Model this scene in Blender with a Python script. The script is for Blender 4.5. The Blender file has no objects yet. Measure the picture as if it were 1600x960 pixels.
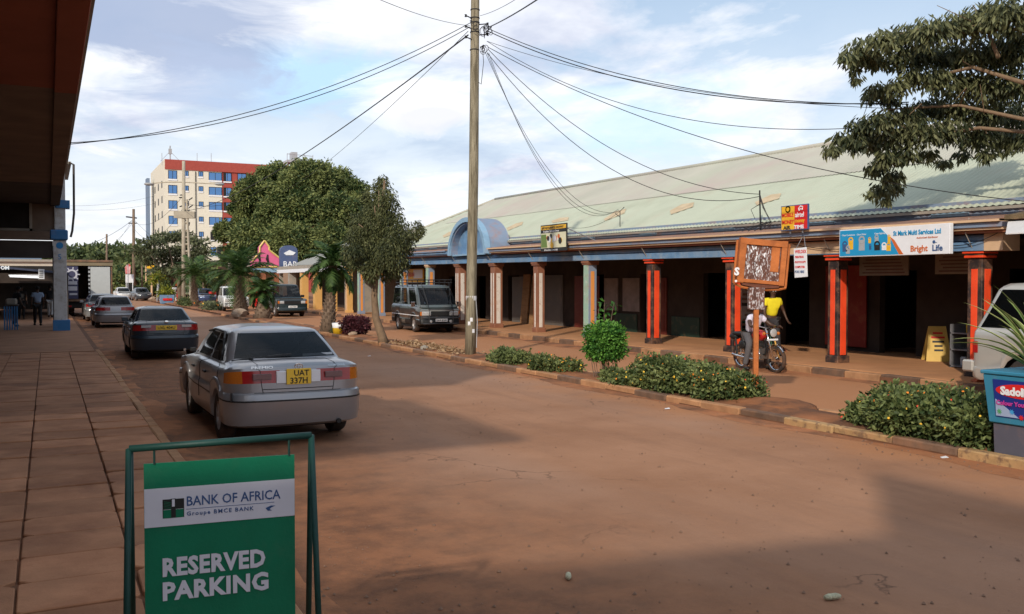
import bpy, bmesh, math, random
import numpy as np
from mathutils import Vector, Matrix
random.seed(7); np.random.seed(7)
R = math.radians
scene = bpy.context.scene
COL = scene.collection

# ------------------------------------------------------------------ camera
cam = bpy.data.cameras.new('camera'); cam.sensor_width = 36; cam.lens = 36*1450/1600
cam.clip_start = .05; cam.clip_end = 9000
co = bpy.data.objects.new('camera', cam); COL.objects.link(co)
co.location = (0, 0, 2.05)
co.rotation_euler = (R(90)-math.atan(39/1450), 0, -math.atan(725/1450))
scene.camera = co

# ------------------------------------------------------------------ world
w = bpy.data.worlds.new('World'); scene.world = w; w.use_nodes = True
nt = w.node_tree; N = nt.nodes; L = nt.links
for n in list(N): N.remove(n)
SUN_EL, SUN_AZ = R(28), R(225)          # sun stands behind the camera to the left
out = N.new('ShaderNodeOutputWorld'); bg = N.new('ShaderNodeBackground'); bg.inputs[1].default_value = .108
sky = N.new('ShaderNodeTexSky'); sky.sky_type = 'NISHITA'; sky.sun_disc = False
sky.sun_elevation = SUN_EL; sky.sun_rotation = SUN_AZ; sky.air_density = 1.0; sky.dust_density = 1.2; sky.ozone_density = 1.2
tc = N.new('ShaderNodeTexCoord'); sep = N.new('ShaderNodeSeparateXYZ'); L.new(tc.outputs['Generated'], sep.inputs[0])
def wm(op, a, b=None, clamp=False):
    m = N.new('ShaderNodeMath'); m.operation = op; m.use_clamp = clamp
    for i, v in enumerate((a, b)):
        if v is None: continue
        if isinstance(v, (int, float)): m.inputs[i].default_value = v
        else: L.new(v, m.inputs[i])
    return m.outputs[0]
zc = wm('MAXIMUM', sep.outputs[2], 0.0); zz = wm('ADD', zc, .16)
ux = wm('DIVIDE', sep.outputs[0], zz); uy = wm('DIVIDE', sep.outputs[1], zz)
cmb = N.new('ShaderNodeCombineXYZ'); L.new(ux, cmb.inputs[0]); L.new(uy, cmb.inputs[1])
def wnoise(vec, scale, det, rough, off, dist=0.0, stretch=(1, 1, 1)):
    mp = N.new('ShaderNodeMapping'); mp.inputs['Location'].default_value = off; mp.inputs['Scale'].default_value = stretch
    L.new(vec, mp.inputs[0]); n = N.new('ShaderNodeTexNoise'); n.inputs['Scale'].default_value = scale
    n.inputs['Detail'].default_value = det; n.inputs['Roughness'].default_value = rough; n.inputs['Distortion'].default_value = dist
    L.new(mp.outputs[0], n.inputs['Vector']); return n.outputs[0]
def wramp(fac, stops):
    r = N.new('ShaderNodeValToRGB'); e = r.color_ramp.elements
    while len(e) < len(stops): e.new(.5)
    for k, (p, c) in enumerate(stops): e[k].position = p; e[k].color = (c[0], c[1], c[2], 1)
    L.new(fac, r.inputs[0]); return r.outputs[0]
n1 = wnoise(cmb.outputs[0], .75, 8, .58, (3.1, 7.4, 1.0), .6, (1, .8, 1))
n2 = wnoise(cmb.outputs[0], 1.5, 6, .6, (9.2, 1.3, 4.0), .3)
cover = wramp(n1, [(.47, (0, 0, 0)), (.58, (1, 1, 1))])
dens = wramp(n2, [(.42, (9.6, 9.6, 9.8)), (.54, (8.3, 8.5, 9.2)), (.72, (4.6, 5.1, 6.8))])
tint = N.new('ShaderNodeMix'); tint.data_type = 'RGBA'; tint.inputs['Factor'].default_value = .42
L.new(sky.outputs[0], tint.inputs['A']); tint.inputs['B'].default_value = (5.4, 7.2, 9.2, 1)
def bank(cx, cy, rad, amt, nz):
    dx = wm('SUBTRACT', ux, cx); dy = wm('SUBTRACT', uy, cy); d = wm('SQRT', wm('ADD', wm('MULTIPLY', dx, dx), wm('MULTIPLY', dy, dy)))
    d = wm('ADD', wm('DIVIDE', d, rad), wm('MULTIPLY', wm('SUBTRACT', nz, .5), amt)); return wramp(d, [(.45, (1, 1, 1)), (1.0, (0, 0, 0))])
hz = wramp(zc, [(0.0, (1, 1, 1)), (.05, (.9, .9, .9)), (.17, (.42, .42, .42)), (.34, (.0, .0, .0))])
cf = wm('MAXIMUM', cover, hz)
cf = wm('MULTIPLY', cf, .93)
mx = N.new('ShaderNodeMix'); mx.data_type = 'RGBA'; L.new(cf, mx.inputs['Factor']); L.new(tint.outputs['Result'], mx.inputs['A']); L.new(dens, mx.inputs['B'])
def over(prev, fac, col, k):
    q = N.new('ShaderNodeMix'); q.data_type = 'RGBA'; L.new(wm('MULTIPLY', fac, k), q.inputs['Factor']); L.new(prev, q.inputs['A']); q.inputs['B'].default_value = (*col, 1); return q.outputs['Result']
n3 = wnoise(cmb.outputs[0], 2.6, 7, .62, (2.2, 5.1, 0), .6)
bl = tuple(c for c in (5.0, 7.4, 9.9)); res = mx.outputs['Result']
res = over(res, bank(.66, 2.62, .36, 2.6, n3), bl, .9); res = over(res, bank(1.75, 2.5, .42, 2.4, n3), (6.2, 8.3, 10.0), .75)
res = over(res, bank(.2, 2.36, .42, 2.8, n3), (3.7, 4.5, 6.3), .9); res = over(res, bank(.42, 2.72, .26, 2.8, n3), (4.6, 5.4, 7.2), .7)
res = over(res, bank(1.02, 2.62, .3, 2.2, n3), (9.9, 9.9, 10.1), .9); res = over(res, bank(1.1, 2.75, .16, 2.4, n3), (7.3, 7.4, 8.9), .6)
L.new(res, bg.inputs[0]); L.new(bg.outputs[0], out.inputs[0])

# ------------------------------------------------------------------ sun
sd = bpy.data.lights.new('sun', 'SUN'); sd.energy = 3.2; sd.angle = R(1.6); sd.color = (1, .9, .76)
so = bpy.data.objects.new('sun', sd); COL.objects.link(so)
ld = Vector((math.cos(SUN_EL)*math.sin(R(45)), math.cos(SUN_EL)*math.cos(R(45)), -math.sin(SUN_EL)))
so.rotation_euler = ld.to_track_quat('-Z', 'Y').to_euler(); so.location = (-20, -20, 30)
vs = scene.view_settings; vs.view_transform = 'Standard'; vs.look = 'None'; vs.exposure = 0.12; vs.gamma = 1; vs.use_curve_mapping = False

# ------------------------------------------------------------------ materials
MATS = {}
def mat(name, col, rough=.8, var=.15, scale=6, bump=0.0, bscale=40, dust=0.0, dcol=(.32, .15, .075), metal=0, spec=.3, coat=0, rnd=0.0, dscale=3.0, emit=0, col2=None, c2scale=1.0, c2pos=(.45, .6), trans=0, stretch=None, coord='pos'):
    if name in MATS: return MATS[name]
    m = bpy.data.materials.new(name); m.use_nodes = True; t = m.node_tree; n = t.nodes; l = t.links
    b = n['Principled BSDF']; b.inputs['Roughness'].default_value = rough; b.inputs['Metallic'].default_value = metal
    b.inputs['Specular IOR Level'].default_value = spec; b.inputs['Coat Weight'].default_value = coat; b.inputs['Coat Roughness'].default_value = .08
    if coord == 'pos':
        g = n.new('ShaderNodeNewGeometry'); pos = g.outputs['Position']
    else:
        g = n.new('ShaderNodeTexCoord'); pos = g.outputs['Object']
    if stretch:
        mp = n.new('ShaderNodeMapping'); mp.inputs['Scale'].default_value = stretch; l.new(pos, mp.inputs[0]); pos = mp.outputs[0]
    def noise(s, d=5, ro=.6):
        q = n.new('ShaderNodeTexNoise'); q.inputs['Scale'].default_value = s; q.inputs['Detail'].default_value = d; q.inputs['Roughness'].default_value = ro
        l.new(pos, q.inputs['Vector']); return q.outputs[0]
    def ramp(f, stops):
        r = n.new('ShaderNodeValToRGB'); e = r.color_ramp.elements
        for k, (p, c) in enumerate(stops): e[k].position = p; e[k].color = (*c, 1)
        l.new(f, r.inputs[0]); return r.outputs[0]
    def mix(f, a, bb, bt='MIX'):
        q = n.new('ShaderNodeMix'); q.data_type = 'RGBA'; q.blend_type = bt
        if isinstance(f, (int, float)): q.inputs['Factor'].default_value = f
        else: l.new(f, q.inputs['Factor'])
        for k, v in (('A', a), ('B', bb)):
            if isinstance(v, tuple): q.inputs[k].default_value = (*v[:3], 1)
            else: l.new(v, q.inputs[k])
        return q.outputs['Result']
    lo = tuple(max(0, c*(1-var)) for c in col); hi = tuple(min(1, c*(1+var)) for c in col)
    c = ramp(noise(scale), [(.3, lo), (.7, hi)])
    if col2: c = mix(ramp(noise(c2scale, 6, .62), [(c2pos[0], (0, 0, 0)), (c2pos[1], (1, 1, 1))]), c, col2)
    if dust: c = mix(ramp(noise(dscale, 7, .65), [(.62-.35*dust, (0, 0, 0)), (.85-.3*dust, (min(1, dust*1.5),)*3)]), c, dcol)
    if rnd:
        oi = n.new('ShaderNodeObjectInfo'); mr = n.new('ShaderNodeMapRange'); mr.inputs[3].default_value = 1-rnd; mr.inputs[4].default_value = 1+rnd
        l.new(oi.outputs['Random'], mr.inputs[0])
        hs = n.new('ShaderNodeHueSaturation'); l.new(mr.outputs[0], hs.inputs['Value']); l.new(c, hs.inputs['Color']); c = hs.outputs[0]
    l.new(c, b.inputs['Base Color'])
    if bump:
        bp = n.new('ShaderNodeBump'); bp.inputs['Strength'].default_value = bump; bp.inputs['Distance'].default_value = .02
        l.new(noise(bscale, 6, .7), bp.inputs['Height']); l.new(bp.outputs[0], b.inputs['Normal'])
    if emit:
        b.inputs['Emission Color'].default_value = (*col, 1); b.inputs['Emission Strength'].default_value = emit
    if trans: b.inputs['Transmission Weight'].default_value = trans
    MATS[name] = m; return m
def paint(name, col, rough=.55, **k):
    k.setdefault('var', .08); k.setdefault('scale', 3); k.setdefault('dust', .25); k.setdefault('bump', .1); k.setdefault('bscale', 25)
    return mat(name, col, rough, **k)
def plain(name, col, rough=.6, **k):
    k.setdefault('var', .04); return mat(name, col, rough, **k)
def leafmat(name, c1, c2, scale=1.2, trans=.25, rough=.55):
    if name in MATS: return MATS[name]
    m = bpy.data.materials.new(name); m.use_nodes = True; t = m.node_tree; n = t.nodes; l = t.links
    b = n['Principled BSDF']; b.inputs['Roughness'].default_value = rough; b.inputs['Specular IOR Level'].default_value = .25
    g = n.new('ShaderNodeNewGeometry')
    q = n.new('ShaderNodeTexNoise'); q.inputs['Scale'].default_value = scale; q.inputs['Detail'].default_value = 4; l.new(g.outputs['Position'], q.inputs['Vector'])
    a = n.new('ShaderNodeMath'); a.operation = 'MULTIPLY_ADD'; l.new(g.outputs['Random Per Island'], a.inputs[0]); a.inputs[1].default_value = .5; a.inputs[2].default_value = -.25
    s = n.new('ShaderNodeMath'); s.operation = 'ADD'; l.new(a.outputs[0], s.inputs[0]); l.new(q.outputs[0], s.inputs[1])
    r = n.new('ShaderNodeValToRGB'); r.color_ramp.elements[0].position = .3; r.color_ramp.elements[0].color = (*c1, 1); r.color_ramp.elements[1].position = .72; r.color_ramp.elements[1].color = (*c2, 1)
    l.new(s.outputs[0], r.inputs[0]); l.new(r.outputs[0], b.inputs['Base Color'])
    tr = n.new('ShaderNodeBsdfTranslucent'); l.new(r.outputs[0], tr.inputs[0]); mx = n.new('ShaderNodeMixShader'); mx.inputs[0].default_value = trans
    l.new(b.outputs[0], mx.inputs[1]); l.new(tr.outputs[0], mx.inputs[2]); l.new(mx.outputs[0], n['Material Output'].inputs[0])
    MATS[name] = m; return m

# ------------------------------------------------------------------ mesh helpers
class MB:
    def __init__(s): s.v = []; s.f = []
    def add(s, vs, fs):
        o = len(s.v); s.v += [tuple(p) for p in vs]; s.f += [tuple(i+o for i in f) for f in fs]; return s
    def box(s, x0, x1, y0, y1, z0, z1):
        return s.add([(x0,y0,z0),(x1,y0,z0),(x1,y1,z0),(x0,y1,z0),(x0,y0,z1),(x1,y0,z1),(x1,y1,z1),(x0,y1,z1)],
                     [(0,3,2,1),(4,5,6,7),(0,1,5,4),(1,2,6,5),(2,3,7,6),(3,0,4,7)])
    def obox(s, c, ax, ay, az):      # oriented box, half vectors
        c, ax, ay, az = map(Vector, (c, ax, ay, az)); p = []
        for k in (-1, 1):
            for (i, j) in ((-1,-1),(1,-1),(1,1),(-1,1)): p.append(c+ax*i+ay*j+az*k)
        return s.add(p, [(0,3,2,1),(4,5,6,7),(0,1,5,4),(1,2,6,5),(2,3,7,6),(3,0,4,7)])
    def tube(s, pts, r, n=6, cap=True):
        pts = [Vector(p) for p in pts]; rs = r if isinstance(r, (list, tuple)) else [r]*len(pts)
        o = len(s.v); prev = None
        for i, p in enumerate(pts):
            d = (pts[min(i+1, len(pts)-1)]-pts[max(i-1, 0)])
            if d.length < 1e-9: d = Vector((0, 0, 1))
            d.normalize()
            if prev is None:
                a = Vector((0, 0, 1)) if abs(d.z) < .9 else Vector((1, 0, 0)); u = d.cross(a).normalized()
            else:
                u = (prev-d*prev.dot(d)); u = u.normalized() if u.length > 1e-6 else d.orthogonal().normalized()
            prev = u; v = d.cross(u)
            for k in range(n):
                t = 2*math.pi*k/n; s.v.append(tuple(p+(u*math.cos(t)+v*math.sin(t))*rs[i]))
        for i in range(len(pts)-1):
            for k in range(n):
                a = o+i*n+k; b = o+i*n+(k+1) % n; s.f.append((a, b, b+n, a+n))
        if cap:
            s.f.append(tuple(o+k for k in range(n))[::-1]); e = o+(len(pts)-1)*n; s.f.append(tuple(e+k for k in range(n)))
        return s
    def lathe(s, prof, c, axis='z', n=20):   # prof: list of (r, h)
        o = len(s.v); c = Vector(c)
        for (r, h) in prof:
            for k in range(n):
                t = 2*math.pi*k/n; a, b = r*math.cos(t), r*math.sin(t)
                p = {'z': (a, b, h), 'x': (h, a, b), 'y': (b, h, a)}[axis]; s.v.append(tuple(c+Vector(p)))
        for i in range(len(prof)-1):
            for k in range(n):
                a = o+i*n+k; b = o+i*n+(k+1) % n; s.f.append((a, b, b+n, a+n))
        return s
    def poly(s, pts, thick=None):    # planar polygon, optional extrusion vector
        n = len(pts)
        if thick is None: return s.add(pts, [tuple(range(n))])
        t = Vector(thick); top = [Vector(p)+t for p in pts]
        return s.add(list(pts)+top, [tuple(range(n))[::-1], tuple(range(n, 2*n))]+[(i, (i+1) % n, n+(i+1) % n, n+i) for i in range(n)])
    def ball(s, c, r, n=8, m=6, sc=(1, 1, 1)):
        pr = [(max(1e-4, r*math.sin(math.pi*i/m)), -r*math.cos(math.pi*i/m)) for i in range(m+1)]
        o = len(s.v); s.lathe(pr, (0, 0, 0), 'z', n)
        for i in range(o, len(s.v)): v = s.v[i]; s.v[i] = (c[0]+v[0]*sc[0], c[1]+v[1]*sc[1], c[2]+v[2]*sc[2])
        return s
    def build(s, name, m, parent=None, smooth=False, world=False, bevel=0):
        off = Vector((0, 0, 0))
        if world and parent is not None: off = parent.location+(parent.parent.location if parent.parent else Vector((0, 0, 0)))
        me = bpy.data.meshes.new(name)
        vv = [(a-off.x, b-off.y, c-off.z) for a, b, c in s.v] if world else s.v
        me.from_pydata(vv, [], s.f); me.validate()
        bm = bmesh.new(); bm.from_mesh(me); bmesh.ops.recalc_face_normals(bm, faces=bm.faces)
        if bevel: bmesh.ops.bevel(bm, geom=list(bm.edges), offset=bevel, segments=1, affect='EDGES', clamp_overlap=True)
        bm.to_mesh(me); bm.free()
        me.materials.append(m)
        if smooth: me.polygons.foreach_set('use_smooth', [True]*len(me.polygons))
        o = bpy.data.objects.new(name, me); COL.objects.link(o)
        if parent is not None: o.parent = parent
        return o
def tag(o, label=None, cat=None, group=None, kind=None):
    if label: o['label'] = label
    if cat: o['category'] = cat
    if group: o['group'] = group
    if kind: o['kind'] = kind
    return o
def thing(name, label, cat, loc=(0, 0, 0), rz=0, group=None):
    o = bpy.data.objects.new(name, None); o.empty_display_size = .3; COL.objects.link(o); o.location = loc; o.rotation_euler = (0, 0, rz)
    return tag(o, label, cat, group)
def copy_tree(o, parent=None):
    c = o.copy(); COL.objects.link(c)
    if parent is not None: c.parent = parent
    for ch in list(KIDS.get(o.name, [])) or [x for x in o.children]: copy_tree(ch, c)
    return c
KIDS = {}
def inst(src, name, loc, parent=None, rz=0, scale=None):
    o = bpy.data.objects.new(name, src.data); COL.objects.link(o); o.location = loc; o.rotation_euler = (0, 0, rz)
    if scale: o.scale = scale
    if parent is not None: o.parent = parent
    return o
def text(body, size, loc, right, up, m, parent=None, name='lettering', align='LEFT', bold=0.0, sx=1.0, spacing=1.0, world=True, depth=.002):
    cu = bpy.data.curves.new(name, 'FONT'); cu.body = body; cu.size = size; cu.align_x = align; cu.extrude = depth; cu.offset = bold
    cu.resolution_u = 2; cu.space_character = spacing; cu.space_line = .85
    o = bpy.data.objects.new(name, cu); me = bpy.data.meshes.new_from_object(o); bpy.data.objects.remove(o); bpy.data.curves.remove(cu)
    r = Vector(right).normalized(); u = Vector(up).normalized(); nn = r.cross(u).normalized(); u = nn.cross(r)
    M = Matrix(((r.x*sx, u.x, nn.x, loc[0]), (r.y*sx, u.y, nn.y, loc[1]), (r.z*sx, u.z, nn.z, loc[2]), (0, 0, 0, 1)))
    me.transform(M)
    if world and parent is not None:
        off = parent.location+(parent.parent.location if parent.parent else Vector((0, 0, 0))); me.transform(Matrix.Translation(-off))
    me.materials.clear(); me.materials.append(m)
    ob = bpy.data.objects.new(name, me); COL.objects.link(ob)
    if parent is not None: ob.parent = parent
    return ob
def npmesh(name, V, F, m, parent=None, mats=None, mi=None, smooth=False):
    me = bpy.data.meshes.new(name); V = np.asarray(V, np.float32); F = np.asarray(F, np.int32); k = F.shape[1]
    me.vertices.add(len(V)); me.vertices.foreach_set('co', V.ravel()); me.loops.add(F.size); me.loops.foreach_set('vertex_index', F.ravel())
    me.polygons.add(len(F)); me.polygons.foreach_set('loop_start', np.arange(0, F.size, k, dtype=np.int32)); me.polygons.foreach_set('loop_total', np.full(len(F), k, np.int32))
    for q in (mats or [m]): me.materials.append(q)
    if mi is not None: me.polygons.foreach_set('material_index', np.asarray(mi, np.int32))
    if smooth: me.polygons.foreach_set('use_smooth', np.ones(len(F), bool))
    me.update(calc_edges=True); me.validate()
    o = bpy.data.objects.new(name, me); COL.objects.link(o)
    if parent is not None: o.parent = parent
    return o
rng = np.random.default_rng(5)
def leaves(C, length, width, droop=.3, outdir=None, jitter=.35):
    """one folded leaf (two quads sharing the midrib) at every row of C"""
    n = len(C); d = rng.normal(size=(n, 3)) if outdir is None else outdir+rng.normal(size=(n, 3))*jitter*2
    d /= np.linalg.norm(d, axis=1)[:, None]+1e-9; d[:, 2] -= droop; d /= np.linalg.norm(d, axis=1)[:, None]+1e-9
    s = np.cross(d, rng.normal(size=(n, 3))); s /= np.linalg.norm(s, axis=1)[:, None]+1e-9
    nn = np.cross(s, d); ln = length*(.6+.8*rng.random(n))[:, None]; wd = width*(.6+.8*rng.random(n))[:, None]
    a = C; b = C+d*ln*.55+s*wd*.5-nn*wd*.12; c = C+d*ln; e = C+d*ln*.55-s*wd*.5-nn*wd*.12; mid = C+d*ln*.5+nn*wd*.1
    V = np.stack([a, b, c, e, mid], 1).reshape(-1, 3); o = (np.arange(n)*5)[:, None]
    F = np.concatenate([o+np.array([[0, 1, 4]]), o+np.array([[1, 2, 4]]), o+np.array([[2, 3, 4]]), o+np.array([[3, 0, 4]])], 0)
    return V, F

# ------------------------------------------------------------------ palette
m_road = mat('dusty_asphalt', (.3, .155, .09), .88, .14, 1.1, bump=.35, bscale=55, dust=.5, dcol=(.27, .135, .07), dscale=.55, col2=(.15, .105, .085), c2scale=.22, c2pos=(.5, .68), spec=.2)
def roadmat():
    m = bpy.data.materials.new('dusty_worn_asphalt'); m.use_nodes = True; t = m.node_tree; n = t.nodes; l = t.links; b = n['Principled BSDF']; b.inputs['Roughness'].default_value = .9; b.inputs['Specular IOR Level'].default_value = .15
    g = n.new('ShaderNodeNewGeometry'); sp = n.new('ShaderNodeSeparateXYZ'); l.new(g.outputs['Position'], sp.inputs[0])
    def noise(s, d=6, ro=.62, st=None, ty='noise'):
        v = g.outputs['Position']
        if st: mp = n.new('ShaderNodeMapping'); mp.inputs['Scale'].default_value = st; l.new(v, mp.inputs[0]); v = mp.outputs[0]
        q = n.new('ShaderNodeTexNoise'); q.inputs['Scale'].default_value = s; q.inputs['Detail'].default_value = d; q.inputs['Roughness'].default_value = ro; l.new(v, q.inputs[0]); return q.outputs[0]
    def ramp(f, st):
        q = n.new('ShaderNodeValToRGB'); e = q.color_ramp.elements
        while len(e) < len(st): e.new(.5)
        for k, (p, c) in enumerate(st): e[k].position = p; e[k].color = (*(c if isinstance(c, tuple) else (c, c, c)), 1)
        l.new(f, q.inputs[0]); return q.outputs[0]
    def mix(f, a, c, bt='MIX'):
        q = n.new('ShaderNodeMix'); q.data_type = 'RGBA'; q.blend_type = bt
        if isinstance(f, (int, float)): q.inputs[0].default_value = f
        else: l.new(f, q.inputs[0])
        for k, v in (('A', a), ('B', c)):
            if isinstance(v, tuple): q.inputs[k].default_value = (*v, 1)
            else: l.new(v, q.inputs[k])
        return q.outputs['Result']
    def mth(op, a, c=None):
        q = n.new('ShaderNodeMath'); q.operation = op
        for k, v in enumerate((a, c)):
            if v is None: continue
            if isinstance(v, (int, float)): q.inputs[k].default_value = v
            else: l.new(v, q.inputs[k])
        return q.outputs[0]
    base = ramp(noise(.5, 5), [(.35, (.29, .143, .078)), (.65, (.375, .196, .113))])
    base = mix(ramp(noise(1.3, 7, .7, (1.5, .22, 1)), [(.5, 0.0), (.68, .55)]), base, (.24, .125, .075))
    grey = ramp(noise(.16, 4, .5, (1.6, .5, 1)), [(.46, 0.0), (.62, .6)]); base = mix(grey, base, (.36, .215, .145))
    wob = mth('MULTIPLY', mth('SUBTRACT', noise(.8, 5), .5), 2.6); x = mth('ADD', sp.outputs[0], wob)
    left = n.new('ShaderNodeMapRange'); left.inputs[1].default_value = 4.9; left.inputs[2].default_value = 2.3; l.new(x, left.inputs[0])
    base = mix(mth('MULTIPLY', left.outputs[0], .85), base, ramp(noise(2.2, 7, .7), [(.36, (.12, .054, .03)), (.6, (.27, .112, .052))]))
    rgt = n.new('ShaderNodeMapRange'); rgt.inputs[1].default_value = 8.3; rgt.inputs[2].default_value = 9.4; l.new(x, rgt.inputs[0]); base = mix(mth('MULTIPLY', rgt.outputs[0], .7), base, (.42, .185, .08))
    base = mix(ramp(noise(230, 2, .8), [(.3, .55), (.47, 0.0)]), base, (.07, .045, .035)); base = mix(ramp(noise(170, 2, .8), [(.58, 0.0), (.75, .5)]), base, (.42, .3, .22))
    v = n.new('ShaderNodeTexVoronoi'); v.feature = 'DISTANCE_TO_EDGE'; v.inputs['Scale'].default_value = .42; dv = n.new('ShaderNodeVectorMath'); dv.operation = 'ADD'; qn = n.new('ShaderNodeTexNoise'); qn.inputs['Scale'].default_value = 1.6; qn.inputs['Detail'].default_value = 6; l.new(g.outputs['Position'], qn.inputs[0]); l.new(g.outputs['Position'], dv.inputs[0]); l.new(qn.outputs[1], dv.inputs[1]); l.new(dv.outputs[0], v.inputs['Vector'])
    ck = ramp(v.outputs['Distance'], [(0.0, 1.0), (.006, 0.0)]); ck = mth('MULTIPLY', ck, ramp(noise(.35, 3), [(.55, 0.0), (.62, .7)])); base = mix(ck, base, (.06, .035, .025))
    l.new(base, b.inputs['Base Color'])
    h = mth('ADD', mth('MULTIPLY', noise(140, 3, .8), .35), mth('MULTIPLY', noise(9, 6, .7), 1.2)); bp = n.new('ShaderNodeBump'); bp.inputs['Strength'].default_value = .55; bp.inputs['Distance'].default_value = .015; l.new(h, bp.inputs['Height']); l.new(bp.outputs[0], b.inputs['Normal'])
    return m
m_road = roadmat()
m_soil = mat('red_soil', (.29, .115, .048), .95, .3, 3, bump=.8, bscale=18, col2=(.13, .058, .03), c2scale=1.5)
m_ground = mat('laterite_ground', (.27, .12, .06), .95, .25, .8, bump=.5, bscale=8)
m_edge = mat('worn_road_edge', (.33, .135, .058), .92, .3, 1.6, bump=.7, bscale=22, col2=(.14, .065, .035), c2scale=.9)
m_slab = mat('paving_concrete', (.40, .19, .1), .9, .2, 2.2, bump=.35, bscale=45, dust=.5, dcol=(.26, .105, .05), dscale=1.3, rnd=.22, col2=(.24, .11, .06), c2scale=.8, c2pos=(.54, .66))
m_joint = mat('joint_dirt', (.15, .068, .036), .95, .3, 6, bump=.4)
m_kerb = mat('kerb_concrete', (.38, .2, .1), .9, .25, 4, bump=.4, bscale=30, dust=.4, rnd=.12)
m_kerbdark = mat('kerb_black_paint', (.15, .09, .06), .85, .25, 5, bump=.35, bscale=30, dust=.35, rnd=.2)
m_kerbyel = mat('kerb_faded_yellow', (.42, .26, .12), .85, .25, 6, bump=.4, bscale=30, dust=.4, col2=(.2, .12, .07), c2scale=9, c2pos=(.5, .62))
m_walk = mat('walkway_screed', (.44, .21, .095), .9, .14, 1.2, bump=.2, bscale=30, dust=.4, dcol=(.3, .145, .07), dscale=.8)
m_conc = mat('weathered_concrete', (.3, .27, .23), .9, .2, 3, bump=.3, dust=.3)

# ------------------------------------------------------------------ ground, roads, pavements
def struct(o): o['kind'] = 'structure'; return o
struct(MB().box(-1500, 2500, -600, 3500, -1.2, -.02).build('ground', m_ground))
def sheet(name, x0, x1, y0, y1, z, m, nx=1, ny=1, amp=0):
    xs = np.linspace(x0, x1, nx+1); ys = np.linspace(y0, y1, ny+1); V = []
    for y in ys:
        for x in xs: V.append((x, y, z+(random.uniform(-amp, amp) if amp else 0)))
    F = [(j*(nx+1)+i, j*(nx+1)+i+1, (j+1)*(nx+1)+i+1, (j+1)*(nx+1)+i) for j in range(ny) for i in range(nx)]
    return struct(npmesh(name, V, F, m, smooth=True))
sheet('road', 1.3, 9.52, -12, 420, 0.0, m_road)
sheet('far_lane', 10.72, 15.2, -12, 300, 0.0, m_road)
# broken, dirt covered edge of the asphalt along the left kerb
V = []; F = []; ys = np.arange(-6, 60, .35)
for k, y in enumerate(ys):
    xe = 1.62+.1*math.sin(y*.9)+.08*math.sin(y*2.3+1)+random.uniform(-.05, .05)
    V += [(1.28, y, .004), (1.28+(xe-1.28)*.5, y, .012+random.uniform(0, .012)), (xe, y, .0022)]
for k in range(len(ys)-1):
    a = 3*k; F += [(a, a+1, a+4, a+3), (a+1, a+2, a+5, a+4)]
struct(npmesh('dirt_shoulder', V, F, m_edge, smooth=True))
V = []; F = []; ys = np.arange(3, 62, .4)
for k, y in enumerate(ys):
    xe = 9.5-.28-.16*math.sin(y*1.3)-random.uniform(0, .12)
    V += [(9.52, y, .016), (xe, y, .0022)]
for k in range(len(ys)-1): a = 2*k; F.append((a, a+1, a+3, a+2))
struct(npmesh('dirt_drift', V, F, m_edge, smooth=True))
V = []; F = []
for k, y in enumerate(ys):
    xe = 15.22-.5-.25*math.sin(y*.8)-random.uniform(0, .2)
    V += [(15.22, y, .02), (xe, y, .0022)]
for k in range(len(ys)-1): a = 2*k; F.append((a, a+1, a+3, a+2))
struct(npmesh('gutter_dirt', V, F, m_edge, smooth=True))

# median: mounded soil between two kerbs
V = []; F = []; ys = np.arange(0, 140, .3); nx = 8
for y in ys:
    for i in range(nx+1):
        u = i/nx; V.append((9.6+1.02*u, y, .07+.06*math.sin(math.pi*u)+random.uniform(-.012, .02)))
for j in range(len(ys)-1):
    for i in range(nx): a = j*(nx+1)+i; F.append((a, a+1, a+nx+2, a+nx+1))
med = struct(npmesh('median', V, F, m_soil, smooth=True))
def kerbstone(name, m, w, h, ln, bev=.018):
    o = MB().box(-w/2, w/2, -ln/2, ln/2, -.05, h).build(name, m, bevel=bev); return o
def kerb(xc, w, h, y0, y1, ln, mats, owner, pick):
    protos = {}; y = y0; k = 0
    while y < y1:
        key = pick(k, y); m = mats[key]
        loc = (xc+random.uniform(-.012, .012), y+ln/2, random.uniform(-.012, .006)); rz = random.uniform(-.012, .012)
        if key not in protos:
            p = kerbstone('kerb_stone', m, w, h, ln-.014); p.parent = owner; p.location = loc; p.rotation_euler = (random.uniform(-.01, .01), random.uniform(-.02, .02), rz); protos[key] = p
        else:
            o = inst(protos[key], 'kerb_stone', loc, owner, rz)
        y += ln; k += 1
kn = struct(MB().box(9.44, 9.58, 0, 140, -.06, .03).build('median_kerb', m_joint))
kerb(9.52, .17, .12, 3.5, 58, .95, {'a': m_kerb, 'd': m_kerbdark, 'y': m_kerbyel}, kn, lambda k, y: 'd' if (k % 3 == 1) else ('y' if y < 11 and k % 3 != 1 else 'a'))
kf2 = struct(MB().box(10.62, 10.76, 0, 140, -.06, .03).build('median_back_kerb', m_joint))
kerb(10.7, .14, .085, 5, 50, .95, {'a': m_kerb, 'd': m_kerbdark}, kf2, lambda k, y: 'd' if random.random() < .25 else 'a')
kf = struct(MB().box(15.18, 15.34, 2, 110, -.06, .12).build('arcade_kerb', m_joint))
kerb(15.27, .2, .17, 5, 62, .95, {'a': m_kerb, 'd': m_kerbdark}, kf, lambda k, y: 'd' if k % 2 == 0 else 'a')
struct(MB().box(15.36, 20.4, 11.35, 110, -.05, .18).build('arcade_pavement', m_walk, bevel=.01))
struct(MB().box(15.36, 24, -6, 11.3, -.05, .1).build('side_pavement', mat('side_dirt', (.22, .11, .06), .95, .25, 2, bump=.5, bscale=15), bevel=.01))

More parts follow.
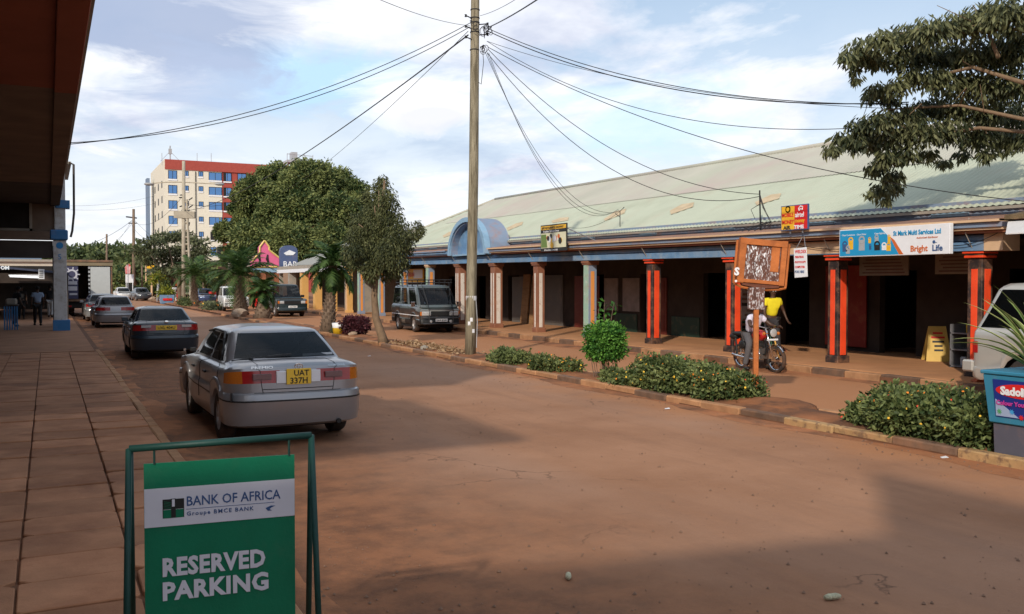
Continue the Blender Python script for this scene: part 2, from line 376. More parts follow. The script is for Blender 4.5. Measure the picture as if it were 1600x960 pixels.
# left pavement of concrete slabs
pv = struct(MB().box(-3.6, 1.2, -6, 120, -.05, .085).build('pavement', m_joint))
lk = struct(MB().box(1.2, 1.34, -6, 60, -.05, .05).build('pavement_kerb', m_joint))
kerb(1.27, .13, .1, 2.6, 29, .9, {'a': m_kerb}, lk, lambda k, y: 'a')
protos = []
for q in range(8):
    c1, c2, c3, c4 = [random.choice((.01, .03, .07, .02)) for _ in range(4)]
    P8 = [(-.342, -.292+c1), (-.342+c1, -.292), (.342-c2, -.292), (.342, -.292+c2), (.342, .292-c3), (.342-c3, .292), (-.342+c4, .292), (-.342, .292-c4)]
    b = MB().poly([(x, y, -.03) for x, y in P8], (0, 0, .065)).build('paving_slab', m_slab, pv, bevel=.007)
    protos.append(b)
first = [True]*8
for r_ in range(22):
    for c_ in range(4):
        q = random.randrange(8); loc = (.85-.7*c_+random.uniform(-.004, .004), 3.4+.6*r_+random.uniform(-.006, .006), .085+random.uniform(-.014, .007))
        rot = (random.uniform(-.012, .012), random.uniform(-.012, .012), random.uniform(-.008, .008))
        if first[q]: o = protos[q]; o.location = loc; first[q] = False
        else: o = inst(protos[q], 'paving_slab', loc, pv)
        o.rotation_euler = rot
mb = MB()
for r_ in range(22, 42):
    for c_ in range(4):
        z = .12+random.uniform(-.006, .004); x = .85-.7*c_; y = 3.4+.6*r_
        mb.box(x-.342, x+.342, y-.292, y+.292, .05, z)
tag(mb.build('far_paving_slabs', m_slab, pv), kind='stuff')
struct(MB().box(-3.6, 1.16, 28.5, 120, .05, .118).build('dirty_pavement', mat('dirty_pavement', (.29, .14, .075), .92, .25, 1.2, bump=.3, dust=.4)))

# ------------------------------------------------------------------ arcade building on the right
zt = lambda y: .008*(y-12)          # the pavement falls gently away, so the upper lines gain height with distance
Y0, Y1 = 11.35, 55.5
arc = thing('arcade_building', 'long single storey market arcade with painted pillars and pale green corrugated iron roof', 'building', (17.5, 33, 0))
m_blue = paint('blue_fascia_paint', (.13, .25, .42), .65, var=.2, col2=(.25, .33, .42), c2scale=2.2, c2pos=(.5, .7), dust=.4, dcol=(.2, .2, .2), dscale=1.5)
m_blue2 = paint('light_blue_paint', (.22, .36, .5), .6)
m_bluegrey = paint('faded_blue_grey_paint', (.2, .26, .36), .65, dust=.4)
m_cream = paint('cream_trim_paint', (.62, .42, .26), .65)
m_brownw = paint('brown_red_paint', (.25, .09, .045), .65, dust=.3)
m_deck = mat('terracotta_deck', (.3, .17, .12), .9, .25, 2, bump=.4, dust=.4)
m_roof = mat('pale_green_iron', (.43, .46, .36), .75, .05, .5, dust=.32, dcol=(.42, .36, .28), dscale=.7, spec=.2, rnd=.012, bump=.1, bscale=6, col2=(.36, .38, .29), c2scale=.55, c2pos=(.5, .75))
m_roof2 = mat('pinkish_green_iron', (.42, .41, .345), .75, .1, .4, dust=.4, dcol=(.4, .44, .33), dscale=.35, col2=(.42, .36, .32), c2scale=.3, c2pos=(.45, .65), spec=.2, rnd=.012, bump=.1, bscale=6)
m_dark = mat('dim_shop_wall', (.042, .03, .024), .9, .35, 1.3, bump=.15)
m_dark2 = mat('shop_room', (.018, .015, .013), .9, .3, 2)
def yslab(mbx, x0, x1, z0, z1, ya, yb):   # long member following the rise of the building
    mbx.add([(x0,ya,z0+zt(ya)),(x1,ya,z0+zt(ya)),(x1,yb,z0+zt(yb)),(x0,yb,z0+zt(yb)),(x0,ya,z1+zt(ya)),(x1,ya,z1+zt(ya)),(x1,yb,z1+zt(yb)),(x0,yb,z1+zt(yb))],
            [(0,3,2,1),(4,5,6,7),(0,1,5,4),(1,2,6,5),(2,3,7,6),(3,0,4,7)])
A = lambda mbx, name, m, bevel=0, smooth=False: mbx.build(name, m, arc, world=True, bevel=bevel, smooth=smooth)
b = MB(); yslab(b, 16.28, 16.7, 2.66, 2.98, 12.0, Y1); yslab(b, 16.2, 16.28, 2.66, 2.83, 12.0, Y1); yslab(b, 16.235, 16.28, 2.86, 2.96, 12.0, Y1); A(b, 'beam', m_blue)
b = MB(); yslab(b, 16.2, 16.7, 2.655, 2.985, 11.6, 11.995); A(b, 'beam_end', m_cream); b = MB(); yslab(b, 16.195, 16.2, 2.68, 2.96, 15.3, 18.3); A(b, 'cream_patch', m_cream)
# cornice of moulded bands, in the lengths either side of the arch
def cornice(ya, yb, light, bluec):
    b = MB(); yslab(b, 16.0, 16.75, 2.99, 3.04, ya, yb); A(b, 'cornice_soffit', m_brownw)
    b = MB(); yslab(b, 15.92, 16.75, 3.045, 3.09, ya, yb); yslab(b, 15.8, 16.75, 3.19, 3.235, ya, yb); A(b, 'cornice_band', light)
    b = MB(); yslab(b, 15.87, 16.75, 3.093, 3.187, ya, yb); A(b, 'cornice_band', bluec)
    b = MB(); b.add([(15.82,ya,3.24+zt(ya)),(17.1,ya,3.40+zt(ya)),(17.1,yb,3.40+zt(yb)),(15.82,yb,3.24+zt(yb)),(15.82,ya,3.2+zt(ya)),(17.1,ya,3.2+zt(ya)),(17.1,yb,3.2+zt(yb)),(15.82,yb,3.2+zt(yb))],
              [(0,1,2,3),(7,6,5,4),(0,4,5,1),(1,5,6,2),(2,6,7,3),(3,7,4,0)]); A(b, 'cornice_deck', m_deck)
cornice(11.4, 33.9, m_cream, m_bluegrey); cornice(38.3, Y1, m_bluegrey, m_blue)
b = MB(); yslab(b, 17.1, 17.25, 3.2, 3.72, Y0, 53); A(b, 'clerestory_wall', m_bluegrey)
y = 13.0
while y < 52: b = MB(); yslab(b, 17.06, 17.098, 3.42, 3.6, y, y+.9); y += 3.68; A(b, 'clerestory_panel', m_blue2)
# corrugated roof laid as separate sheets
EX, EZ, RX, RZ = 16.95, 3.58, 22.75, 6.42
def sheetmesh(name, m, wd, t0, t1, lift):
    n = 21; V = []; F = []
    for j, t in enumerate((t0, (t0+t1)/2, t1)):
        for i in range(n):
            u = i/(n-1)*wd; V.append((EX+(RX-EX)*t, u, EZ+(RZ-EZ)*t+.012*math.sin(i*math.pi/2)+lift+.008*u))
    for j in range(2):
        for i in range(n-1): a = j*n+i; F.append((a, a+1, a+n+1, a+n))
    o = npmesh(name, V, F, m, smooth=True); o.parent = arc; return o
SW = .8; so_ = arc.location
lowp = sheetmesh('roof_sheet', m_roof, SW, 0, .52, 0); upp = sheetmesh('roof_sheet', m_roof2, SW, .5, 1.0, .02)
y = 1.6; fl = fu = True
while y < 47.4:
    jt = 0
    for p, isl in ((lowp, True), (upp, False)):
        loc = Vector((0, y, zt(y)+jt))-so_
        if (isl and fl) or (not isl and fu):
            p.location = loc
            if isl: fl = False
            else: fu = False
        else: inst(p, 'roof_sheet', loc, arc)
    y += SW
# hip end
yc, yr = 53.2, 47.6
hipA = [(EX, yr-.2, EZ+zt(yr)), (EX, yc, EZ+zt(yc)), (RX, yr, RZ+zt(yr)), (RX, yr-.2, RZ+zt(yr))]
n = 70; V = []; F = []
for i in range(n+1):
    u = i/n; yb = yr-.2+(yc-yr+.2)*u; tt = 1-u
    for t in (0, tt): V.append((EX+(RX-EX)*t, yb, EZ+(RZ-EZ)*t+zt(yb)+.014*math.sin(i*math.pi/2)))
for i in range(n): a = 2*i; F.append((a, a+2, a+3, a+1))
o = npmesh('hip_sheets', np.array(V)-np.array(so_), F, m_roof, smooth=True); o.parent = arc
b = MB(); b.poly([(EX, yc, EZ+zt(yc)), (28.6, yc, EZ+zt(yc)), (RX, yr, RZ+zt(yr))], (0, .03, .03)); A(b, 'hip_end', m_roof)
b = MB(); b.poly([(RX, 1.6, RZ+.02+zt(1.6)), (RX, yr, RZ+.02+zt(yr)), (28.6, yc, EZ+zt(yc)), (28.6, 1.6, EZ)], (0, 0, .03)); A(b, 'back_slope', m_roof2)
b = MB(); b.tube([(RX, 1.6, RZ+.03+zt(1.6)), (RX, yr, RZ+.03+zt(yr))], .09, 6); b.tube([(RX, yr, RZ+.03+zt(yr)), (EX, yc, EZ+.04+zt(yc))], .07, 6); A(b, 'ridge_cap', m_roof2, smooth=True)
m_patch = mat('rusty_patch', (.5, .39, .25), .85, .2, 3, dust=.3, dcol=(.45, .45, .33))
def onroof(pts):   # (y, t) on the slope -> point just proud of it
    return [(EX+(RX-EX)*t-.012, yy, EZ+(RZ-EZ)*t+zt(yy)+.015) for yy, t in pts]
for pts in (
[(28.53, 0.188), (28.93, 0.221), (29.15, 0.332), (28.64, 0.356), (28.12, 0.283)] ,
[(24.59, 0.19), (25.13, 0.25), (25.08, 0.329), (24.51, 0.338), (24.07, 0.272)] ,
[(20.61, 0.202), (20.98, 0.246), (20.84, 0.327), (20.43, 0.33), (20.1, 0.264)] ,
[(36.35, 0.179), (37.11, 0.233), (37.07, 0.306), (36.58, 0.329), (35.99, 0.266)] ,
[(33.0, 0.243), (33.52, 0.282), (33.21, 0.325), (32.48, 0.32), (31.95, 0.262)] ,
[(43.32, 0.154), (44.14, 0.201), (44.34, 0.277), (43.7, 0.291), (42.89, 0.22)] ,
):
    b = MB(); b.poly(onroof(pts)); A(b, 'rusty_patch', m_patch)
b = MB(); yslab(b, EX-.03, EX+.0, 3.5, 3.56, 1.6, yc); A(b, 'eave_gutter', m_conc)
# ceiling and rear wall with openings
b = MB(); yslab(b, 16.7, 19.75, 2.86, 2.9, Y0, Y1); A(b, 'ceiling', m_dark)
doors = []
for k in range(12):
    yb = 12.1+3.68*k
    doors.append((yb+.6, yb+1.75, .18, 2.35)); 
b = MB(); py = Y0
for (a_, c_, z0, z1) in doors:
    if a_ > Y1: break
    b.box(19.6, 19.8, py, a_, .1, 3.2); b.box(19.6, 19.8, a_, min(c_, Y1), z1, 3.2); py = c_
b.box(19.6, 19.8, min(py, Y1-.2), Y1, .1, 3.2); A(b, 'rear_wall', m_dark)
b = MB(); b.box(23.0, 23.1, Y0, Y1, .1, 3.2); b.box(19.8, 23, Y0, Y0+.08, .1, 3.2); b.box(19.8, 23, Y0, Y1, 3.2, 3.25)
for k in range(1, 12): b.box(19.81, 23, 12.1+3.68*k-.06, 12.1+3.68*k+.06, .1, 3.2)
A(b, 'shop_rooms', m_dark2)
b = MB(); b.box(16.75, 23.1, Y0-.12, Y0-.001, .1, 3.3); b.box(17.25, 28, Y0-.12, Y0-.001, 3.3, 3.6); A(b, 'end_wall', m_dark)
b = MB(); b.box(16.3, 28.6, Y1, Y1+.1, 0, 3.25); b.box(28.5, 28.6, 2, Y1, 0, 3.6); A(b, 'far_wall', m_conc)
# doors and shutters on the rear wall
def wallpiece(name, m, ya, yb, z0, z1, x=19.55, panels=0):
    b = MB(); b.box(x, x+.045, ya, yb, z0, z1)
    for i in range(panels):
        zz0 = z0+(z1-z0)*(i+.12)/panels; zz1 = z0+(z1-z0)*(i+.88)/panels
        b.box(x-.02, x, ya+.12, yb-.12, zz0, zz1)
    return A(b, name, m, bevel=.004)
m_reddoor = paint('dark_red_door', (.16, .03, .02)); m_greydoor = paint('grey_door', (.12, .11, .1)); m_wood = mat('plywood', (.30, .16, .07), .8, .2, 2, stretch=(1, 1, 6))
m_green = paint('dark_green_dado', (.02, .05, .035)); m_redwall = paint('red_shop_panel', (.2, .018, .012)); m_poster = mat('faded_poster', (.24, .2, .19), .7, .2, 3)
wallpiece('door', m_reddoor, 31.4, 33.3, .18, 2.3, panels=2); wallpiece('door', m_greydoor, 34.3, 36.3, .18, 2.35, panels=2)
wallpiece('door', m_greydoor, 37.6, 39.1, .18, 2.3, panels=2); wallpiece('door', m_reddoor, 26.9, 27.5, .18, 2.2, panels=2)
for ya in (23.1, 26.8, 19.4): wallpiece('dado', m_green, ya+1.95, ya+3.5, .18, .85)
wallpiece('poster', m_poster, 28.6, 29.7, .95, 2.2); wallpiece('poster', m_poster, 30.05, 31.0, .95, 2.2)
wallpiece('red_panel', m_redwall, 17.9, 19.35, .3, 2.5, x=19.5); wallpiece('red_panel', m_redwall, 12.2, 12.65, 1.0, 2.6, x=19.5)
m_ink = plain('faded_brown_print', (.12, .06, .04))
for (yy, z_) in ((22.5, 1.75), (22.5, .95)):
    p = wallpiece('poster', m_poster, yy-.6, yy+.65, z_-.35, z_+.35)
    b = MB()
    for i in range(4): b.box(19.53, 19.548, yy-.5+.08*i, yy+.45-.1*i, z_-.27+.15*i, z_-.2+.15*i)
    A(b, 'print_lines', m_ink)
# two loose boards leaning on the wall
for (ya, yb, h) in ((36.9, 37.55, 2.2), (36.35, 36.7, 2.15)):
    bo = MB().obox((19.3, (ya+yb)/2, .19+h/2), (.03, 0, 0), (0, (yb-ya)/2, 0), (.09, 0, h/2)).build('plywood_board', m_wood)
    tag(bo, 'tall brown plywood board leaning against the shop wall, the %s of the two' % ('wider' if h > 2.17 else 'narrower'), 'board', 'boards leaning in the arcade')
# pillars
m_black = paint('black_pillar_paint', (.035, .025, .024), dust=.45, var=.4, col2=(.12, .06, .04), c2scale=9, c2pos=(.6, .66)); m_red = paint('orange_red_stripe', (.78, .07, .02), .55, dust=.12, bump=.2, var=.14, col2=(.4, .09, .045), c2scale=11, c2pos=(.63, .7))
m_white = paint('white_stripe_paint', (.66, .6, .54), dust=.35, col2=(.35, .22, .15), c2scale=10, c2pos=(.62, .7)); m_mint = paint('mint_green_paint', (.3, .45, .36), dust=.4, col2=(.5, .5, .44), c2scale=7, c2pos=(.58, .66)); m_orange = paint('orange_stripe_paint', (.68, .27, .07), dust=.2)
m_brownp = paint('chestnut_pillar_paint', (.24, .1, .06), dust=.4); m_yel = paint('ochre_pillar_paint', (.62, .36, .12), dust=.3)
def pillar(y, style, wd=.4):
    wd *= .76; y += .05
    x0, x1, y0, y1 = 16.3, 16.3+min(wd, .36), y, y+wd; top = 2.655+zt(y)
    main = {'red': m_black, 'brown': m_brownp, 'green': m_bluegrey, 'yellow': m_yel}[style]
    b = MB(); b.box(x0, x1, y0, y1, .3, top-.14); sh = A(b, 'pillar', main, bevel=.012); sh.location = Vector((0, 0, 0))
    def sub(bb, name, m, bev=.004):
        o = bb.build(name, m, None, bevel=bev); o.data.transform(Matrix.Translation(-so_)); o.parent = sh; return o
    e = .035
    sub(MB().box(x0-e, x1+e, y0-e, y1+e, .17, .34), 'plinth', main if style != 'yellow' else m_yel, .015)
    if style == 'red':
        sub(MB().box(x0-.05, x1+.05, y0-.05, y1+.05, top-.13, top-.085).box(x0-.075, x1+.05, y0-.075, y1+.075, top-.045, top-.005), 'capital', m_red, .006)
        sub(MB().box(x0-.04, x1+.04, y0-.04, y1+.04, top-.084, top-.046), 'neck', m_black)
        sub(MB().box(x0-.014, x0-.0005, y0+.09, y1-.09, .36, top-.35), 'stripe', m_red); sub(MB().box(x0+.07, x1-.07, y0-.014, y0-.0005, .36, top-.35), 'stripe', m_red)
    elif style == 'brown':
        sub(MB().box(x0-.05, x1+.05, y0-.05, y1+.05, top-.14, top-.08).box(x0-.075, x1+.05, y0-.075, y1+.075, top-.077, top-.005), 'capital', m_brownp, .006)
        n_ = 2 if wd > .38 else 1
        for i in range(n_):
            yy = y0+wd*(i+.5)/n_; sub(MB().box(x0-.014, x0-.0005, yy-.045, yy+.045, .36, top-.42), 'stripe', m_white)
        sub(MB().box(x0+.08, x1-.1, y0-.014, y0-.0005, .36, top-.42), 'stripe', m_white)
    elif style == 'green':
        sub(MB().box(x0-.05, x1+.05, y0-.05, y1+.05, top-.14, top-.09).box(x0-.075, x1+.05, y0-.075, y1+.075, top-.085, top-.005), 'capital', m_brownp if y < 30 else m_cream, .006)
        sub(MB().box(x0-.02, x0-.0005, y0+.01, y1-.01, .34, top-.15), 'mint_face', m_mint); sub(MB().box(x0+.08, x1-.1, y0-.014, y0-.0005, .36, top-.36), 'stripe', m_orange)
    else:
        sub(MB().box(x0-.08, x1+.05, y0-.08, y1+.08, top-.14, top-.005), 'capital', m_yel, .006)
        for i in range(2): sub(MB().box(x0-.02, x0-.0005, y0+.05+i*.16, y0+.13+i*.16, .34, top-.3), 'stripe', m_cream)
    return sh
for k, (st, wd) in enumerate([('red', .42), ('red', .42), ('red', .42), ('red', .42), ('green', .42), ('brown', .42), ('brown', .55), ('brown', .55), ('green', .42), ('green', .42), ('green', .42), ('green', .42)]):
    pillar(12.05+3.68*k, st, wd)
pillar(55.0, 'yellow', .5)
# blue barrel arch over the entrance bay
ya, yb = 34.2, 38.1; yc_, hw = (ya+yb)/2, (yb-ya)/2; zb, ht = 3.02+zt(36), 1.55
def arcpts(hw_, ht_, x, n=22): return [(x, yc_+hw_*math.cos(math.pi*i/n), zb+ht_*math.sin(math.pi*i/n)**.92) for i in range(n+1)]
def ribbon(x0, x1, h0, t0, h1, t1):
    P = [arcpts(h0, t0, x0), arcpts(h0, t0, x1), arcpts(h1, t1, x1), arcpts(h1, t1, x0)]; b = MB(); n = len(P[0]); V = sum(P, []); F = []
    for a in range(4):
        c = (a+1) % 4
        for i in range(n-1): F.append((a*n+i, a*n+i+1, c*n+i+1, c*n+i))
    for i in (0, n-1): F.append(tuple(a*n+i for a in range(4)))
    return b.add(V, F)
A(ribbon(15.95, 17.05, hw, ht, hw-.22, ht-.22), 'arch_vault', m_bluegrey)
A(ribbon(15.86, 16.12, hw+.03, ht+.03, hw-.16, ht-.16), 'arch_rim', m_blue2)
b = MB(); b.poly(arcpts(hw-.2, ht-.2, 16.25), (.15, 0, 0)); A(b, 'arch_tympanum', m_blue)
b = MB(); b.box(16.0, 16.75, ya, yb, 2.99+zt(36), 3.06+zt(36)); A(b, 'arch_sill', m_blue2)
b = MB()
for k in range(12): yy = 12.25+3.68*k; b.tube([(16.1, yy, 3.3+zt(yy)), (16.0, yy, 3.0+zt(yy)), (16.22, yy, 2.7+zt(yy))], .012, 4)
A(b, 'drain_wire', m_conc)

# ------------------------------------------------------------------ signs of the arcade
RY, UZ = (0, -1, 0), (0, 0, 1)
s_white = plain('sign_white', (.72, .73, .76), .4); s_cyan = plain('sign_cyan', (.02, .27, .52), .4); s_navy = plain('sign_navy_ink', (.04, .09, .22), .5)
s_orange = plain('sign_orange', (.55, .13, .03), .45); s_black = plain('sign_black', (.02, .02, .02), .5); s_yellow = plain('sign_yellow', (.75, .42, .03), .45)
s_red = plain('sign_red', (.6, .02, .02), .45); s_metal = mat('sign_steel', (.35, .35, .36), .5, .1, metal=.6)
s_grey = plain('sign_grey', (.35, .36, .38), .4)
T = thing('shop_sign', 'long blue and white shop sign with product pictures hung under the cornice at right', 'sign', (15.72, 13.75, 2.6))
X = 15.7; ya, yb, z0, z1 = 15.18, 12.36, 2.6, 3.2
MB().box(X, X+.1, yb, ya, z0, z1).build('sign_box', s_white, T, world=True, bevel=.006)
def face(parent, name, pts, m, x=X-.004, wl=True): # pts as (u from left edge, z)
    return MB().poly([(x, ya-u, z0+v) for u, v in pts], (.003, 0, 0)).build(name, m, parent, world=True)
face(T, 'blue_field', [(.02, .02), (1.62, .02), (1.5, .2), (1.38, .38), (1.14, .58), (.02, .58)], s_cyan)
face(T, 'orange_swoosh', [(1.62, .02), (1.73, .02), (1.62, .16), (1.5, .32), (1.38, .4), (1.5, .2)], s_orange)
def tx(parent, s, u, v, size, m, x=X-.006, **k): return text(s, size, (x, ya-u, z0+v), RY, UZ, m, parent, **k)
tx(T, 'St Mark Multi Services Ltd', 1.47, .41, .135, s_cyan, sx=.80, bold=.0045)
tx(T, 'Authorised distributor', 2.05, .325, .055, s_orange)
tx(T, 'Bright', 1.9, .07, .17, s_orange, bold=.004); tx(T, 'Life', 2.42, .07, .17, s_navy, bold=.004)
MB().ball((X-.004, ya-2.46, z0+.245), .035, sc=(.1, 1, 1)).box(X-.006, X-.003, ya-2.53, ya-2.47, z0+.225, z0+.235).build('logo', s_navy, T, world=True)
for u, s in ((.08, 'Clean Cookstoves'), (.5, 'Clean Water'), (.98, 'Clean Lighting')): tx(T, s, u, .46, .05, s_white)
for (u, v, wd, h, m) in ((.1, .12, .13, .16, s_navy), (.2, .07, .11, .13, s_grey), (.27, .16, .13, .2, s_yellow), (.56, .13, .16, .23, s_grey), (.82, .28, .07, .09, s_yellow), (.84, .14, .06, .09, s_navy), (.98, .12, .15, .12, s_black), (.99, .3, .1, .1, s_grey), (1.18, .12, .12, .1, s_white), (1.3, .1, .11, .12, s_yellow), (1.33, .24, .07, .16, s_yellow)):
    b = MB(); b.box(X-.0065, X-.003, ya-u-wd, ya-u, z0+v, z0+v+h); b.lathe([(wd*.5, 0), (wd*.56, .002), (wd*.3, .004)], (X-.0105, ya-u-wd/2, z0+v+h), 'x', 12); b.build('product_picture', m, T, world=True)
b = MB()
for yy in (14.6, 13.0): b.box(X+.1, 16.2, yy-.012, yy+.012, 3.13, 3.16)
b.build('bracket', s_metal, T, world=True)

# mobile money board on the deck
T = thing('money_sign', 'square mobile money sign, half yellow and half red, standing above the cornice', 'sign', (15.72, 16.57, 3.24))
ya, yb, z0, z1 = 17.02, 16.13, 3.27, 3.86; X = 15.7
MB().box(X, X+.04, yb, ya, z0, z1).build('sign_board', s_navy, T, world=True, bevel=.004)
face(T, 'yellow_field', [(.025, .02), (.455, .02), (.455, .57), (.025, .57)], s_yellow, X-.004); face(T, 'red_field', [(.455, .02), (.865, .02), (.865, .57), (.455, .57)], s_red, X-.004)
MB().lathe([(.085, 0), (.085, .003), (.0, .003)], (X-.007, ya-.24, z0+.5), 'x', 20).build('oval_logo', s_black, T, world=True).scale = (1, 1, 1)
MB().lathe([(.05, 0), (.05, .004), (.0, .004)], (X-.0108, ya-.24, z0+.5), 'x', 16).build('oval_centre', s_yellow, T, world=True)
b = MB(); b.tube([(X-.009, ya-.62, z0+.44), (X-.009, ya-.6, z0+.5), (X-.009, ya-.65, z0+.545), (X-.009, ya-.72, z0+.53), (X-.009, ya-.72, z0+.47), (X-.009, ya-.65, z0+.48)], .017, 5); b.build('swirl_logo', s_white, T, world=True)
tx(T, 'MOBILE', .04, .32, .13, s_red, X-.007, sx=.86, bold=.004); tx(T, 'MONEY', .045, .155, .13, s_red, X-.007, sx=.87, bold=.004); tx(T, 'AIR', .1, .03, .115, s_black, X-.007, sx=1.25, bold=.005)
tx(T, 'airtel', .48, .3, .16, s_white, X-.007, sx=.86, bold=.004); tx(T, 'money', .475, .175, .13, s_yellow, X-.007, sx=.86, bold=.003); tx(T, 'TIME', .45, .03, .115, s_white, X-.007, sx=1.25, bold=.005)
MB().box(X+.05, X+.08, 16.35, 16.38, 3.2, 3.5).box(X+.05, X+.08, 16.75, 16.78, 3.2, 3.5).build('stand', s_metal, T, world=True)

# small hanging board
T = thing('hanging_sign', 'narrow white hanging board with red lettering swinging under the beam left of the blue sign', 'sign', (15.6, 16.25, 2.15))
MB().obox((15.6, 16.25, 2.5), (.012, 0, 0), (0, .2, -.012), (0, .02, .34)).build('board', s_white, T, world=True, bevel=.004)
for k, (s, m, sz) in enumerate((('WELDEX', s_red, .105), ('PRINTING', s_red, .072), ('PHOTOCOPY', s_red, .066), ('COMPUTER', s_red, .07), ('FOR HIRE', s_navy, .082))):
    text(s, sz, (15.584, 16.42, 2.72-.115*k), RY, (0, .03, 1), m, T, sx=.86, bold=.002)
MB().tube([(15.6, 16.4, 2.83), (15.7, 16.3, 3.1)], .008, 4).tube([(15.6, 16.1, 2.83), (15.7, 16.25, 3.1)], .008, 4).build('chain', s_metal, T, world=True)

# restaurant board on the cornice further along
T = thing('restaurant_sign', 'yellow and white restaurant signboard with pictures standing on the cornice beside the blue arch', 'sign', (15.7, 28.1, 3.1))
ya, yb, z0, z1 = 29.05, 27.2, 3.12, 4.05; X = 15.66
MB().box(X, X+.04, yb, ya, z0, z1).build('sign_board', s_black, T, world=True, bevel=.006)
face(T, 'cream_field', [(.04, .12), (1.81, .12), (1.81, .64), (.04, .64)], plain('sign_cream', (.62, .6, .42), .5), X-.004)
face(T, 'yellow_field', [(.04, .76), (1.81, .76), (1.81, .89), (.04, .89)], s_yellow, X-.004); face(T, 'green_patch', [(.06, .14), (.5, .14), (.42, .6), (.06, .6)], plain('sign_green', (.13, .2, .05), .5), X-.008)
tx(T, "JEFF'S RESTAURANT & TAKEAWAY", .1, .785, .1, s_black, X-.007, sx=1.0, bold=.003); tx(T, 'Breakfast  Buffet & Dinner', .22, .665, .1, s_white, X-.007, sx=1.05)
tx(T, 'African dishes served daily', .28, .02, .09, s_white, X-.007)
rr = random.Random(3)
for k in range(12):
    m = (s_yellow, s_white, s_orange, s_black)[k % 4]; u = .5+rr.random()*1.15; v = .2+rr.random()*.33; q = .05+rr.random()*.07
    MB().lathe([(q, 0), (q, .003), (0, .003)], (X-.009-.0006*k, ya-u, z0+v), 'x', 9).build('food_picture', m, T, world=True)
MB().tube([(X+.05, 27.35, 3.9), (16.9, 26.9, 3.35)], .02, 4).tube([(X+.05, 28.9, 3.6), (16.4, 28.9, 3.4)], .02, 4).build('brace', s_metal, T, world=True)
# dim boards hanging inside the arcade
m_dimboard = mat('dim_board', (.22, .17, .12), .7, .15, 3)
for (ya_, yb_, z_, xx, lb) in ((16.0, 14.6, 2.42, 17.2, 'brown board hanging inside the arcade behind the left half of the blue sign'), (13.9, 12.7, 2.44, 17.2, 'brown board hanging inside the arcade behind the right half of the blue sign')):
    T = thing('inner_sign', lb, 'sign', (xx, (ya_+yb_)/2, z_-.2))
    MB().box(xx, xx+.03, yb_, ya_, z_-.22, z_+.22).build('board', m_dimboard, T, world=True)
    b = MB()
    for i in range(5): b.box(xx-.006, xx-.001, yb_+.1+.03*i, ya_-.1-.05*((i*2) % 3), z_-.17+.075*i, z_-.14+.075*i)
    b.build('print_lines', m_ink, T, world=True); MB().tube([(xx, ya_-.1, z_+.2), (xx, ya_-.1, 2.86)], .006, 4).tube([(xx, yb_+.1, z_+.2), (xx, yb_+.1, 2.86)], .006, 4).build('wire', s_metal, T, world=True)
T = thing('yellow_shop_sign', 'yellow and white shop board above a doorway behind the thin median tree', 'sign', (19.4, 47, 1.9))
MB().box(17.6, 17.65, 45.6, 48.2, 2.0, 2.75).build('board', s_yellow, T, world=True); MB().box(17.585, 17.598, 45.7, 47.0, 2.25, 2.7).build('white_field', s_white, T, world=True)
text('SALON', .32, (17.58, 47.9, 2.35), RY, UZ, s_red, T, bold=.006)

# ------------------------------------------------------------------ things on the arcade pavement
m_ysign = paint('yellow_board_paint', (.6, .4, .1), .5, dust=.2)
T = thing('floor_sign', 'yellow folding A-frame board with red lettering standing on the arcade floor', 'sign', (18.9, 15.2, .18), R(-38))
h = .82
for s in (1, -1):
    b = MB(); b.add([(-.29, s*.26, 0), (.29, s*.26, 0), (.19, s*.02, h), (-.19, s*.02, h), (-.29, s*.235, 0), (.29, s*.235, 0), (.19, s*.0, h), (-.19, s*.0, h)], [(0,1,2,3),(7,6,5,4),(0,4,5,1),(1,5,6,2),(2,6,7,3),(3,7,4,0)])
    b.build('panel', m_ysign, T)
for k, (wd, m) in enumerate(((.22, s_red), (.3, s_red), (.26, s_black), (.18, s_black), (.2, s_black))):
    z = .66-.1*k; yy = -.26+.24*z/h-.006
    MB().obox((0, yy, z), (wd/2, 0, 0), (0, .002, 0), (0, .006, .022)).build('print_line', m, T)
T = thing('shelf_unit', 'grey display shelf with goods beside the last pillar under the arcade', 'shelf', (18.0, 13.3, .18))
b = MB()
for z in (.02, .38, .74): b.box(-.3, .3, -.6, .6, z, z+.03)
for yy in (-.6, .57): b.box(-.3, .3, yy, yy+.03, 0, .95)
b.build('frame', mat('shelf_grey', (.16, .16, .17), .6), T)
for k in range(7):
    z = (.05, .41, .77)[k % 3]; m = (s_white, s_yellow, s_grey, s_red)[k % 4]; q = -.45+.14*k
    MB().lathe([(.001, 0), (.08, 0), (.085, .16), (.06, .19), (.001, .19)], (-.1, q, z), 'z', 12).build('jar', m, T)
T = thing('bucket', 'white plastic bucket with black lid stacked on the grey display shelf', 'bucket', (18.0, 13.1, 1.13))
MB().lathe([(.001, 0), (.15, 0), (.18, .34), (.001, .34)], (0, .12, .0), 'z', 20).build('tub', s_white, T, smooth=False); MB().lathe([(.001, .34), (.19, .345), (.19, .38), (.001, .39)], (0, .12, 0), 'z', 20).build('lid', s_black, T)
def chair(loc, rz, m, label, group=None):
    T = thing('plastic_chair', label, 'chair', loc, rz, group)
    MB().box(-.22, .22, -.22, .22, .42, .45).build('seat', m, T, bevel=.01)
    b = MB()
    for i in range(5): b.box(-.2+.095*i, -.15+.095*i, .2, .225, .46, .8)
    b.box(-.22, .22, .2, .23, .78, .85).build('backrest', m, T, bevel=.005)
    for sx in (-1, 1):
        for sy in (-1, 1): MB().tube([(.19*sx, .19*sy, .43), (.24*sx, .24*sy, 0)], .022, 5).build('leg', m, T)
        MB().tube([(.22*sx, .22, .66), (.24*sx, -.2, .66), (.22*sx, -.21, .44)], .018, 5).build('armrest', m, T)
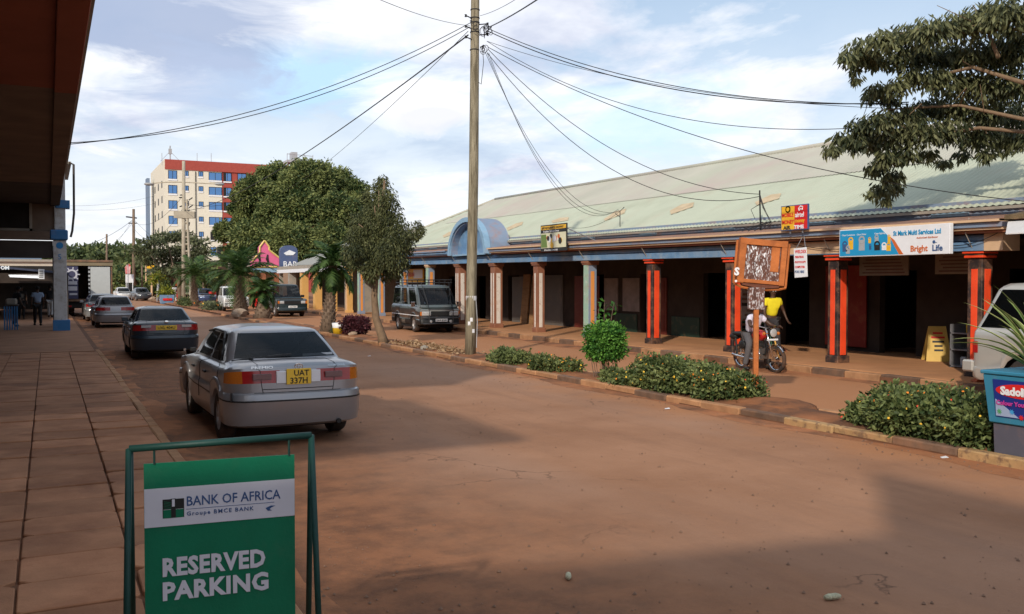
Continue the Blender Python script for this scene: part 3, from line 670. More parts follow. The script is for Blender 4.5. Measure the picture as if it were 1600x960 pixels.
m_gp = plain('green_plastic', (.02, .09, .05), .4)
chair((18.9, 21.3, .18), R(70), m_gp, 'green plastic chair inside the arcade nearest the motorcycle'); chair((18.9, 22.2, .18), R(100), m_gp, 'green plastic chair inside the arcade, the one further from the motorcycle')
chair((17.4, 48.6, .18), R(60), plain('white_plastic', (.6, .6, .6), .4), 'white plastic chair on the arcade pavement behind the van')

# neighbouring shop at the right edge of the picture
nb = thing('corner_shop', 'neighbouring dark shop with white sheet awning at the right end of the arcade', 'building', (19, 8, 0))
MB().box(17.6, 17.8, 3, 11.2, .1, 3.1).build('wall', mat('brown_shop_wall', (.12, .06, .035), .9, .3, 1.5), nb, world=True)
MB().add([(15.75, 2, 3.28), (15.75, 11.25, 3.28), (17.1, 11.25, 3.5), (17.1, 2, 3.5), (15.75, 2, 3.2), (15.75, 11.25, 3.2), (17.1, 11.25, 3.3), (17.1, 2, 3.3)], [(0,1,2,3),(7,6,5,4),(0,4,5,1),(1,5,6,2),(2,6,7,3),(3,7,4,0)]).build('deck', mat('gravel_deck', (.16, .11, .06), .95, .4, 5, bump=1, bscale=30), nb, world=True)
MB().add([(15.3, 2, 2.86), (15.3, 10.9, 2.9), (15.78, 11.2, 3.14), (15.78, 2, 3.12), (15.3, 2, 2.88), (15.3, 10.9, 2.92), (15.78, 11.2, 3.16), (15.78, 2, 3.14)], [(0,1,2,3),(7,6,5,4),(0,4,5,1),(1,5,6,2),(2,6,7,3),(3,7,4,0)]).build('awning', paint('white_awning', (.65, .64, .64)), nb, world=True)
MB().box(16.7, 16.78, 3, 11.1, 2.25, 3.0).build('sign_fascia', mat('dark_signboard', (.10, .045, .03), .7, .3, 3), nb, world=True)
text('Satellite', .34, (16.69, 10.3, 2.35), RY, UZ, plain('dull_lettering', (.2, .17, .15), .6), nb, bold=.004)
MB().box(17.5, 17.58, 9.2, 10.3, 1.5, 2.1).build('window_frame', s_white, nb, world=True); MB().box(17.49, 17.5, 9.27, 10.23, 1.57, 2.03).build('window_pane', s_black, nb, world=True)

# ------------------------------------------------------------------ left hand buildings
m_sof1 = mat('red_brown_soffit', (.24, .07, .04), .9, .12, 1.2, bump=.15); m_sof2 = mat('dull_brown_soffit', (.17, .12, .09), .9, .2, 1, bump=.15); m_sof3 = mat('dark_soffit', (.06, .05, .045), .9, .25, 1)
lb = thing('overhanging_building', 'dark two storey building whose red brown balcony soffit overhangs the left pavement', 'building', (-3, 25, 0))
Bl = lambda b, n, m, bev=0: b.build(n, m, lb, world=True, bevel=bev)
Bl(MB().box(-7, .12, 10.2, 16.6, 5.14, 5.3), 'soffit', m_sof1); Bl(MB().box(-7, .12, 16.6, 32.5, 5.14, 5.3), 'soffit', m_sof2); Bl(MB().box(-7, .12, 32.5, 41.5, 5.14, 5.3), 'soffit', m_sof3)
Bl(MB().box(.125, .46, 10.2, 16.6, 5.08, 5.3), 'edge_beam', m_sof1, .01); Bl(MB().box(.125, .46, 16.605, 32.5, 5.08, 5.3), 'edge_beam', m_sof2, .01); Bl(MB().box(.125, .46, 32.505, 41.4, 5.08, 5.3), 'edge_beam', m_sof3, .01)
Bl(MB().box(-7, .40, 10.25, 41.3, 5.31, 6.35), 'upper_wall', m_sof2); Bl(MB().box(-7.2, .7, 10.0, 20.0, 6.36, 6.46).box(-7.2, .7, 20.0, 41.5, 6.36, 6.55), 'roof_slab', m_conc)
Bl(MB().box(-7, -3.4, 10.2, 41, -.1, 5.13), 'ground_floor_wall', m_sof2)
for k in range(8): Bl(MB().box(-2.75, -2.4, 10.8+4*k, 11.15+4*k, .08, 5.13), 'column', m_sof2, .01)
lc = thing('near_shop_building', 'low shop building beside the camera casting shade on the near road', 'building', (-4, 3, 0))  # stays out of view; canopy edge set so its shadow steps across the road
MB().box(-7, -3.7, -.3, 10.1, -.1, 4.0).build('wall', m_sof2, lc, world=True); MB().box(-7, -.6, 4.5, 9.1, 4.55, 4.68).build('canopy', m_conc, lc, world=True)
ld_ = thing('camera_side_building', 'two storey building behind the camera shading the foreground road', 'building', (-2, -8, 0))  # unseen; parapet and roof slope shaped to throw the foreground shadow
MB().box(-7, -3.5, -20, -.5, -.1, 4.3).build('wall', m_sof2, ld_, world=True); MB().box(.34, .44, -20, -.4, 4.2, 5.7).build('parapet', m_sof1, ld_, world=True)
MB().box(-3.5, .33, -20, -.5, 4.1, 4.3).build('balcony', m_sof1, ld_, world=True); MB().poly([(.33, -.4, 4.32), (-5.6, -.4, 5.0), (-11, -.4, 4.4)], (0, -19.5, 0)).build('roof', m_conc, ld_, world=True)

lp = thing('blue_pillar_building', 'old building with white and blue painted corner pillar beyond the soffit', 'building', (-.5, 45, 0))
m_oldw = mat('peeling_white_paint', (.5, .5, .5), .8, .12, 3, bump=.3, dust=.3, dcol=(.3, .26, .22), dscale=2.5, col2=(.34, .31, .28), c2scale=5, c2pos=(.5, .7))
m_bp = paint('bright_blue_paint', (.04, .16, .36), .6, dust=.2)
P = lambda b, n, m, bev=0: b.build(n, m, lp, world=True, bevel=bev)
P(MB().box(.2, .68, 41, 41.5, .5, 3.7), 'pillar', m_oldw, .015); P(MB().box(.16, .78, 40.95, 41.55, .1, .54), 'pillar_base', m_bp, .015); P(MB().box(.1, .74, 40.9, 41.6, 3.72, 4.12), 'pillar_capital', m_bp, .04)
P(MB().box(.28, .66, 41.05, 41.5, 4.13, 6.7), 'upper_column', m_oldw, .01); P(MB().box(.3, .82, 40.96, 41.6, 4.98, 5.3), 'upper_band', m_bp, .01)
P(MB().box(-6, .195, 41.1, 41.5, 3.0, 3.68), 'cross_beam', m_sof3); P(MB().box(-6, .2, 40.95, 41.5, 3.72, 4.05), 'ledge', m_sof2, .01)
P(MB().box(-6, .27, 41.2, 41.5, 4.06, 7.1), 'upper_wall', m_sof2)
P(MB().box(-6, -.62, 41.12, 41.19, 4.16, 6.6), 'dark_panel', m_dark2); P(MB().box(-.62, -.52, 41.08, 41.19, 4.06, 6.6).box(-6, -.52, 41.08, 41.19, 4.06, 4.15), 'panel_frame', m_conc)
b = MB(); b.tube([(.84, 41.2, 3.85), (.9, 41.2, 4.1), (.97, 41.2, 4.8), (.98, 41.2, 6.75), (.8, 41.2, 6.82)], .05, 6); P(b, 'drain_pipe', m_sof3)
P(MB().box(-6, .6, 41.5, 48, 3.2, 3.3), 'arcade_ceiling', m_sof3); P(MB().box(-6, .9, 41.5, 48, 6.8, 6.9), 'roof', m_conc); P(MB().box(.3, .6, 41.6, 48, 3.3, 6.8), 'street_wall', m_oldw)
for yy in (44.5, 47.5): P(MB().box(.2, .6, yy, yy+.4, .1, 3.2), 'pillar', m_sof3)
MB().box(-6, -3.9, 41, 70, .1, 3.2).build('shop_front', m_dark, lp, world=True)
m_dot = plain('round_badge_blue', (.03, .22, .5), .5)
MB().lathe([(.13, 0), (.13, -.006), (0, -.006)], (.44, 40.995, 3.5), 'y', 20).build('round_badge', m_dot, lp, world=True)
text('5', .3, (.36, 40.99, 2.95), (1, 0, 0), UZ, m_dot, lp)
aw = thing('market_awning', 'long dark sheet awning over market stalls on the far left pavement', 'awning', (-2, 60, 0))
MB().add([(-7, 53, 3.3), (1.0, 53, 2.55), (1.0, 75, 2.6), (-7, 75, 3.35), (-7, 53, 3.2), (1.0, 53, 2.45), (1.0, 75, 2.5), (-7, 75, 3.25)], [(0,1,2,3),(7,6,5,4),(0,4,5,1),(1,5,6,2),(2,6,7,3),(3,7,4,0)]).build('roof_sheet', mat('dark_blue_sheet', (.05, .06, .1), .7), aw, world=True)
b = MB()
for yy in (53.2, 60, 67, 74): b.tube([(.9, yy, .1), (.9, yy, 2.5)], .05, 6)
b.build('post', m_sof3, aw, world=True); MB().box(-7, 1, 74.6, 74.8, .1, 3.2).build('back_screen', m_dark2, aw, world=True)
MB().box(-7, .9, 53.1, 53.16, 2.0, 2.5).build('valance', m_dark, aw, world=True)
T = thing('tube_light', 'lit white fluorescent tube under the dark awning', 'lamp', (-1, 52.6, 2.3))
MB().tube([(-1.7, 52.6, 2.34), (-.35, 52.6, 2.28)], .05, 6).build('tube', mat('lit_tube', (.9, .95, 1), .4, emit=.7), T, world=True); MB().box(-1.75, -.3, 52.62, 52.68, 2.36, 2.42).build('batten', s_white, T, world=True)
T = thing('notice_board', 'small white price board hanging beside the fluorescent tube', 'sign', (-.2, 52.4, 2.2)); MB().box(-.42, -.15, 52.4, 52.43, 2.2, 2.7).build('board', s_white, T, world=True)
b = MB()
for i in range(4): b.box(-.38, -.2, 52.385, 52.398, 2.28+.1*i, 2.32+.1*i)
b.build('print_lines', s_black, T, world=True)
T = thing('lit_sign', 'glowing white shop sign letters under the left awning', 'sign', (-2.2, 52, 2.5)); text('OM', .24, (-2.1, 52.8, 2.68), (1, 0, 0), UZ, mat('lit_letters', (.8, .85, .9), .4, emit=.15), T, bold=.01)
for k, (x, lbl) in enumerate(((-1.35, 'blue slatted market stall nearest the pillar'), (-2.6, 'blue slatted market stall at the left edge of the picture'))):
    T = thing('market_stall', lbl, 'stall', (x, 43.5+1.5*k, .12), 0, None)
    MB().box(-.25, .25, -1, 1, .95, 1.0).build('counter', m_dark, T)
    for j in range(6): MB().box(-.25+.09*j, -.2+.09*j, -1.02, -.98, 0, .95).build('slat', m_bp, T)
    MB().box(-.2, .2, -.6, .4, 1.0, 1.25).build('goods', m_conc, T, bevel=.05)

# ------------------------------------------------------------------ cars: stacked plan outlines, forward is +Y, rear bumper at y = 0
def glassmat(name, tint, refl):
    m = bpy.data.materials.new(name); m.use_nodes = True; t = m.node_tree; n = t.nodes; l = t.links; b = n['Principled BSDF']; b.inputs['Base Color'].default_value = (.01, .012, .014, 1); b.inputs['Roughness'].default_value = .04; b.inputs['Specular IOR Level'].default_value = .9
    tr = n.new('ShaderNodeBsdfTransparent'); tr.inputs[0].default_value = (tint, tint*1.03, tint*1.05, 1); mx = n.new('ShaderNodeMixShader'); fr = n.new('ShaderNodeFresnel'); fr.inputs[0].default_value = 1.5
    a = n.new('ShaderNodeMath'); a.operation = 'MULTIPLY_ADD'; a.inputs[1].default_value = 1.0; a.inputs[2].default_value = refl; a.use_clamp = True; l.new(fr.outputs[0], a.inputs[0]); l.new(a.outputs[0], mx.inputs[0]); l.new(tr.outputs[0], mx.inputs[1]); l.new(b.outputs[0], mx.inputs[2]); l.new(mx.outputs[0], n['Material Output'].inputs[0]); return m
g_glass = glassmat('car_glass', .55, .28)
g_seat = mat('seat_fabric', (.06, .055, .05), .95, .2, 10); g_cabin = mat('cabin_trim', (.03, .028, .026), .9, .2)
g_tyre = mat('tyre_rubber', (.03, .025, .022), .9, .2, 9, bump=.3, dust=.55, dcol=(.16, .08, .045), coord='obj')
g_rim = mat('wheel_alloy', (.42, .42, .43), .35, .1, 4, metal=.6, dust=.4); g_trim = mat('black_trim', (.015, .015, .016), .5, .1)
g_red = mat('red_lamp_lens', (.30, .012, .012), .12, .1, 60, coat=.6); g_amber = mat('amber_lamp_lens', (.5, .14, .015), .15, .1, 60, coat=.6); g_clear = mat('clear_lamp_lens', (.55, .55, .55), .1, .2, 50, coat=.7, metal=.3)
g_chrome = mat('chrome', (.7, .7, .7), .15, .05, metal=1); g_plate = plain('yellow_plate', (.78, .5, .05), .4); g_wplate = plain('white_plate', (.7, .7, .7), .4); g_under = mat('underbody', (.012, .01, .009), .9, .2)
def carpaint(name, col, metal=.3, dust=.22, rough=.32): return mat(name, col, rough, .04, 3, dust=dust, dcol=(.32, .2, .13), dscale=1.6, metal=metal, coat=.45, spec=.4, coord='obj')
RXF = [0, .2, .4, .58, .8]
def ringpts(l, G):
    """full ring of one level; l: dict z(rear,side,front), W, yr, yf, r, side list of y"""
    W, yr, yf, r = l['W'], l['yr'], l['yf'], l['r']; zr, zs, zf = l['z']; cr = l.get('cr', .06); cz = l.get('cz', 0)
    half = []
    for f in RXF: x = f*(W-r); half.append((x, yr-cr*(1-(x/(W))**2)+cr*0, zr+cz*(1-f*f)))
    for k in range(5):
        a = math.pi/2*k/4; x = W-r+r*math.sin(a); y = yr+r-r*math.cos(a)-cr*(1-((W-r)/W)**2)*math.cos(a); half.append((x, y, zr+(zs-zr)*(k/4)**2*.5))
    s0, s1 = yr+r, yf-r; ys = l['ys']
    for y in ys:
        t = (y-s0)/(s1-s0); t = min(1, max(0, t)); z = zs
        if t < .14: z = zs+(zr-zs)*.5*(1-t/.14)
        if t > .72: z = zs+(zf-zs)*((t-.72)/.28)*.6
        half.append((W, y, z))
    for k in range(5):
        a = math.pi/2*k/4; x = W-r+r*math.cos(a); y = yf-r+r*math.sin(a); half.append((x, y, zf+(zs-zf)*.4*(1-k/4)))
    for f in RXF[::-1]: x = f*(W-r); half.append((x, yf+l.get('cf', .1)*(1-(x/W)**2), zf+cz*(1-f*f)))
    return half
def make_car(G, label, cat, loc, rz, name='parked_car', group=None):
    T = thing(name, label, cat, loc, rz, group)
    Lc, wheels, Rw, arch = G['L'], G['wheels'], G['Rw'], G['arch']
    body = G['paint']; ybelt = G['ys_belt']; nS = len(ybelt)
    lv = G['levels']; halves = []
    zbot = lv[0]['z'][1]; lb_ = G['lower_n']; ztop = lv[lb_-1]['z'][1]
    for i, l in enumerate(lv):
        if i < lb_: s0, s1 = l['yr']+l['r'], l['yf']-l['r']; l['ys'] = [min(max(y, s0), s1) for y in ybelt]
        else:
            s0, s1 = l['yr']+l['r'], l['yf']-l['r']; l['ys'] = [s0+(s1-s0)*t for t in G['gt']]
        h = ringpts(l, G)
        if i < lb_:
            nh = []
            for (x, y, z) in h:
                for yw in wheels:
                    if abs(y-yw) < arch and x > .5*l['W']:
                        za = Rw+math.sqrt(arch*arch-(y-yw)**2)*.98
                        if za > zbot: z = za+(z-zbot)*(ztop-za)/(ztop-zbot) if z < ztop else z
                nh.append((x, y, z))
            h = nh
        halves.append(h)
    nh = len(halves[0]); n = 2*nh-2
    full = [h+[(-x, y, z) for (x, y, z) in h[-2:0:-1]] for h in halves]
    cells = {}
    last = len(lv)-1
    for i in range(last):
        for k in range(n):
            hk = k if k < nh-1 else n-1-k      # mirrored index of the cell
            key = G['assign'](i, hk, k >= nh-1); cells.setdefault(key, []).append((i, k))
    V = [p for ring in full for p in ring]
    iR, iC, iS0, iS1 = 0, 5, 9, 9+nS
    for key, cl in cells.items():
        if key is None: continue
        nm, m = G['parts'][key]; used = {}; vv = []; ff = []
        def gi(i):
            if i not in used: used[i] = len(vv); vv.append(V[i])
            return used[i]
        for (i, k) in cl:
            a, b_ = i*n+k, i*n+(k+1) % n; ff.append((gi(a), gi(b_), gi(b_+n), gi(a+n)))
        if key == 'body':
            top = [gi(last*n+k) for k in range(n)]; cx = len(vv); z = lv[last]['z'][1]+G.get('crown', .03); cyy = (lv[last]['yr']+lv[last]['yf'])/2
            ins = []
            for k in range(n):
                p = V[last*n+k]; ins.append(len(vv)); vv.append((p[0]*.55, cyy+(p[1]-cyy)*.6, z-.004))
            for k in range(n): ff.append((top[k], top[(k+1) % n], ins[(k+1) % n], ins[k]))
            ff.append(tuple(ins))
        mb = MB(); mb.v = vv; mb.f = ff
        o = mb.build(nm, m, T, smooth=True)
        try: o.data.set_sharp_from_angle(angle=R(48))
        except Exception: pass
    # seams
    b = MB()
    for (i0, i1, k) in G.get('vseams', []):
        for kk in (k, n-k):
            MB().tube([Vector(full[i][kk % n])+Vector((.002 if kk == k else -.002, 0, 0)) for i in range(i0, i1+1)], .0045, 4).build('panel_gap', g_trim, T)
    for (i, k0, k1) in G.get('hseams', []):
        MB().tube([Vector(full[i][k % n]) for k in list(range(-k1, 0))+list(range(k0, k1+1))], .005, 4).build('panel_gap', g_trim, T)
    if b.v: b.build('panel_gap', g_trim, T)
    Wd = G['levels'][1]['W']; Hh = lv[last]['z'][1]; bz = lv[lb_-1]['z'][1]-.12; sy = [wheels[0]+.25, wheels[0]+1.35] if G.get('n', 0) == 23 or G.get('sedan') else [wheels[0]+.2, wheels[1]-1.0]
    for r_i, y in enumerate(sy):
        for q in ((-.38, .38) if r_i else (-.42, 0, .42)):
            MB().obox((q*Wd/.83, y+(0 if r_i else .35 if Hh < 1.6 else 0), bz+.14), (.19, 0, 0), (0, .05, .012), (0, -.05, .22 if r_i else .12)).box(q*Wd/.83-.1, q*Wd/.83+.1, y-.13+(.9*0 if r_i else .3), y-.05+(0 if r_i else .3), bz+(.34 if r_i else .22), bz+(.48 if r_i else .3)).build('seat_back', g_seat, T, bevel=.03)
    MB().box(-Wd+.2, Wd-.2, lv[-1]['yf']+.15, lv[lb_]['yf']-.05, bz, bz+.14).build('dashboard', g_cabin, T, bevel=.03)
    MB().box(-Wd+.27, Wd-.27, .25, Lc-.25, .2, lv[lb_-1]['z'][1]-.12).box(-Wd+.06, Wd-.06, wheels[0]+arch+.02, wheels[1]-arch-.02, .2, .5).build('underbody', g_under, T)
    for yw in wheels:
        for sx in (-1, 1):
            wobj = MB().lathe([(Rw*.6, -.09), (Rw*.93, -.095), (Rw, -.06), (Rw, .06), (Rw*.93, .095), (Rw*.6, .09)], (sx*(Wd-.115), yw, Rw), 'x', 28).build('tyre', g_tyre, T, smooth=True)
            rb = MB(); x = sx*(Wd-.115); o_ = sx*.075
            rb.lathe([(Rw*.62, o_*1.15), (Rw*.56, o_), (Rw*.5, o_*.5), (.0, o_*.45)], (x, yw, Rw), 'x', 24)
            for q in range(G.get('spokes', 7)):
                a = 2*math.pi*q/G.get('spokes', 7); d = Vector((0, math.cos(a), math.sin(a)))
                rb.obox(Vector((x+o_*.85, yw, Rw))+d*Rw*.3, (.012, 0, 0), d*Rw*.27, Vector((0, -d.z, d.y))*.026)
            rb.lathe([(.06, o_*1.0), (.05, o_*1.1), (0, o_*1.1)], (x, yw, Rw), 'x', 12)
            rb.build('rim', g_rim, wobj)
    return T, full
# ---- sedan profile shared by the parked saloons
def sedan(paintm, L=4.5, hw=.848, H=1.4, lamps='premio', hatch=False, tail=1.02):
    wheels = (.92, 3.5) if not hatch else (.85, 3.42); arch = .345
    ysb = [.3]+[y for yw in wheels for y in (yw-arch, yw-.33, yw-.27, yw-.16, yw, yw+.16, yw+.27, yw+.33, yw+arch)]+[4.2]
    mid = [1.75, 2.2, 2.65]; ysb = sorted(ysb+mid)   # 23 stations
    n = len(ysb)
    # pillars at station indices: C 0..3, rear window 3..10, B 10..11, front window 11..19, A after
    gt = []
    marks = {0: 0, 3: (.11 if not hatch else .05), 11: .47, 12: .50, n-3: .93, n-1: 1.0}
    ks = sorted(marks)
    for i in range(n):
        a = max(k for k in ks if k <= i); c = min([k for k in ks if k >= i]); gt.append(marks[a] if a == c else marks[a]+(marks[c]-marks[a])*(i-a)/(c-a))
    YR = .68 if not hatch else .12; YW = L-1.12; zb = H-.405
    def l(z, W, yr, yf, r, **k):
        z = z if isinstance(z, tuple) else (z, z, z); d = dict(z=z, W=W, yr=yr, yf=yf, r=r, cf=.16); d.update(k); return d
    dz = tail-.02
    LV = [l(.235, hw-.07, .14, L-.12, .3), l(.27, hw-.02, .055, L-.05, .28), l(.42, hw, .01, L, .32), l(.53, hw, .0, L, .32), l(.555, hw+.004, -.004, L+.004, .32), l(.575, hw+.004, -.004, L+.004, .32), l(.60, hw, .0, L, .32),
          l((.645, .64, .63), hw-.004, .012, L-.012, .32), l((.66, .655, .645), hw-.018, .06, L-.05, .3), l((.70, .70, .66), hw-.016, .062, L-.055, .29),
          l((.775, .76, .69), hw-.012, .066, L-.06, .28), l((.925, .86, .745), hw-.02, .085, L-.1, .26), l((.955, .895, .765), hw-.03, .10, L-.13, .2),
          l((dz-.035, .915, .78), hw-.04, .125 if not hatch else .1, L-.18, .2, cz=.0), l((dz-.01, .925, .795), hw-.07, .17 if not hatch else .11, L-.24, .19, cz=.008)]
    nl = len(LV)
    if not hatch: LV.append(l((dz+.005, .94, .9), hw-.105, YR-.12, YW+.2, .16, cr=.1, cf=.12, cz=.02))
    else: LV.append(l((dz+.0, .94, .9), hw-.105, YR-.02, YW+.2, .16, cr=.06, cf=.12, cz=.0))
    LV += [l((dz+.015, .95, .93), hw-.115, YR, YW+.05, .14, cr=.1, cf=.12, cz=.0),
           l((dz+.03, .97, .95), hw-.125, YR+.03, YW, .12, cr=.13, cf=.14),
           l((zb+.18, zb+.15, zb+.14), hw-.19, YR+.24 if not hatch else YR+.13, YW-.27, .12, cr=.12, cf=.12),
           l((H-.075, H-.1, H-.09), hw-.265, YR+.5 if not hatch else YR+.26, YW-.54, .12, cr=.09, cf=.1),
           l((H-.05, H-.075, H-.065), hw-.28, YR+.545 if not hatch else YR+.29, YW-.59, .13, cr=.09, cf=.1),
           l((H-.028, H-.045, H-.04), hw-.33, YR+.64 if not hatch else YR+.36, YW-.7, .15, cr=.07, cf=.07)]
    g0 = nl+2    # window rows are g0 .. g0+1
    nR = 5; iS = 10
    def assign(i, k, left):
        if g0 <= i <= g0+1:
            if k <= 5: return 'rear_window'
            s = k-9
            if 3 <= s < 11: return 'side_rear_l' if left else 'side_rear_r'
            if 12 <= s < n-3: return 'side_front_l' if left else 'side_front_r'
            if k >= 9+n+3: return 'windshield'
            return 'body'
        if i in (10,) :
            if lamps == 'premio':
                if k in (2, 3): return 'lamp_l' if left else 'lamp_r'
                if 4 <= k <= 5: return 'lamp_l' if left else 'lamp_r'
                if 6 <= k <= 8: return 'amber_l' if left else 'amber_r'
                if k <= 1: return 'plate_panel'
            else:
                if k in (2, 3, 4, 5, 6, 7): return 'lamp_l' if left else 'lamp_r'
            if k >= 9+n+1 and k <= 9+n+6: return 'head_l' if left else 'head_r'
            if k > 9+n+6: return 'grille'
        if i in (4,): return 'strip'
        if i < 8 and k < 10: return 'bumper'
        if i < 8 and k > 9+n-2: return 'front_bumper'
        return 'body'
    parts = dict(body=('body', paintm), front_bumper=('bumper', paintm), bumper=('bumper', paintm), strip=('bumper_strip', g_trim), rear_window=('rear_window', g_glass), windshield=('windshield', g_glass),
                 side_rear_l=('side_window', g_glass), side_rear_r=('side_window', g_glass), side_front_l=('side_window', g_glass), side_front_r=('side_window', g_glass),
                 lamp_l=('tail_light', g_red), lamp_r=('tail_light', g_red), amber_l=('turn_signal', g_amber), amber_r=('turn_signal', g_amber), plate_panel=('plate_panel', paintm),
                 head_l=('headlight', g_clear), head_r=('headlight', g_clear), grille=('grille', g_trim))
    return dict(L=L, wheels=wheels, Rw=.3, arch=arch, paint=paintm, ys_belt=ysb, levels=LV, lower_n=nl-2, gt=gt, assign=assign, parts=parts, crown=.045, n=n, g0=g0,
                vseams=[(2, nl+1, 9+12), (9, nl+1, 9+5), (8, nl, 4), ], hseams=[(8, 0, 5), (9, 0, 4), (nl, 0, 4)])
def platebox(T, c, right, w, h, m, txt, tm=None, sizes=None):
    nn = Vector((0, -1, 0)) if right[0] > 0 else Vector((0, 1, 0))
    c = Vector(c); b = MB().obox(c, Vector((w/2, 0, 0)), Vector((0, .008, 0)), Vector((0, 0, h/2))); p = b.build('number_plate', m, T, bevel=.003)
    for k, (s, sz, dz, dx) in enumerate(txt):
        o = text(s, sz, c+nn*.0095+Vector((dx, 0, dz)), right, UZ, tm or s_black, None, bold=sz*.02, align='CENTER', world=False, depth=.001); o.parent = p
    return p

m_silver = carpaint('silver_car_paint', (.29, .29, .305), .5, .3)
G = sedan(m_silver)
car1, full = make_car(G, 'silver four door saloon parked nearest the camera with yellow plate UAT 337H', 'car', (2.80, 11.58, 0), R(.5), group=None)
car1.scale = (1.025, 1.025, 1.03)
yb_ = .045-.02
platebox(car1, (.0, -.008, .845), (1, 0, 0), .3, .19, g_plate, [('UAT', .095, .01, 0.03), ('337H', .1, -.083, 0)])
for q in (-.27, .155): MB().box(q, q+.115, -.004, .03, .77, .915).build('plate_side_panel', s_white, car1, bevel=.004)
for sx in (-1, 1): MB().obox((sx*.44, .018, .855), (.11, sx*.004, 0), (0, .02, 0), (0, 0, .035)).build('reversing_lamp', mat('grey_lamp_lens', (.2, .12, .12), .15, .1, 60), car1, bevel=.004)
b = MB(); b.tube([(.05*math.cos(t), -.005+.0, .965+.034*math.sin(t)) for t in [2*math.pi*i/16 for i in range(17)]], .006, 5)
b.tube([(.016*math.cos(t), -.008, .965+.032*math.sin(t)) for t in [2*math.pi*i/12 for i in range(13)]], .005, 5); b.tube([(.036*math.cos(t), -.008, .978+.014*math.sin(t)) for t in [2*math.pi*i/12 for i in range(13)]], .005, 5)
b.build('badge', g_chrome, car1)
text('PREMIO', .05, (-.56, .055, .945), (1, -.06, 0), (0, .25, 1), g_chrome, car1, world=False, sx=1.5, depth=.003); text('CORONA', .035, (.38, .04, .95), (1, .06, 0), (0, .25, 1), g_chrome, car1, world=False, sx=1.4, depth=.003)
b = MB(); b.obox((-.36, .635, 1.035), (.32, -.01, .03), (0, .012, 0), (0, .004, .012)).obox((-.1, .60, 1.06), (.16, -.0, .012), (0, .01, 0), (0, .004, .01)).ball((-.45, .6, 1.02), .03); b.build('rear_wiper', g_trim, car1)
MB().obox((.42, .68, 1.055), (.2, .015, .004), (0, .01, .01), (0, .003, .004)).build('window_sticker', s_grey, car1)
MB().tube([(.5, -.02, .27), (.5, .4, .27)], .03, 10).build('exhaust_pipe', g_trim, car1); MB().obox((-.79, .07, .62), (.012, .03, 0), (0, .03, 0), (0, 0, .05)).build('bumper_damage', g_trim, car1)
MB().box(.15, .6, .1, .5, .22, .36).build('silencer', g_under, car1, bevel=.05)
def mirrors(T, hw, y, z, m, s=1):
    for sx in (-1, 1): MB().obox((sx*(hw+.09), y, z), (.085*s, .0, 0), (0, .045*s, 0), (0, 0, .06*s)).tube([(sx*(hw-.06), y, z-.05), (sx*(hw+.03), y, z-.02)], .02, 5).build('mirror', m, T, bevel=.02)
def handles(T, hw, ys, z, m):
    for y in ys:
        for sx in (-1, 1): MB().obox((sx*(hw+.012), y, z), (.012, 0, 0), (0, .085, 0), (0, 0, .015)).build('door_handle', m, T, bevel=.006)
mirrors(car1, .70, 3.1, 1.0, g_trim, .5); handles(car1, .838, (1.72, 2.72), .8, g_trim)
for sx in (-1, 1):
    b = MB(); b.tube([(sx*.72, 1.03, 1.06), (sx*.65, 1.3, 1.25), (sx*.595, 1.55, 1.325), (sx*.59, 2.3, 1.335), (sx*.61, 2.75, 1.29)], .014, 5); b.build('rain_visor', g_trim, car1)

m_dgreen = carpaint('dark_blue_green_car_paint', (.018, .03, .045), .2, .15)
G2 = sedan(m_dgreen, L=4.5, hw=.848, H=1.38, lamps='wide')
car2, _ = make_car(G2, 'dark blue green saloon with wide red tail lamps parked second in the row', 'car', (2.78, 25.9, 0), R(-.5))
platebox(car2, (0, -.006, .85), (1, 0, 0), .52, .12, g_plate, [('UXL 404U', .1, -.035, 0)])
MB().ball((0, .03, 1.0), .05, sc=(1.2, .3, .8)).build('badge', g_chrome, car2); MB().tube([(.45, -.02, .26), (.45, .4, .26)], .035, 8).build('exhaust_pipe', g_chrome, car2); mirrors(car2, .74, 3.1, .98, m_dgreen); handles(car2, .838, (1.72, 2.72), .8, g_trim)
for sx in (-1, 1): MB().obox((sx*.5, .01, .89), (.12, 0, 0), (0, .02, 0), (0, 0, .03)).build('reversing_lamp', g_clear, car2)
G3 = sedan(m_silver, L=4.1, hw=.84, H=1.44, lamps='wide', hatch=True)
car3, _ = make_car(G3, 'silver hatchback estate parked third in the row behind the dark saloon', 'car', (2.7, 45.0, 0), R(1))
platebox(car3, (.25, -.02, .56), (1, 0, 0), .5, .12, g_plate, [('UAG 206T', .1, -.035, 0)]); mirrors(car3, .79, 3.0, 1, m_silver)
m_dsil = carpaint('dull_silver_paint', (.28, .29, .3), .4)
car4, _ = make_car(sedan(m_dsil, L=4.2, hw=.83, H=1.45, lamps='wide', hatch=True), 'grey estate car mostly hidden between the silver hatchback and the open lorry', 'car', (2.55, 52.5, 0), R(1)); mirrors(car4, .79, 3.0, 1, m_silver)
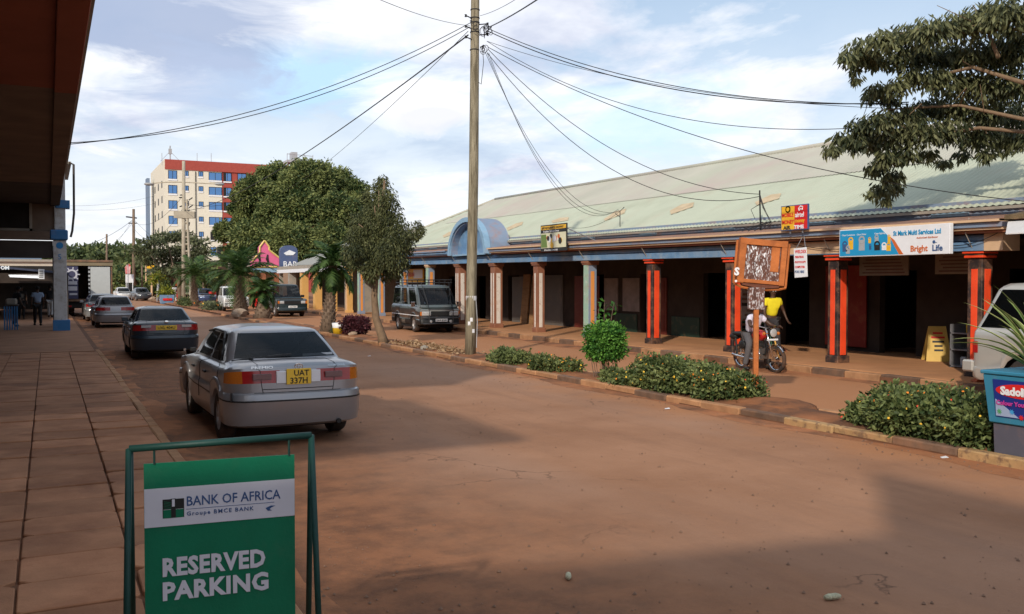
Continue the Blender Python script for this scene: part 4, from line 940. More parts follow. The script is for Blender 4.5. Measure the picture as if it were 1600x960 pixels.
# ---- boxy bodies
def boxy(paintm, L, hw, H, belt, nose, wheels, Rw, arch, yr_g, yw_b, yw_t, hood, rearlean=.08, lower=None, glass=(.05, .12)):
    """belt: belt height; hood: height of the bonnet; yw_b/yw_t: windscreen foot and top"""
    ysb = sorted([.2]+[y for yw in wheels for y in (yw-arch, yw-arch*.93, yw-arch*.75, yw-arch*.4, yw, yw+arch*.4, yw+arch*.75, yw+arch*.93, yw+arch)]+[L-.15]+[wheels[0]+arch+.3, (wheels[0]+wheels[1])/2, wheels[1]-arch-.3])
    n = len(ysb); lowp_ = lower or paintm
    marks = {0: 0, 1: .03, 8: .34, 9: .36, 13: .66, 14: .685, n-2: .96, n-1: 1.0}; ks = sorted(marks); gt = []
    for i in range(n):
        a = max(k for k in ks if k <= i); c = min([k for k in ks if k >= i]); gt.append(marks[a] if a == c else marks[a]+(marks[c]-marks[a])*(i-a)/(c-a))
    def l(z, W, yr, yf, r, **k):
        z = z if isinstance(z, tuple) else (z, z, z); d = dict(z=z, W=W, yr=yr, yf=yf, r=r, cr=.02, cf=k.pop('cf', .04)); d.update(k); return d
    zl = .32
    LV = [l(zl, hw-.04, .06, L-.08, .12), l(zl+.05, hw-.01, .0, L, .12), l(.52, hw, 0, L, .12), l(.56, hw-.01, .03, L-.03, .11), l((.7,.7,.68), hw, .03, L-.04, .11), l((belt*.88, belt*.88, hood*.8), hw, .03, L-.05, .11), l((belt*.97, belt*.97, hood*.96), hw-.01, .03, L-.09, .12)]
    nl = len(LV)
    LV += [l((belt, belt, hood), hw-.03, .035, L-.16, .12), l((belt+.01, belt+.01, hood+.05), hw-.045, .045, yw_b+.12, .12), l((belt+glass[0], belt+glass[0], belt+glass[0]), hw-.055, .05, yw_b, .12),
           l(((belt+H)/2,)*3, hw-.085, .05+rearlean*.5, (yw_b+yw_t)/2+.02, .12), l(H-glass[1], hw-.12, .05+rearlean*.85, yw_t, .13), l(H-.06, hw-.15, .05+rearlean, yw_t-.05, .14), l(H-.015, hw-.21, .05+rearlean+.07, yw_t-.14, .16)]
    g0 = nl+2
    def assign(i, k, left):
        sd_ = '_l' if left else '_r'
        if g0 <= i <= g0+1:
            if k <= 4: return 'rear_window'
            s = k-9
            if 1 <= s < 8: return 'w1'+sd_
            if 9 <= s < 13: return 'w2'+sd_
            if 14 <= s < n-2: return 'w3'+sd_
            if k >= 9+n+3: return 'windshield'
            return 'body'
        if i < 3: return ('bumper' if k < 9 else 'front_bumper') if (k < 9 or k > 9+n-1 or i < 2) and k != 9+n//2 else 'body'
        if i < 5 and lower: return 'lowerbody'
        if i == 4 and 3 <= k <= 4: return 'tail'+sd_
        return 'body'
    parts = dict(body=('body', paintm), front_bumper=('bumper', g_trim if lower else lowp_), lowerbody=('lower_body', lowp_), bumper=('bumper', g_trim if lower else lowp_), rear_window=('rear_window', g_glass), windshield=('windshield', g_glass))
    for s in ('_l', '_r'):
        for q in ('w1', 'w2', 'w3'): parts[q+s] = ('side_window', g_glass)
        parts['tail'+s] = ('tail_light', g_red)
    return dict(L=L, wheels=wheels, Rw=Rw, arch=arch, paint=paintm, ys_belt=ysb, levels=LV, lower_n=nl, gt=gt, assign=assign, parts=parts, crown=.03, n=n, g0=g0, vseams=[(2, nl+1, 9+13), (2, nl+1, 9+9)], hseams=[], spokes=5)
# the minibus
m_vgrey = carpaint('grey_green_van_paint', (.085, .105, .105), .3, .2); m_vlight = carpaint('pale_grey_van_paint', (.3, .33, .34), .3, .1); m_vdark = carpaint('dark_lower_van_paint', (.02, .022, .025), .1, .3)
Gv = boxy(m_vgrey, 4.45, .84, 1.93, 1.08, 0, (1.0, 3.42), .33, .40, .05, 4.22, 3.62, .98, lower=m_vdark)
van, _ = make_car(Gv, 'grey minibus with black roof rack and bull bar parked facing the camera by the arcade', 'van', (14.42, 39.1, 0), R(180-4), name='minibus')
yf = 4.45
MB().obox((0, yf-.035, .905), (.80, 0, 0), (0, .03, 0), (0, .01, .045)).build('nose_panel', m_vlight, van, bevel=.01)
MB().box(-.36, .36, yf-.05, yf+.02, .70, .85).build('grille', g_trim, van, bevel=.01)
for sx in (-1, 1):
    MB().obox((sx*.58, yf-.03, .78), (.19, 0, 0), (0, .04, 0), (0, 0, .085)).build('headlight', g_clear, van, bevel=.02); MB().obox((sx*.795, yf-.07, .78), (.03, 0, 0), (0, .05, 0), (0, 0, .08)).build('turn_signal', g_amber, van, bevel=.01)
    MB().lathe([(.06, 0), (.06, .05), (0, .06)], (sx*.42, yf+.02, .47), 'y', 14).build('fog_lamp', g_clear, van)
    MB().obox((sx*.98, yf-.55, 1.15), (.07, 0, 0), (0, .06, 0), (0, 0, .1)).tube([(sx*.8, yf-.6, 1.05), (sx*.95, yf-.55, 1.1)], .015, 5).build('mirror', g_chrome, van, bevel=.02)
b = MB()
b.tube([(-.5, yf+.1, .35), (-.5, yf+.13, .95), (.5, yf+.13, .95), (.5, yf+.1, .35)], .025, 6).tube([(-.75, yf+.1, .62), (.75, yf+.1, .62)], .022, 6).tube([(-.75, yf+.1, .38), (.75, yf+.1, .38)], .022, 6).tube([(-.78, yf+.08, .62), (-.8, yf, .75)], .02, 5)
b.build('bull_bar', mat('dark_steel_tube', (.08, .08, .085), .4, metal=.5), van)
platebox(van, (0, yf+.16, .52), (-1, 0, 0), .5, .12, g_wplate, [('UAR 616U', .1, -.035, 0)])
b = MB()
for z in (2.02, 2.14):
    b.tube([(-.72, .4, z), (.72, .4, z), (.72, 3.75, z), (-.72, 3.75, z), (-.72, .4, z)], .022, 5)
for k in range(9): y = .4+.42*k; b.tube([(-.72, y, 2.02), (.72, y, 2.02)], .016, 4)
for k in range(5):
    y = .55+.78*k
    for sx in (-1, 1): b.tube([(sx*.72, y, 2.14), (sx*.7, y, 1.86)], .018, 4)
b.tube([(-.6, 3.75, 2.05), (-.5, 4.25, 1.3), (-.5, 4.5, .95)], .018, 4).tube([(.6, 3.75, 2.05), (.5, 4.25, 1.3), (.5, 4.5, .95)], .018, 4)
b.build('roof_rack', g_trim, van)
b = MB()
for k in range(8): x = -.56+.16*k; b.tube([(x, 4.2, 1.18), (x*.93, 3.66, 1.78)], .009, 4)
b.build('sun_screen_bars', g_chrome, van)
MB().obox((.2, 4.22, 1.14), (.3, 0, .02), (0, .012, 0), (0, .01, .012)).build('wiper', g_trim, van)
for sx in (-1, 1): MB().box(sx*.845-.008, sx*.845+.008, .2, 4.2, .68, .71).build('side_moulding', s_white, van)
# dark off-roader
m_ddg = carpaint('dark_offroader_paint', (.012, .022, .024), .1, .15)
suv, _ = make_car(boxy(m_ddg, 4.52, .89, 1.92, 1.1, 0, (1.0, 3.54), .37, .45, .05, 3.2, 2.62, 1.02, rearlean=.05), 'dark off road car with round edged bonnet facing the camera between two palms', 'car', (12.85, 59.0, 0), R(180))
yf = 4.52
MB().box(-.48, .48, yf-.06, yf+.01, .74, .95).build('grille', g_trim, suv, bevel=.01)
for sx in (-1, 1):
    MB().obox((sx*.62, yf-.03, .86), (.13, 0, 0), (0, .04, 0), (0, 0, .08)).build('headlight', g_clear, suv, bevel=.02); MB().obox((sx*.81, yf-.06, .86), (.05, 0, 0), (0, .05, 0), (0, 0, .08)).build('turn_signal', g_amber, suv, bevel=.01)
platebox(suv, (0, yf+.02, .6), (-1, 0, 0), .52, .12, g_wplate, [('UAA 903F', .1, -.035, 0)]); mirrors(suv, .86, 3.0, 1.2, g_trim, 1.2)
# white pick-up behind the palms
m_wh = carpaint('white_car_paint', (.6, .6, .6), 0, .15)
pk, _ = make_car(boxy(m_wh, 4.6, .85, 1.75, 1.05, 0, (1.0, 3.5), .35, .43, .05, 3.2, 2.6, .98), 'white off road car standing behind the fan palm facing the camera', 'car', (11.9, 70.0, 0), R(176))
yf = 4.6
MB().box(-.4, .4, yf-.06, yf+.01, .7, .9).build('grille', g_trim, pk, bevel=.01)
for sx in (-1, 1): MB().obox((sx*.6, yf-.03, .8), (.16, 0, 0), (0, .04, 0), (0, 0, .09)).build('headlight', g_clear, pk, bevel=.02)
for k in range(4): MB().box(-.8, .8, yf+.0, yf+.02, .38+.07*k, .41+.07*k).build('bumper_stripe', g_trim, pk)
# silver off-roader cut by the right edge, tail towards the arcade
m_champ = carpaint('champagne_car_paint', (.42, .41, .38), .3, .2)
so2, _ = make_car(boxy(m_champ, 4.7, .9, 2.04, 1.2, 0, (1.05, 3.75), .38, .46, .05, 3.3, 2.7, 1.0, rearlean=.42), 'pale silver off road car with spare wheel cover parked behind the blue planter box', 'car', (15.62, 11.15, 0), R(180), name='parked_car')
MB().lathe([(.0, -.3), (.30, -.29), (.36, -.22), (.36, -.04), (.3, 0)], (.05, .0, 1.02), 'y', 24).build('spare_wheel_cover', m_champ, so2, smooth=True)
MB().box(-.9, .9, -.17, .06, .45, .66).build('rear_bumper', m_champ, so2, bevel=.03); MB().box(.895, .905, .06, .16, .8, 1.0).build('lamp_guard', g_red, so2)
T = thing('taxi_box', 'small cream box standing on the roof of the pale off road car', 'box', (15.3, 9.7, 2.03)); MB().box(-.12, .12, -.3, .3, 0, .2).build('box', plain('cream_box', (.6, .5, .3), .5), T, bevel=.01); MB().box(-.13, .13, -.31, .31, .08, .1).build('strap', g_trim, T)
# distant cars
def farcar(loc, rz, m, label, hatch=True):
    T, _ = make_car(sedan(m, L=4.1, hw=.83, H=1.45, lamps='wide', hatch=hatch), label, 'car', loc, rz, group=None); return T
farcar((9.0, 112, 0), R(185), carpaint('slate_car_paint', (.05, .06, .075)), 'slate coloured car driving towards the camera far down the street right of the white one', False)
farcar((7.6, 118, 0), R(183), m_wh, 'small white car far down the street left of the slate one', False)
farcar((13.6, 96, 0), R(180), carpaint('blue_car_paint', (.04, .07, .16)), 'blue car parked beside the orange tarpaulins behind the concrete pole')
farcar((2.6, 92, 0), R(0), carpaint('maroon_car_paint', (.1, .015, .015)), 'dark red car far off in the left row beyond the lorry')
# ---- lorry with open box body
m_lb = paint('lorry_box_brown', (.14, .085, .055), dust=.5); m_in = plain('lorry_inside', (.02, .018, .018), .8)
T = thing('box_lorry', 'box lorry seen from behind, its rear open and a white door panel at the right', 'lorry', (2.15, 60.5, 0), 0)
W_ = 1.32
b = MB(); b.box(-W_, -W_+.12, 0, 6, .95, 3.3).box(W_-.12, W_, 0, 6, .95, 3.3).box(-W_, W_, 0, 6, .9, 1.04).box(-W_, W_, 5.9, 6, 1, 3.3).box(-W_-.04, W_+.04, -.05, 6.05, 3.22, 3.36); b.build('box_body', m_lb, T, bevel=.02)
MB().box(-W_-.02, W_+.02, -.1, .02, 3.02, 3.2).build('header', paint('lorry_header', (.2, .16, .1)), T); MB().box(.12, W_-.13, -.06, -.01, 1.06, 2.95).build('door_panel', plain('pale_door', (.42, .44, .44), .5), T, bevel=.01)
MB().box(-W_+.13, -.55, -.04, .0, 1.06, 2.98).build('side_door', plain('printed_panel_base', (.05, .05, .1), .6), T)
MB().box(-W_+.17, -.6, -.055, -.041, 1.9, 2.1).box(-W_+.17, -.6, -.055, -.041, 1.55, 1.8).box(-W_+.3, -.6, -.055, -.041, 1.28, 1.4).build('printed_band', plain('pale_print', (.45, .45, .5), .6), T)
b = MB(); b.lathe([(.2, 0), (.3, 0), (.3, -.008), (.2, -.008)], (-.88, -.045, 2.5), 'y', 20)
for i in range(9):
    a = 2*math.pi*i/9; b.obox((-.88+.36*math.cos(a), -.05, 2.5+.36*math.sin(a)), (.07*math.cos(a), 0, .07*math.sin(a)), (0, .004, 0), (-.03*math.sin(a), 0, .03*math.cos(a)))
b.build('cog_logo', plain('pale_print', (.45, .45, .5), .6), T)
b = MB()
for i in range(8): b.box(-.0, .1, -.03, .0, 1.15+.24*i, 1.28+.24*i)
b.build('hinge_strip', s_grey, T); MB().box(-1.15, 1.15, .1, 7.6, .65, .88).box(-1.25, 1.25, -.05, .02, .5, .72).build('chassis', g_under, T)
MB().box(-1.1, 1.1, 6.2, 8.0, .7, 2.5).build('cab', m_wh, T, bevel=.12)
for y in (1.4, 7.1):
    for sx in (-1, 1):
        tw = MB().lathe([(.28, -.24), (.47, -.24), (.5, -.18), (.5, .18), (.47, .24), (.28, .24)], (sx*.98, y, .5), 'x', 22).build('wheel', g_tyre, T, smooth=True)
        MB().lathe([(.29, sx*.2), (.2, sx*.1), (0, sx*.12)], (sx*.98, y, .5), 'x', 16).build('rim', g_rim, tw)
for sx in (-1, 1): MB().box(sx*1.05-.14, sx*1.05+.14, -.07, -.05, .58, .68).build('tail_light', g_red, T)

# ------------------------------------------------------------------ points in space from a bearing and a distance
_p = math.atan(39/1450); _y = math.atan(725/1450)
_Fh = Vector((math.sin(_y), math.cos(_y), 0)); _R = Vector((math.cos(_y), -math.sin(_y), 0)); _F = _Fh*math.cos(_p)+Vector((0, 0, -math.sin(_p))); _U = _Fh*math.sin(_p)+Vector((0, 0, math.cos(_p)))
def at(x, y, d): return Vector((0, 0, 2.05))+(_F+_R*((x-800)/1450)+_U*((480-y)/1450))*d
m_bark = mat('tree_bark', (.17, .12, .085), .9, .3, 8, bump=.8, bscale=25, stretch=(1, 1, .3)); m_barkl = mat('pale_bark', (.2, .135, .085), .9, .2, 8, bump=.6, bscale=25)
lf_big = leafmat('big_tree_leaves', (.03, .06, .02), (.23, .26, .09), .45); lf_right = leafmat('long_leaves', (.03, .042, .02), (.2, .21, .1), .9, .3)
lf_thin = leafmat('thin_tree_leaves', (.03, .042, .018), (.15, .16, .065), .8); lf_far = leafmat('far_tree_leaves', (.04, .065, .025), (.15, .18, .07), .15); lf_aca = leafmat('acacia_leaves', (.05, .065, .03), (.17, .19, .10), .3)
lf_hedge = leafmat('hedge_leaves', (.035, .06, .018), (.21, .25, .09), 2.5); lf_top = leafmat('topiary_leaves', (.02, .09, .012), (.14, .32, .05), 3); lf_palm = leafmat('palm_leaves', (.014, .045, .012), (.09, .15, .04), .8)
lf_mar = leafmat('maroon_leaves', (.03, .008, .012), (.12, .035, .045), 3); lf_yel = leafmat('yellow_leaves', (.05, .09, .01), (.34, .32, .04), 2)
def lumps_pts(lumps, dens, shell=.45):
    C = []; D = []
    for (c, r, sc) in lumps:
        n = max(8, int(dens*r*r*12)); d = rng.normal(size=(n, 3)); d /= np.linalg.norm(d, axis=1)[:, None]
        rad = (1-shell*rng.random(n)**1.6)*(1+.16*np.sin(d[:, 0]*7+c[0])*np.cos(d[:, 2]*6+c[1])+.1*rng.normal(size=n))
        C.append(np.array(c)+d*(rad*r)[:, None]*np.array(sc)); D.append(d)
    return np.concatenate(C), np.concatenate(D)
def foliage(name, parent, lumps, dens, ln, wd, m, droop=.3, shell=.45, kind=None, jitter=.45):
    C, D = lumps_pts(lumps, dens, shell); V, F = leaves(C, ln, wd, droop, D, jitter)
    off = np.array(parent.location); o = npmesh(name, V-off, F, m, parent, smooth=False)
    if kind: o['kind'] = kind
    return o
def limb(parent, name, pts, r, m, n=7):
    return MB().tube(pts, r, n).build(name, m, parent, smooth=True, world=True)

# ------------------------------------------------------------------ trees
T = thing('tree', 'big dense round crowned tree rising behind the pink gable', 'tree', (22.4, 92, 0))
L_ = [(cx+random.uniform(-6, 6), cy+random.uniform(-6, 6), r*random.uniform(.62, 1.02), d+16+random.uniform(-1.5, 1.5)) for cx, cy, r, d in ((400, 305, 36, 75), (440, 290, 36, 78), (480, 288, 38, 75), (520, 295, 34, 77), (385, 338, 34, 74), (425, 330, 42, 72), (475, 330, 44, 71), (525, 335, 40, 73), (358, 360, 20, 75), (400, 378, 42, 72), (455, 380, 46, 70), (515, 385, 44, 72), (555, 330, 28, 75), (375, 400, 30, 74), (560, 380, 30, 74), (450, 310, 40, 74), (365, 325, 14, 77), (505, 270, 16, 78), (410, 275, 14, 76), (575, 345, 26, 76), (565, 310, 20, 76), (580, 375, 28, 75), (545, 305, 26, 77), (590, 400, 22, 75))]
lm = [(tuple(at(cx, cy, d)), r*d/1450, (1, 1, .85)) for cx, cy, r, d in L_]
foliage('crown', T, lm, 180, .34, .16, lf_big, .35, .4); foliage('inner_crown', T, [(c, r*.7, s) for c, r, s in lm], 60, .6, .35, lf_big, .2, .9)
limb(T, 'trunk', [(22.4, 92, 0), (22.2, 91.8, 2), (22.5, 91.5, 4)], [.6, .45, .35], m_bark)
for tx_, ty_ in ((400, 330), (460, 320), (530, 340)): limb(T, 'branch', [(22.4, 91.5, 3.5), (at(tx_, ty_+40, 91)+Vector((22.4, 91.5, 3.5)))/2, at(tx_, ty_, 91)], [.3, .2, .1], m_bark)

T = thing('tree', 'slim leaning tree with dark drooping foliage on the median left of the utility pole', 'tree', (9.6, 28.4, .08))
tr = [(9.62, 28.42, .02), (9.55, 28.44, .35), (9.38, 28.5, .9), (9.35, 28.56, 1.6), (9.4, 28.56, 2.3), (9.5, 28.55, 3.2), (9.6, 28.5, 4.4), (9.7, 28.5, 5.3)]
limb(T, 'trunk', tr, [.2, .14, .12, .105, .1, .08, .05, .02], m_barkl, 9)
L_ = ((560, 350, 18), (550, 395, 18), (592, 298, 17), (606, 312, 16), (585, 322, 20), (610, 340, 22), (578, 348, 22), (596, 358, 26), (622, 368, 22), (565, 372, 20), (590, 388, 24), (612, 395, 24), (572, 400, 22), (634, 388, 13), (553, 392, 13), (600, 416, 20), (580, 422, 16), (621, 418, 15), (641, 366, 8), (547, 372, 9), (556, 412, 10), (636, 410, 8), (600, 282, 9), (572, 306, 9))
lm = [(tuple(at(cx+random.uniform(-3, 3), cy, 29.7+random.uniform(-1, 1))), r*29.7/1450, (1, 1, 1.15)) for cx, cy, r in L_]
foliage('crown', T, lm, 620, .12, .035, lf_thin, 1.1, .85, jitter=.7)
for cx, cy, r in L_[::2]: e = at(cx, cy, 29.7); limb(T, 'branch', [Vector(tr[4])+(Vector(tr[7])-Vector(tr[4]))*.3, (Vector(tr[5])+e)/2+Vector((0, 0, .1)), e], [.04, .025, .012], m_barkl, 5)
sp = [at(652+6*math.sin(k), 352+5*k, 29.7) for k in range(5)]; foliage('hanging_twig', T, [(tuple(p), .12, (1, 1, 1.4)) for p in sp], 900, .1, .03, lf_thin, 1)

T = thing('tree', 'tree with long hanging leaves whose branches reach in from the right edge', 'tree', (15.4, 5.2, .1))
R_ = ((1345, 78, 26), (1378, 62, 24), (1412, 55, 26), (1450, 48, 30), (1490, 40, 30), (1530, 30, 34), (1575, 20, 40), (1600, 60, 40), (1322, 92, 13), (1335, 106, 10), (1365, 92, 20), (1400, 88, 24), (1438, 84, 28), (1478, 86, 30), (1520, 82, 34), (1565, 84, 36), (1338, 122, 8), (1425, 118, 22), (1462, 122, 26), (1505, 128, 30), (1550, 132, 34), (1595, 130, 36),
      (1372, 138, 16), (1358, 148, 12), (1402, 134, 18), (1390, 152, 16), (1300, 232, 13), (1318, 216, 17), (1345, 198, 22), (1378, 188, 24), (1412, 178, 24), (1448, 168, 26), (1490, 168, 30), (1535, 172, 32), (1580, 180, 34), (1335, 222, 18), (1368, 218, 24), (1402, 210, 26), (1440, 204, 28), (1482, 204, 28), (1525, 210, 28), (1568, 218, 26), (1600, 215, 22),
      (1385, 246, 20), (1415, 240, 20), (1366, 262, 14), (1392, 272, 16), (1375, 296, 17), (1398, 292, 14), (1384, 312, 9), (1358, 302, 8), (1452, 240, 14), (1475, 252, 11), (1505, 240, 12), (1540, 240, 14))
lm = []
for cx, cy, r in R_:
    d = 17+cy/310*2.6+random.uniform(-.6, .6); lm.append((tuple(at(cx, cy, d)), r*d/1450, (1, 1, .75)))
foliage('crown', T, lm, 330, .16, .048, lf_right, 1.3, .95, jitter=.55)
ex = [((16.2+random.uniform(-1.8, 1.8), 7.6+random.uniform(-2.6, 1.8), 6.8+random.uniform(-1.2, 1.4)), .9, (1, 1, .7)) for k in range(16)]
foliage('rear_crown', T, ex, 40, .24, .09, lf_right, 1.2, .9)
limb(T, 'trunk', [(15.4, 5.2, 0), (15.3, 5.4, 1.5), (15.5, 5.8, 3), (15.6, 6.3, 4.2)], [.3, .24, .2, .16], m_barkl)
b0 = Vector((15.6, 6.3, 4.2))
for pts in (((1640, 195, 17), (1560, 178, 17.6), (1500, 165, 18), (1440, 168, 18.3), (1380, 172, 18.5), (1330, 215, 18.8)), ((1660, 60, 16.5), (1580, 45, 17), (1500, 52, 17.3), (1430, 46, 17.5), (1360, 70, 17.7)), ((1640, 210, 17.4), (1530, 200, 18), (1450, 214, 18.6), (1400, 240, 18.9), (1382, 290, 19.2)), ((1600, 130, 17), (1520, 105, 17.6), (1460, 120, 18), (1400, 138, 18.2), (1370, 146, 18.4)), ((1560, 90, 17), (1540, 40, 17.2), (1520, 8, 17.4))):
    P_ = [at(*q) for q in pts]; n = len(P_); limb(T, 'branch', [b0]+P_ if pts[0][0] > 1620 else P_, ([.08] if pts[0][0] > 1620 else [])+[.045-.036*i/(n-1) for i in range(n)], m_barkl, 6)
    for i in range(1, n-1):
        q = P_[i]; limb(T, 'twig', [q, q+Vector((random.uniform(-.4, .3), random.uniform(-.3, .3), random.uniform(-.1, .35))), q+Vector((random.uniform(-.9, .2), random.uniform(-.3, .5), random.uniform(-.4, .5)))], [.014, .01, .005], m_barkl, 4)

T = thing('tree', 'airy flat topped acacia standing in front of the cream hotel', 'tree', (16, 104, 0))
lm = [(tuple(at(cx, cy, 100+random.uniform(-3, 3))), r*100/1450, (1.3, 1.3, .35)) for cx, cy, r in ((222, 392, 14), (240, 378, 16), (262, 372, 18), (285, 368, 14), (305, 378, 16), (318, 392, 13), (250, 398, 20), (280, 392, 20), (300, 402, 18), (230, 408, 14), (270, 412, 20), (255, 425, 18), (290, 422, 18), (312, 412, 12))]
foliage('crown', T, lm, 26, .5, .16, lf_aca, .1, .95); limb(T, 'trunk', [at(282, 478, 100), at(280, 440, 100), at(268, 415, 100)], [.3, .25, .15], m_bark)
for cx, cy in ((230, 392), (262, 378), (300, 382), (315, 395), (245, 400)): limb(T, 'branch', [at(280, 442, 100), at((280+cx)/2, (442+cy)/2+8, 100), at(cx, cy, 100)], [.14, .09, .03], m_bark, 5)
def mass(lbl, lump, d, m, ln=.8, dens=14, grp=None, tk=None, sq=.8):
    cx0 = sum(q[0] for q in lump)/len(lump); b0 = at(cx0, 441+2.05*1450/d, d); T = thing('tree', lbl, 'tree', (b0.x, b0.y, 0), 0, grp)
    foliage('crown', T, [(tuple(at(cx, cy, d+random.uniform(-2, 2))), r*d/1450, (1, 1, sq)) for cx, cy, r in lump], dens, ln, ln*.5, m, .2, .5)
    limb(T, 'trunk', [(b0.x, b0.y, 0), tuple(at(cx0, lump[0][1], d))], [.3, .2], m_bark)
mass('rounded dark green tree behind the lorry', ((215, 422, 20), (196, 430, 18), (232, 432, 18), (210, 445, 20)), 150, lf_far, .9, 12)
mass('olive green tree just right of the lorry roof', ((188, 425, 12), (180, 440, 16), (192, 452, 14)), 118, lf_big, .7, 16)
mass('distant tree left of the lorry against the hill', ((150, 408, 12), (166, 406, 14), (140, 416, 10), (178, 412, 12)), 260, lf_far, 1.6, 5)
mass('bushy tree below the acacia by the yellow sign', ((236, 440, 16), (252, 436, 16), (266, 444, 16), (246, 452, 14)), 125, lf_big, .7, 14)
mass('green tree between the acacia and the fan palm', ((305, 432, 16), (322, 424, 16), (335, 438, 16), (318, 446, 14)), 95, lf_big, .5, 20)
mass('grey green tree on the slope beyond the far crossing', ((200, 404, 12), (215, 400, 12), (232, 404, 12), (190, 412, 10)), 230, lf_far, 1.5, 6)
mass('low bushy tree behind the market at the end of the street', ((120, 430, 12), (132, 425, 12), (112, 438, 10)), 210, lf_far, 1.3, 8)
fw = []
for k in range(46): fw.append((tuple(at(100+k*5.5, 447-6*math.sin(k*.7)-(5 if k > 10 else 0), 330+15*math.sin(k*1.7))), 5.0+2*random.random(), (1.3, 1.3, 1)))
V, F = leaves(*(lambda q: (q[0], 2.2, 1.3, .2, q[1], .5))(lumps_pts(fw, 1.1, .5)))
tag(npmesh('far_wood', V, F, lf_far), 'band of far green woodland closing the end of the street', 'wood', None, 'stuff')

# palms: each frond is a piece of its own
def frondmesh(ln, wd, droop, seed):
    rr = random.Random(seed); V = []; F = []; n = 26; prev = None
    def rib(t): return Vector((0, ln*(t-.18*t*t*droop), ln*(.42*t-.62*droop*t*t)))
    b = MB(); b.tube([rib(i/8) for i in range(9)], [.022*(1-.85*i/8) for i in range(9)], 4); V += b.v; F += b.f
    for i in range(2, n+1):
        t = i/n; p = rib(t); dr = (rib(min(1, t+.02))-rib(t-.02)).normalized(); w_ = wd*(math.sin(math.pi*min(1, t*.85+.12))**.7)*(.85+.3*rr.random())
        for s in (-1, 1):
            d = (Vector((s, 0, 0))*.85+dr*.75+Vector((0, 0, .12-.35*rr.random()))).normalized(); e = p+d*w_+Vector((0, 0, -.18*w_)); h = dr*.02*(1+t)
            o = len(V); V += [tuple(p-h), tuple(p+h), tuple(p+d*w_*.55+h*.9+Vector((0, 0, .015))), tuple(e), tuple(p+d*w_*.55-h*.9)]; F += [(o, o+1, o+2), (o, o+2, o+4), (o+4, o+2, o+3)]
    return V, F
def palm(label, loc, hgt, ln, wd, nf, r0, spread=(-.5, 1.25), seed=1, grp='feather palms on the median', m=None, lean=(0, 0)):
    T = thing('palm_tree', label, 'palm', loc, 0, grp); rr = random.Random(seed); b = MB()
    pr = [(0, 0, 0), (lean[0]*.3, lean[1]*.3, hgt*.3), (lean[0]*.7, lean[1]*.7, hgt*.7), (lean[0], lean[1], hgt)]
    b.tube(pr, [r0*1.5, r0*1.15, r0*.75, r0*.7], 10)
    tk = b.build('trunk', m_bark, T, smooth=True); sb = MB(); i = 0; z = .05
    while z < hgt:
        for q in range(7):
            a = 2*math.pi*(q+i*.37)/7; rz_ = r0*(1.5-.8*min(1, z/hgt/.7)*.95); c = Vector((lean[0]*z/hgt+rz_*math.cos(a), lean[1]*z/hgt+rz_*math.sin(a), z)); o = Vector((math.cos(a), math.sin(a), 0))
            sb.obox(c, Vector((-o.y, o.x, 0))*.05, o*.02, (o*.5+Vector((0, 0, 1)))*.07)
        z += .13; i += 1
    s_ = sb.build('leaf_bases', m_bark, T); s_['kind'] = 'stuff'
    src = []
    for v in range(3):
        V, F = frondmesh(ln, wd, (1.0, 1.3, .75)[v], seed+v); mb = MB(); mb.v = V; mb.f = F; src.append(mb.build('frond', m or lf_palm, T))
    top = Vector((lean[0], lean[1], hgt))
    for k in range(nf):
        a = k*2.399; el = spread[0]+(spread[1]-spread[0])*(k/nf); s = .8+.35*rr.random()
        o = src[k] if k < 3 else inst(src[k % 3], 'frond', (0, 0, 0), T)
        o.location = top; o.rotation_euler = (el, rr.uniform(-.2, .2), a); o.scale = (s, s, s)
    return T
palm('feather palm with stubby trunk standing nearest the parked silver saloon', (9.75, 35.6, .1), 2.55, 1.45, .42, 34, .2, (-1.0, 1.2), 3, lean=(.25, .1))
palm('short squat palm with compact crown in front of the dark off road car', (10.3, 50.5, .1), 1.45, 1.15, .38, 34, .33, (-.9, 1.2), 9)
palm('wide bushy palm with thick dark trunk left of the squat palm', (10.2, 56.5, .1), 2.3, 2.6, .7, 44, .34, (-.5, 1.25), 14)
palm('feather palm at the back beside the white off road car', (10.5, 78, .1), 2.4, 2.2, .6, 30, .26, (-.5, 1.2), 31)

def spiky(name, label, loc, n, ln, wd, m, seed=1, edge=None, up=(.35, 1.35), cat='plant'):
    T = thing(name, label, cat, loc); rr = random.Random(seed)
    def leafm(s):
        V = []; F = []; k = 9
        for i in range(k+1):
            t = i/k; w_ = wd*(1-t)**.55*min(1, .45+t*1.6); y = ln*t; z = ln*(.12*math.sin(t*2.2)-s*.35*t*t)
            V += [(-w_, y, z+w_*.45), (-w_*.72, y, z+w_*.3), (0, y, z), (w_*.72, y, z+w_*.3), (w_, y, z+w_*.45)]
        for i in range(k):
            for j in range(4): a = 5*i+j; F.append((a, a+1, a+6, a+5))
        o = npmesh('leaf', V, F, m, T, mats=[m, edge or m], mi=[(1 if f % 4 in (0, 3) else 0) for f in range(len(F))], smooth=True); return o
    src = [leafm(.2), leafm(.6), leafm(1.0)]
    for k in range(n):
        o = src[k] if k < 3 else inst(src[k % 3], 'leaf', (0, 0, 0), T)
        s = .75+.4*rr.random(); o.rotation_euler = (up[0]+(up[1]-up[0])*(k/n), rr.uniform(-.15, .15), k*2.399); o.scale = (s, s, s)
    return T

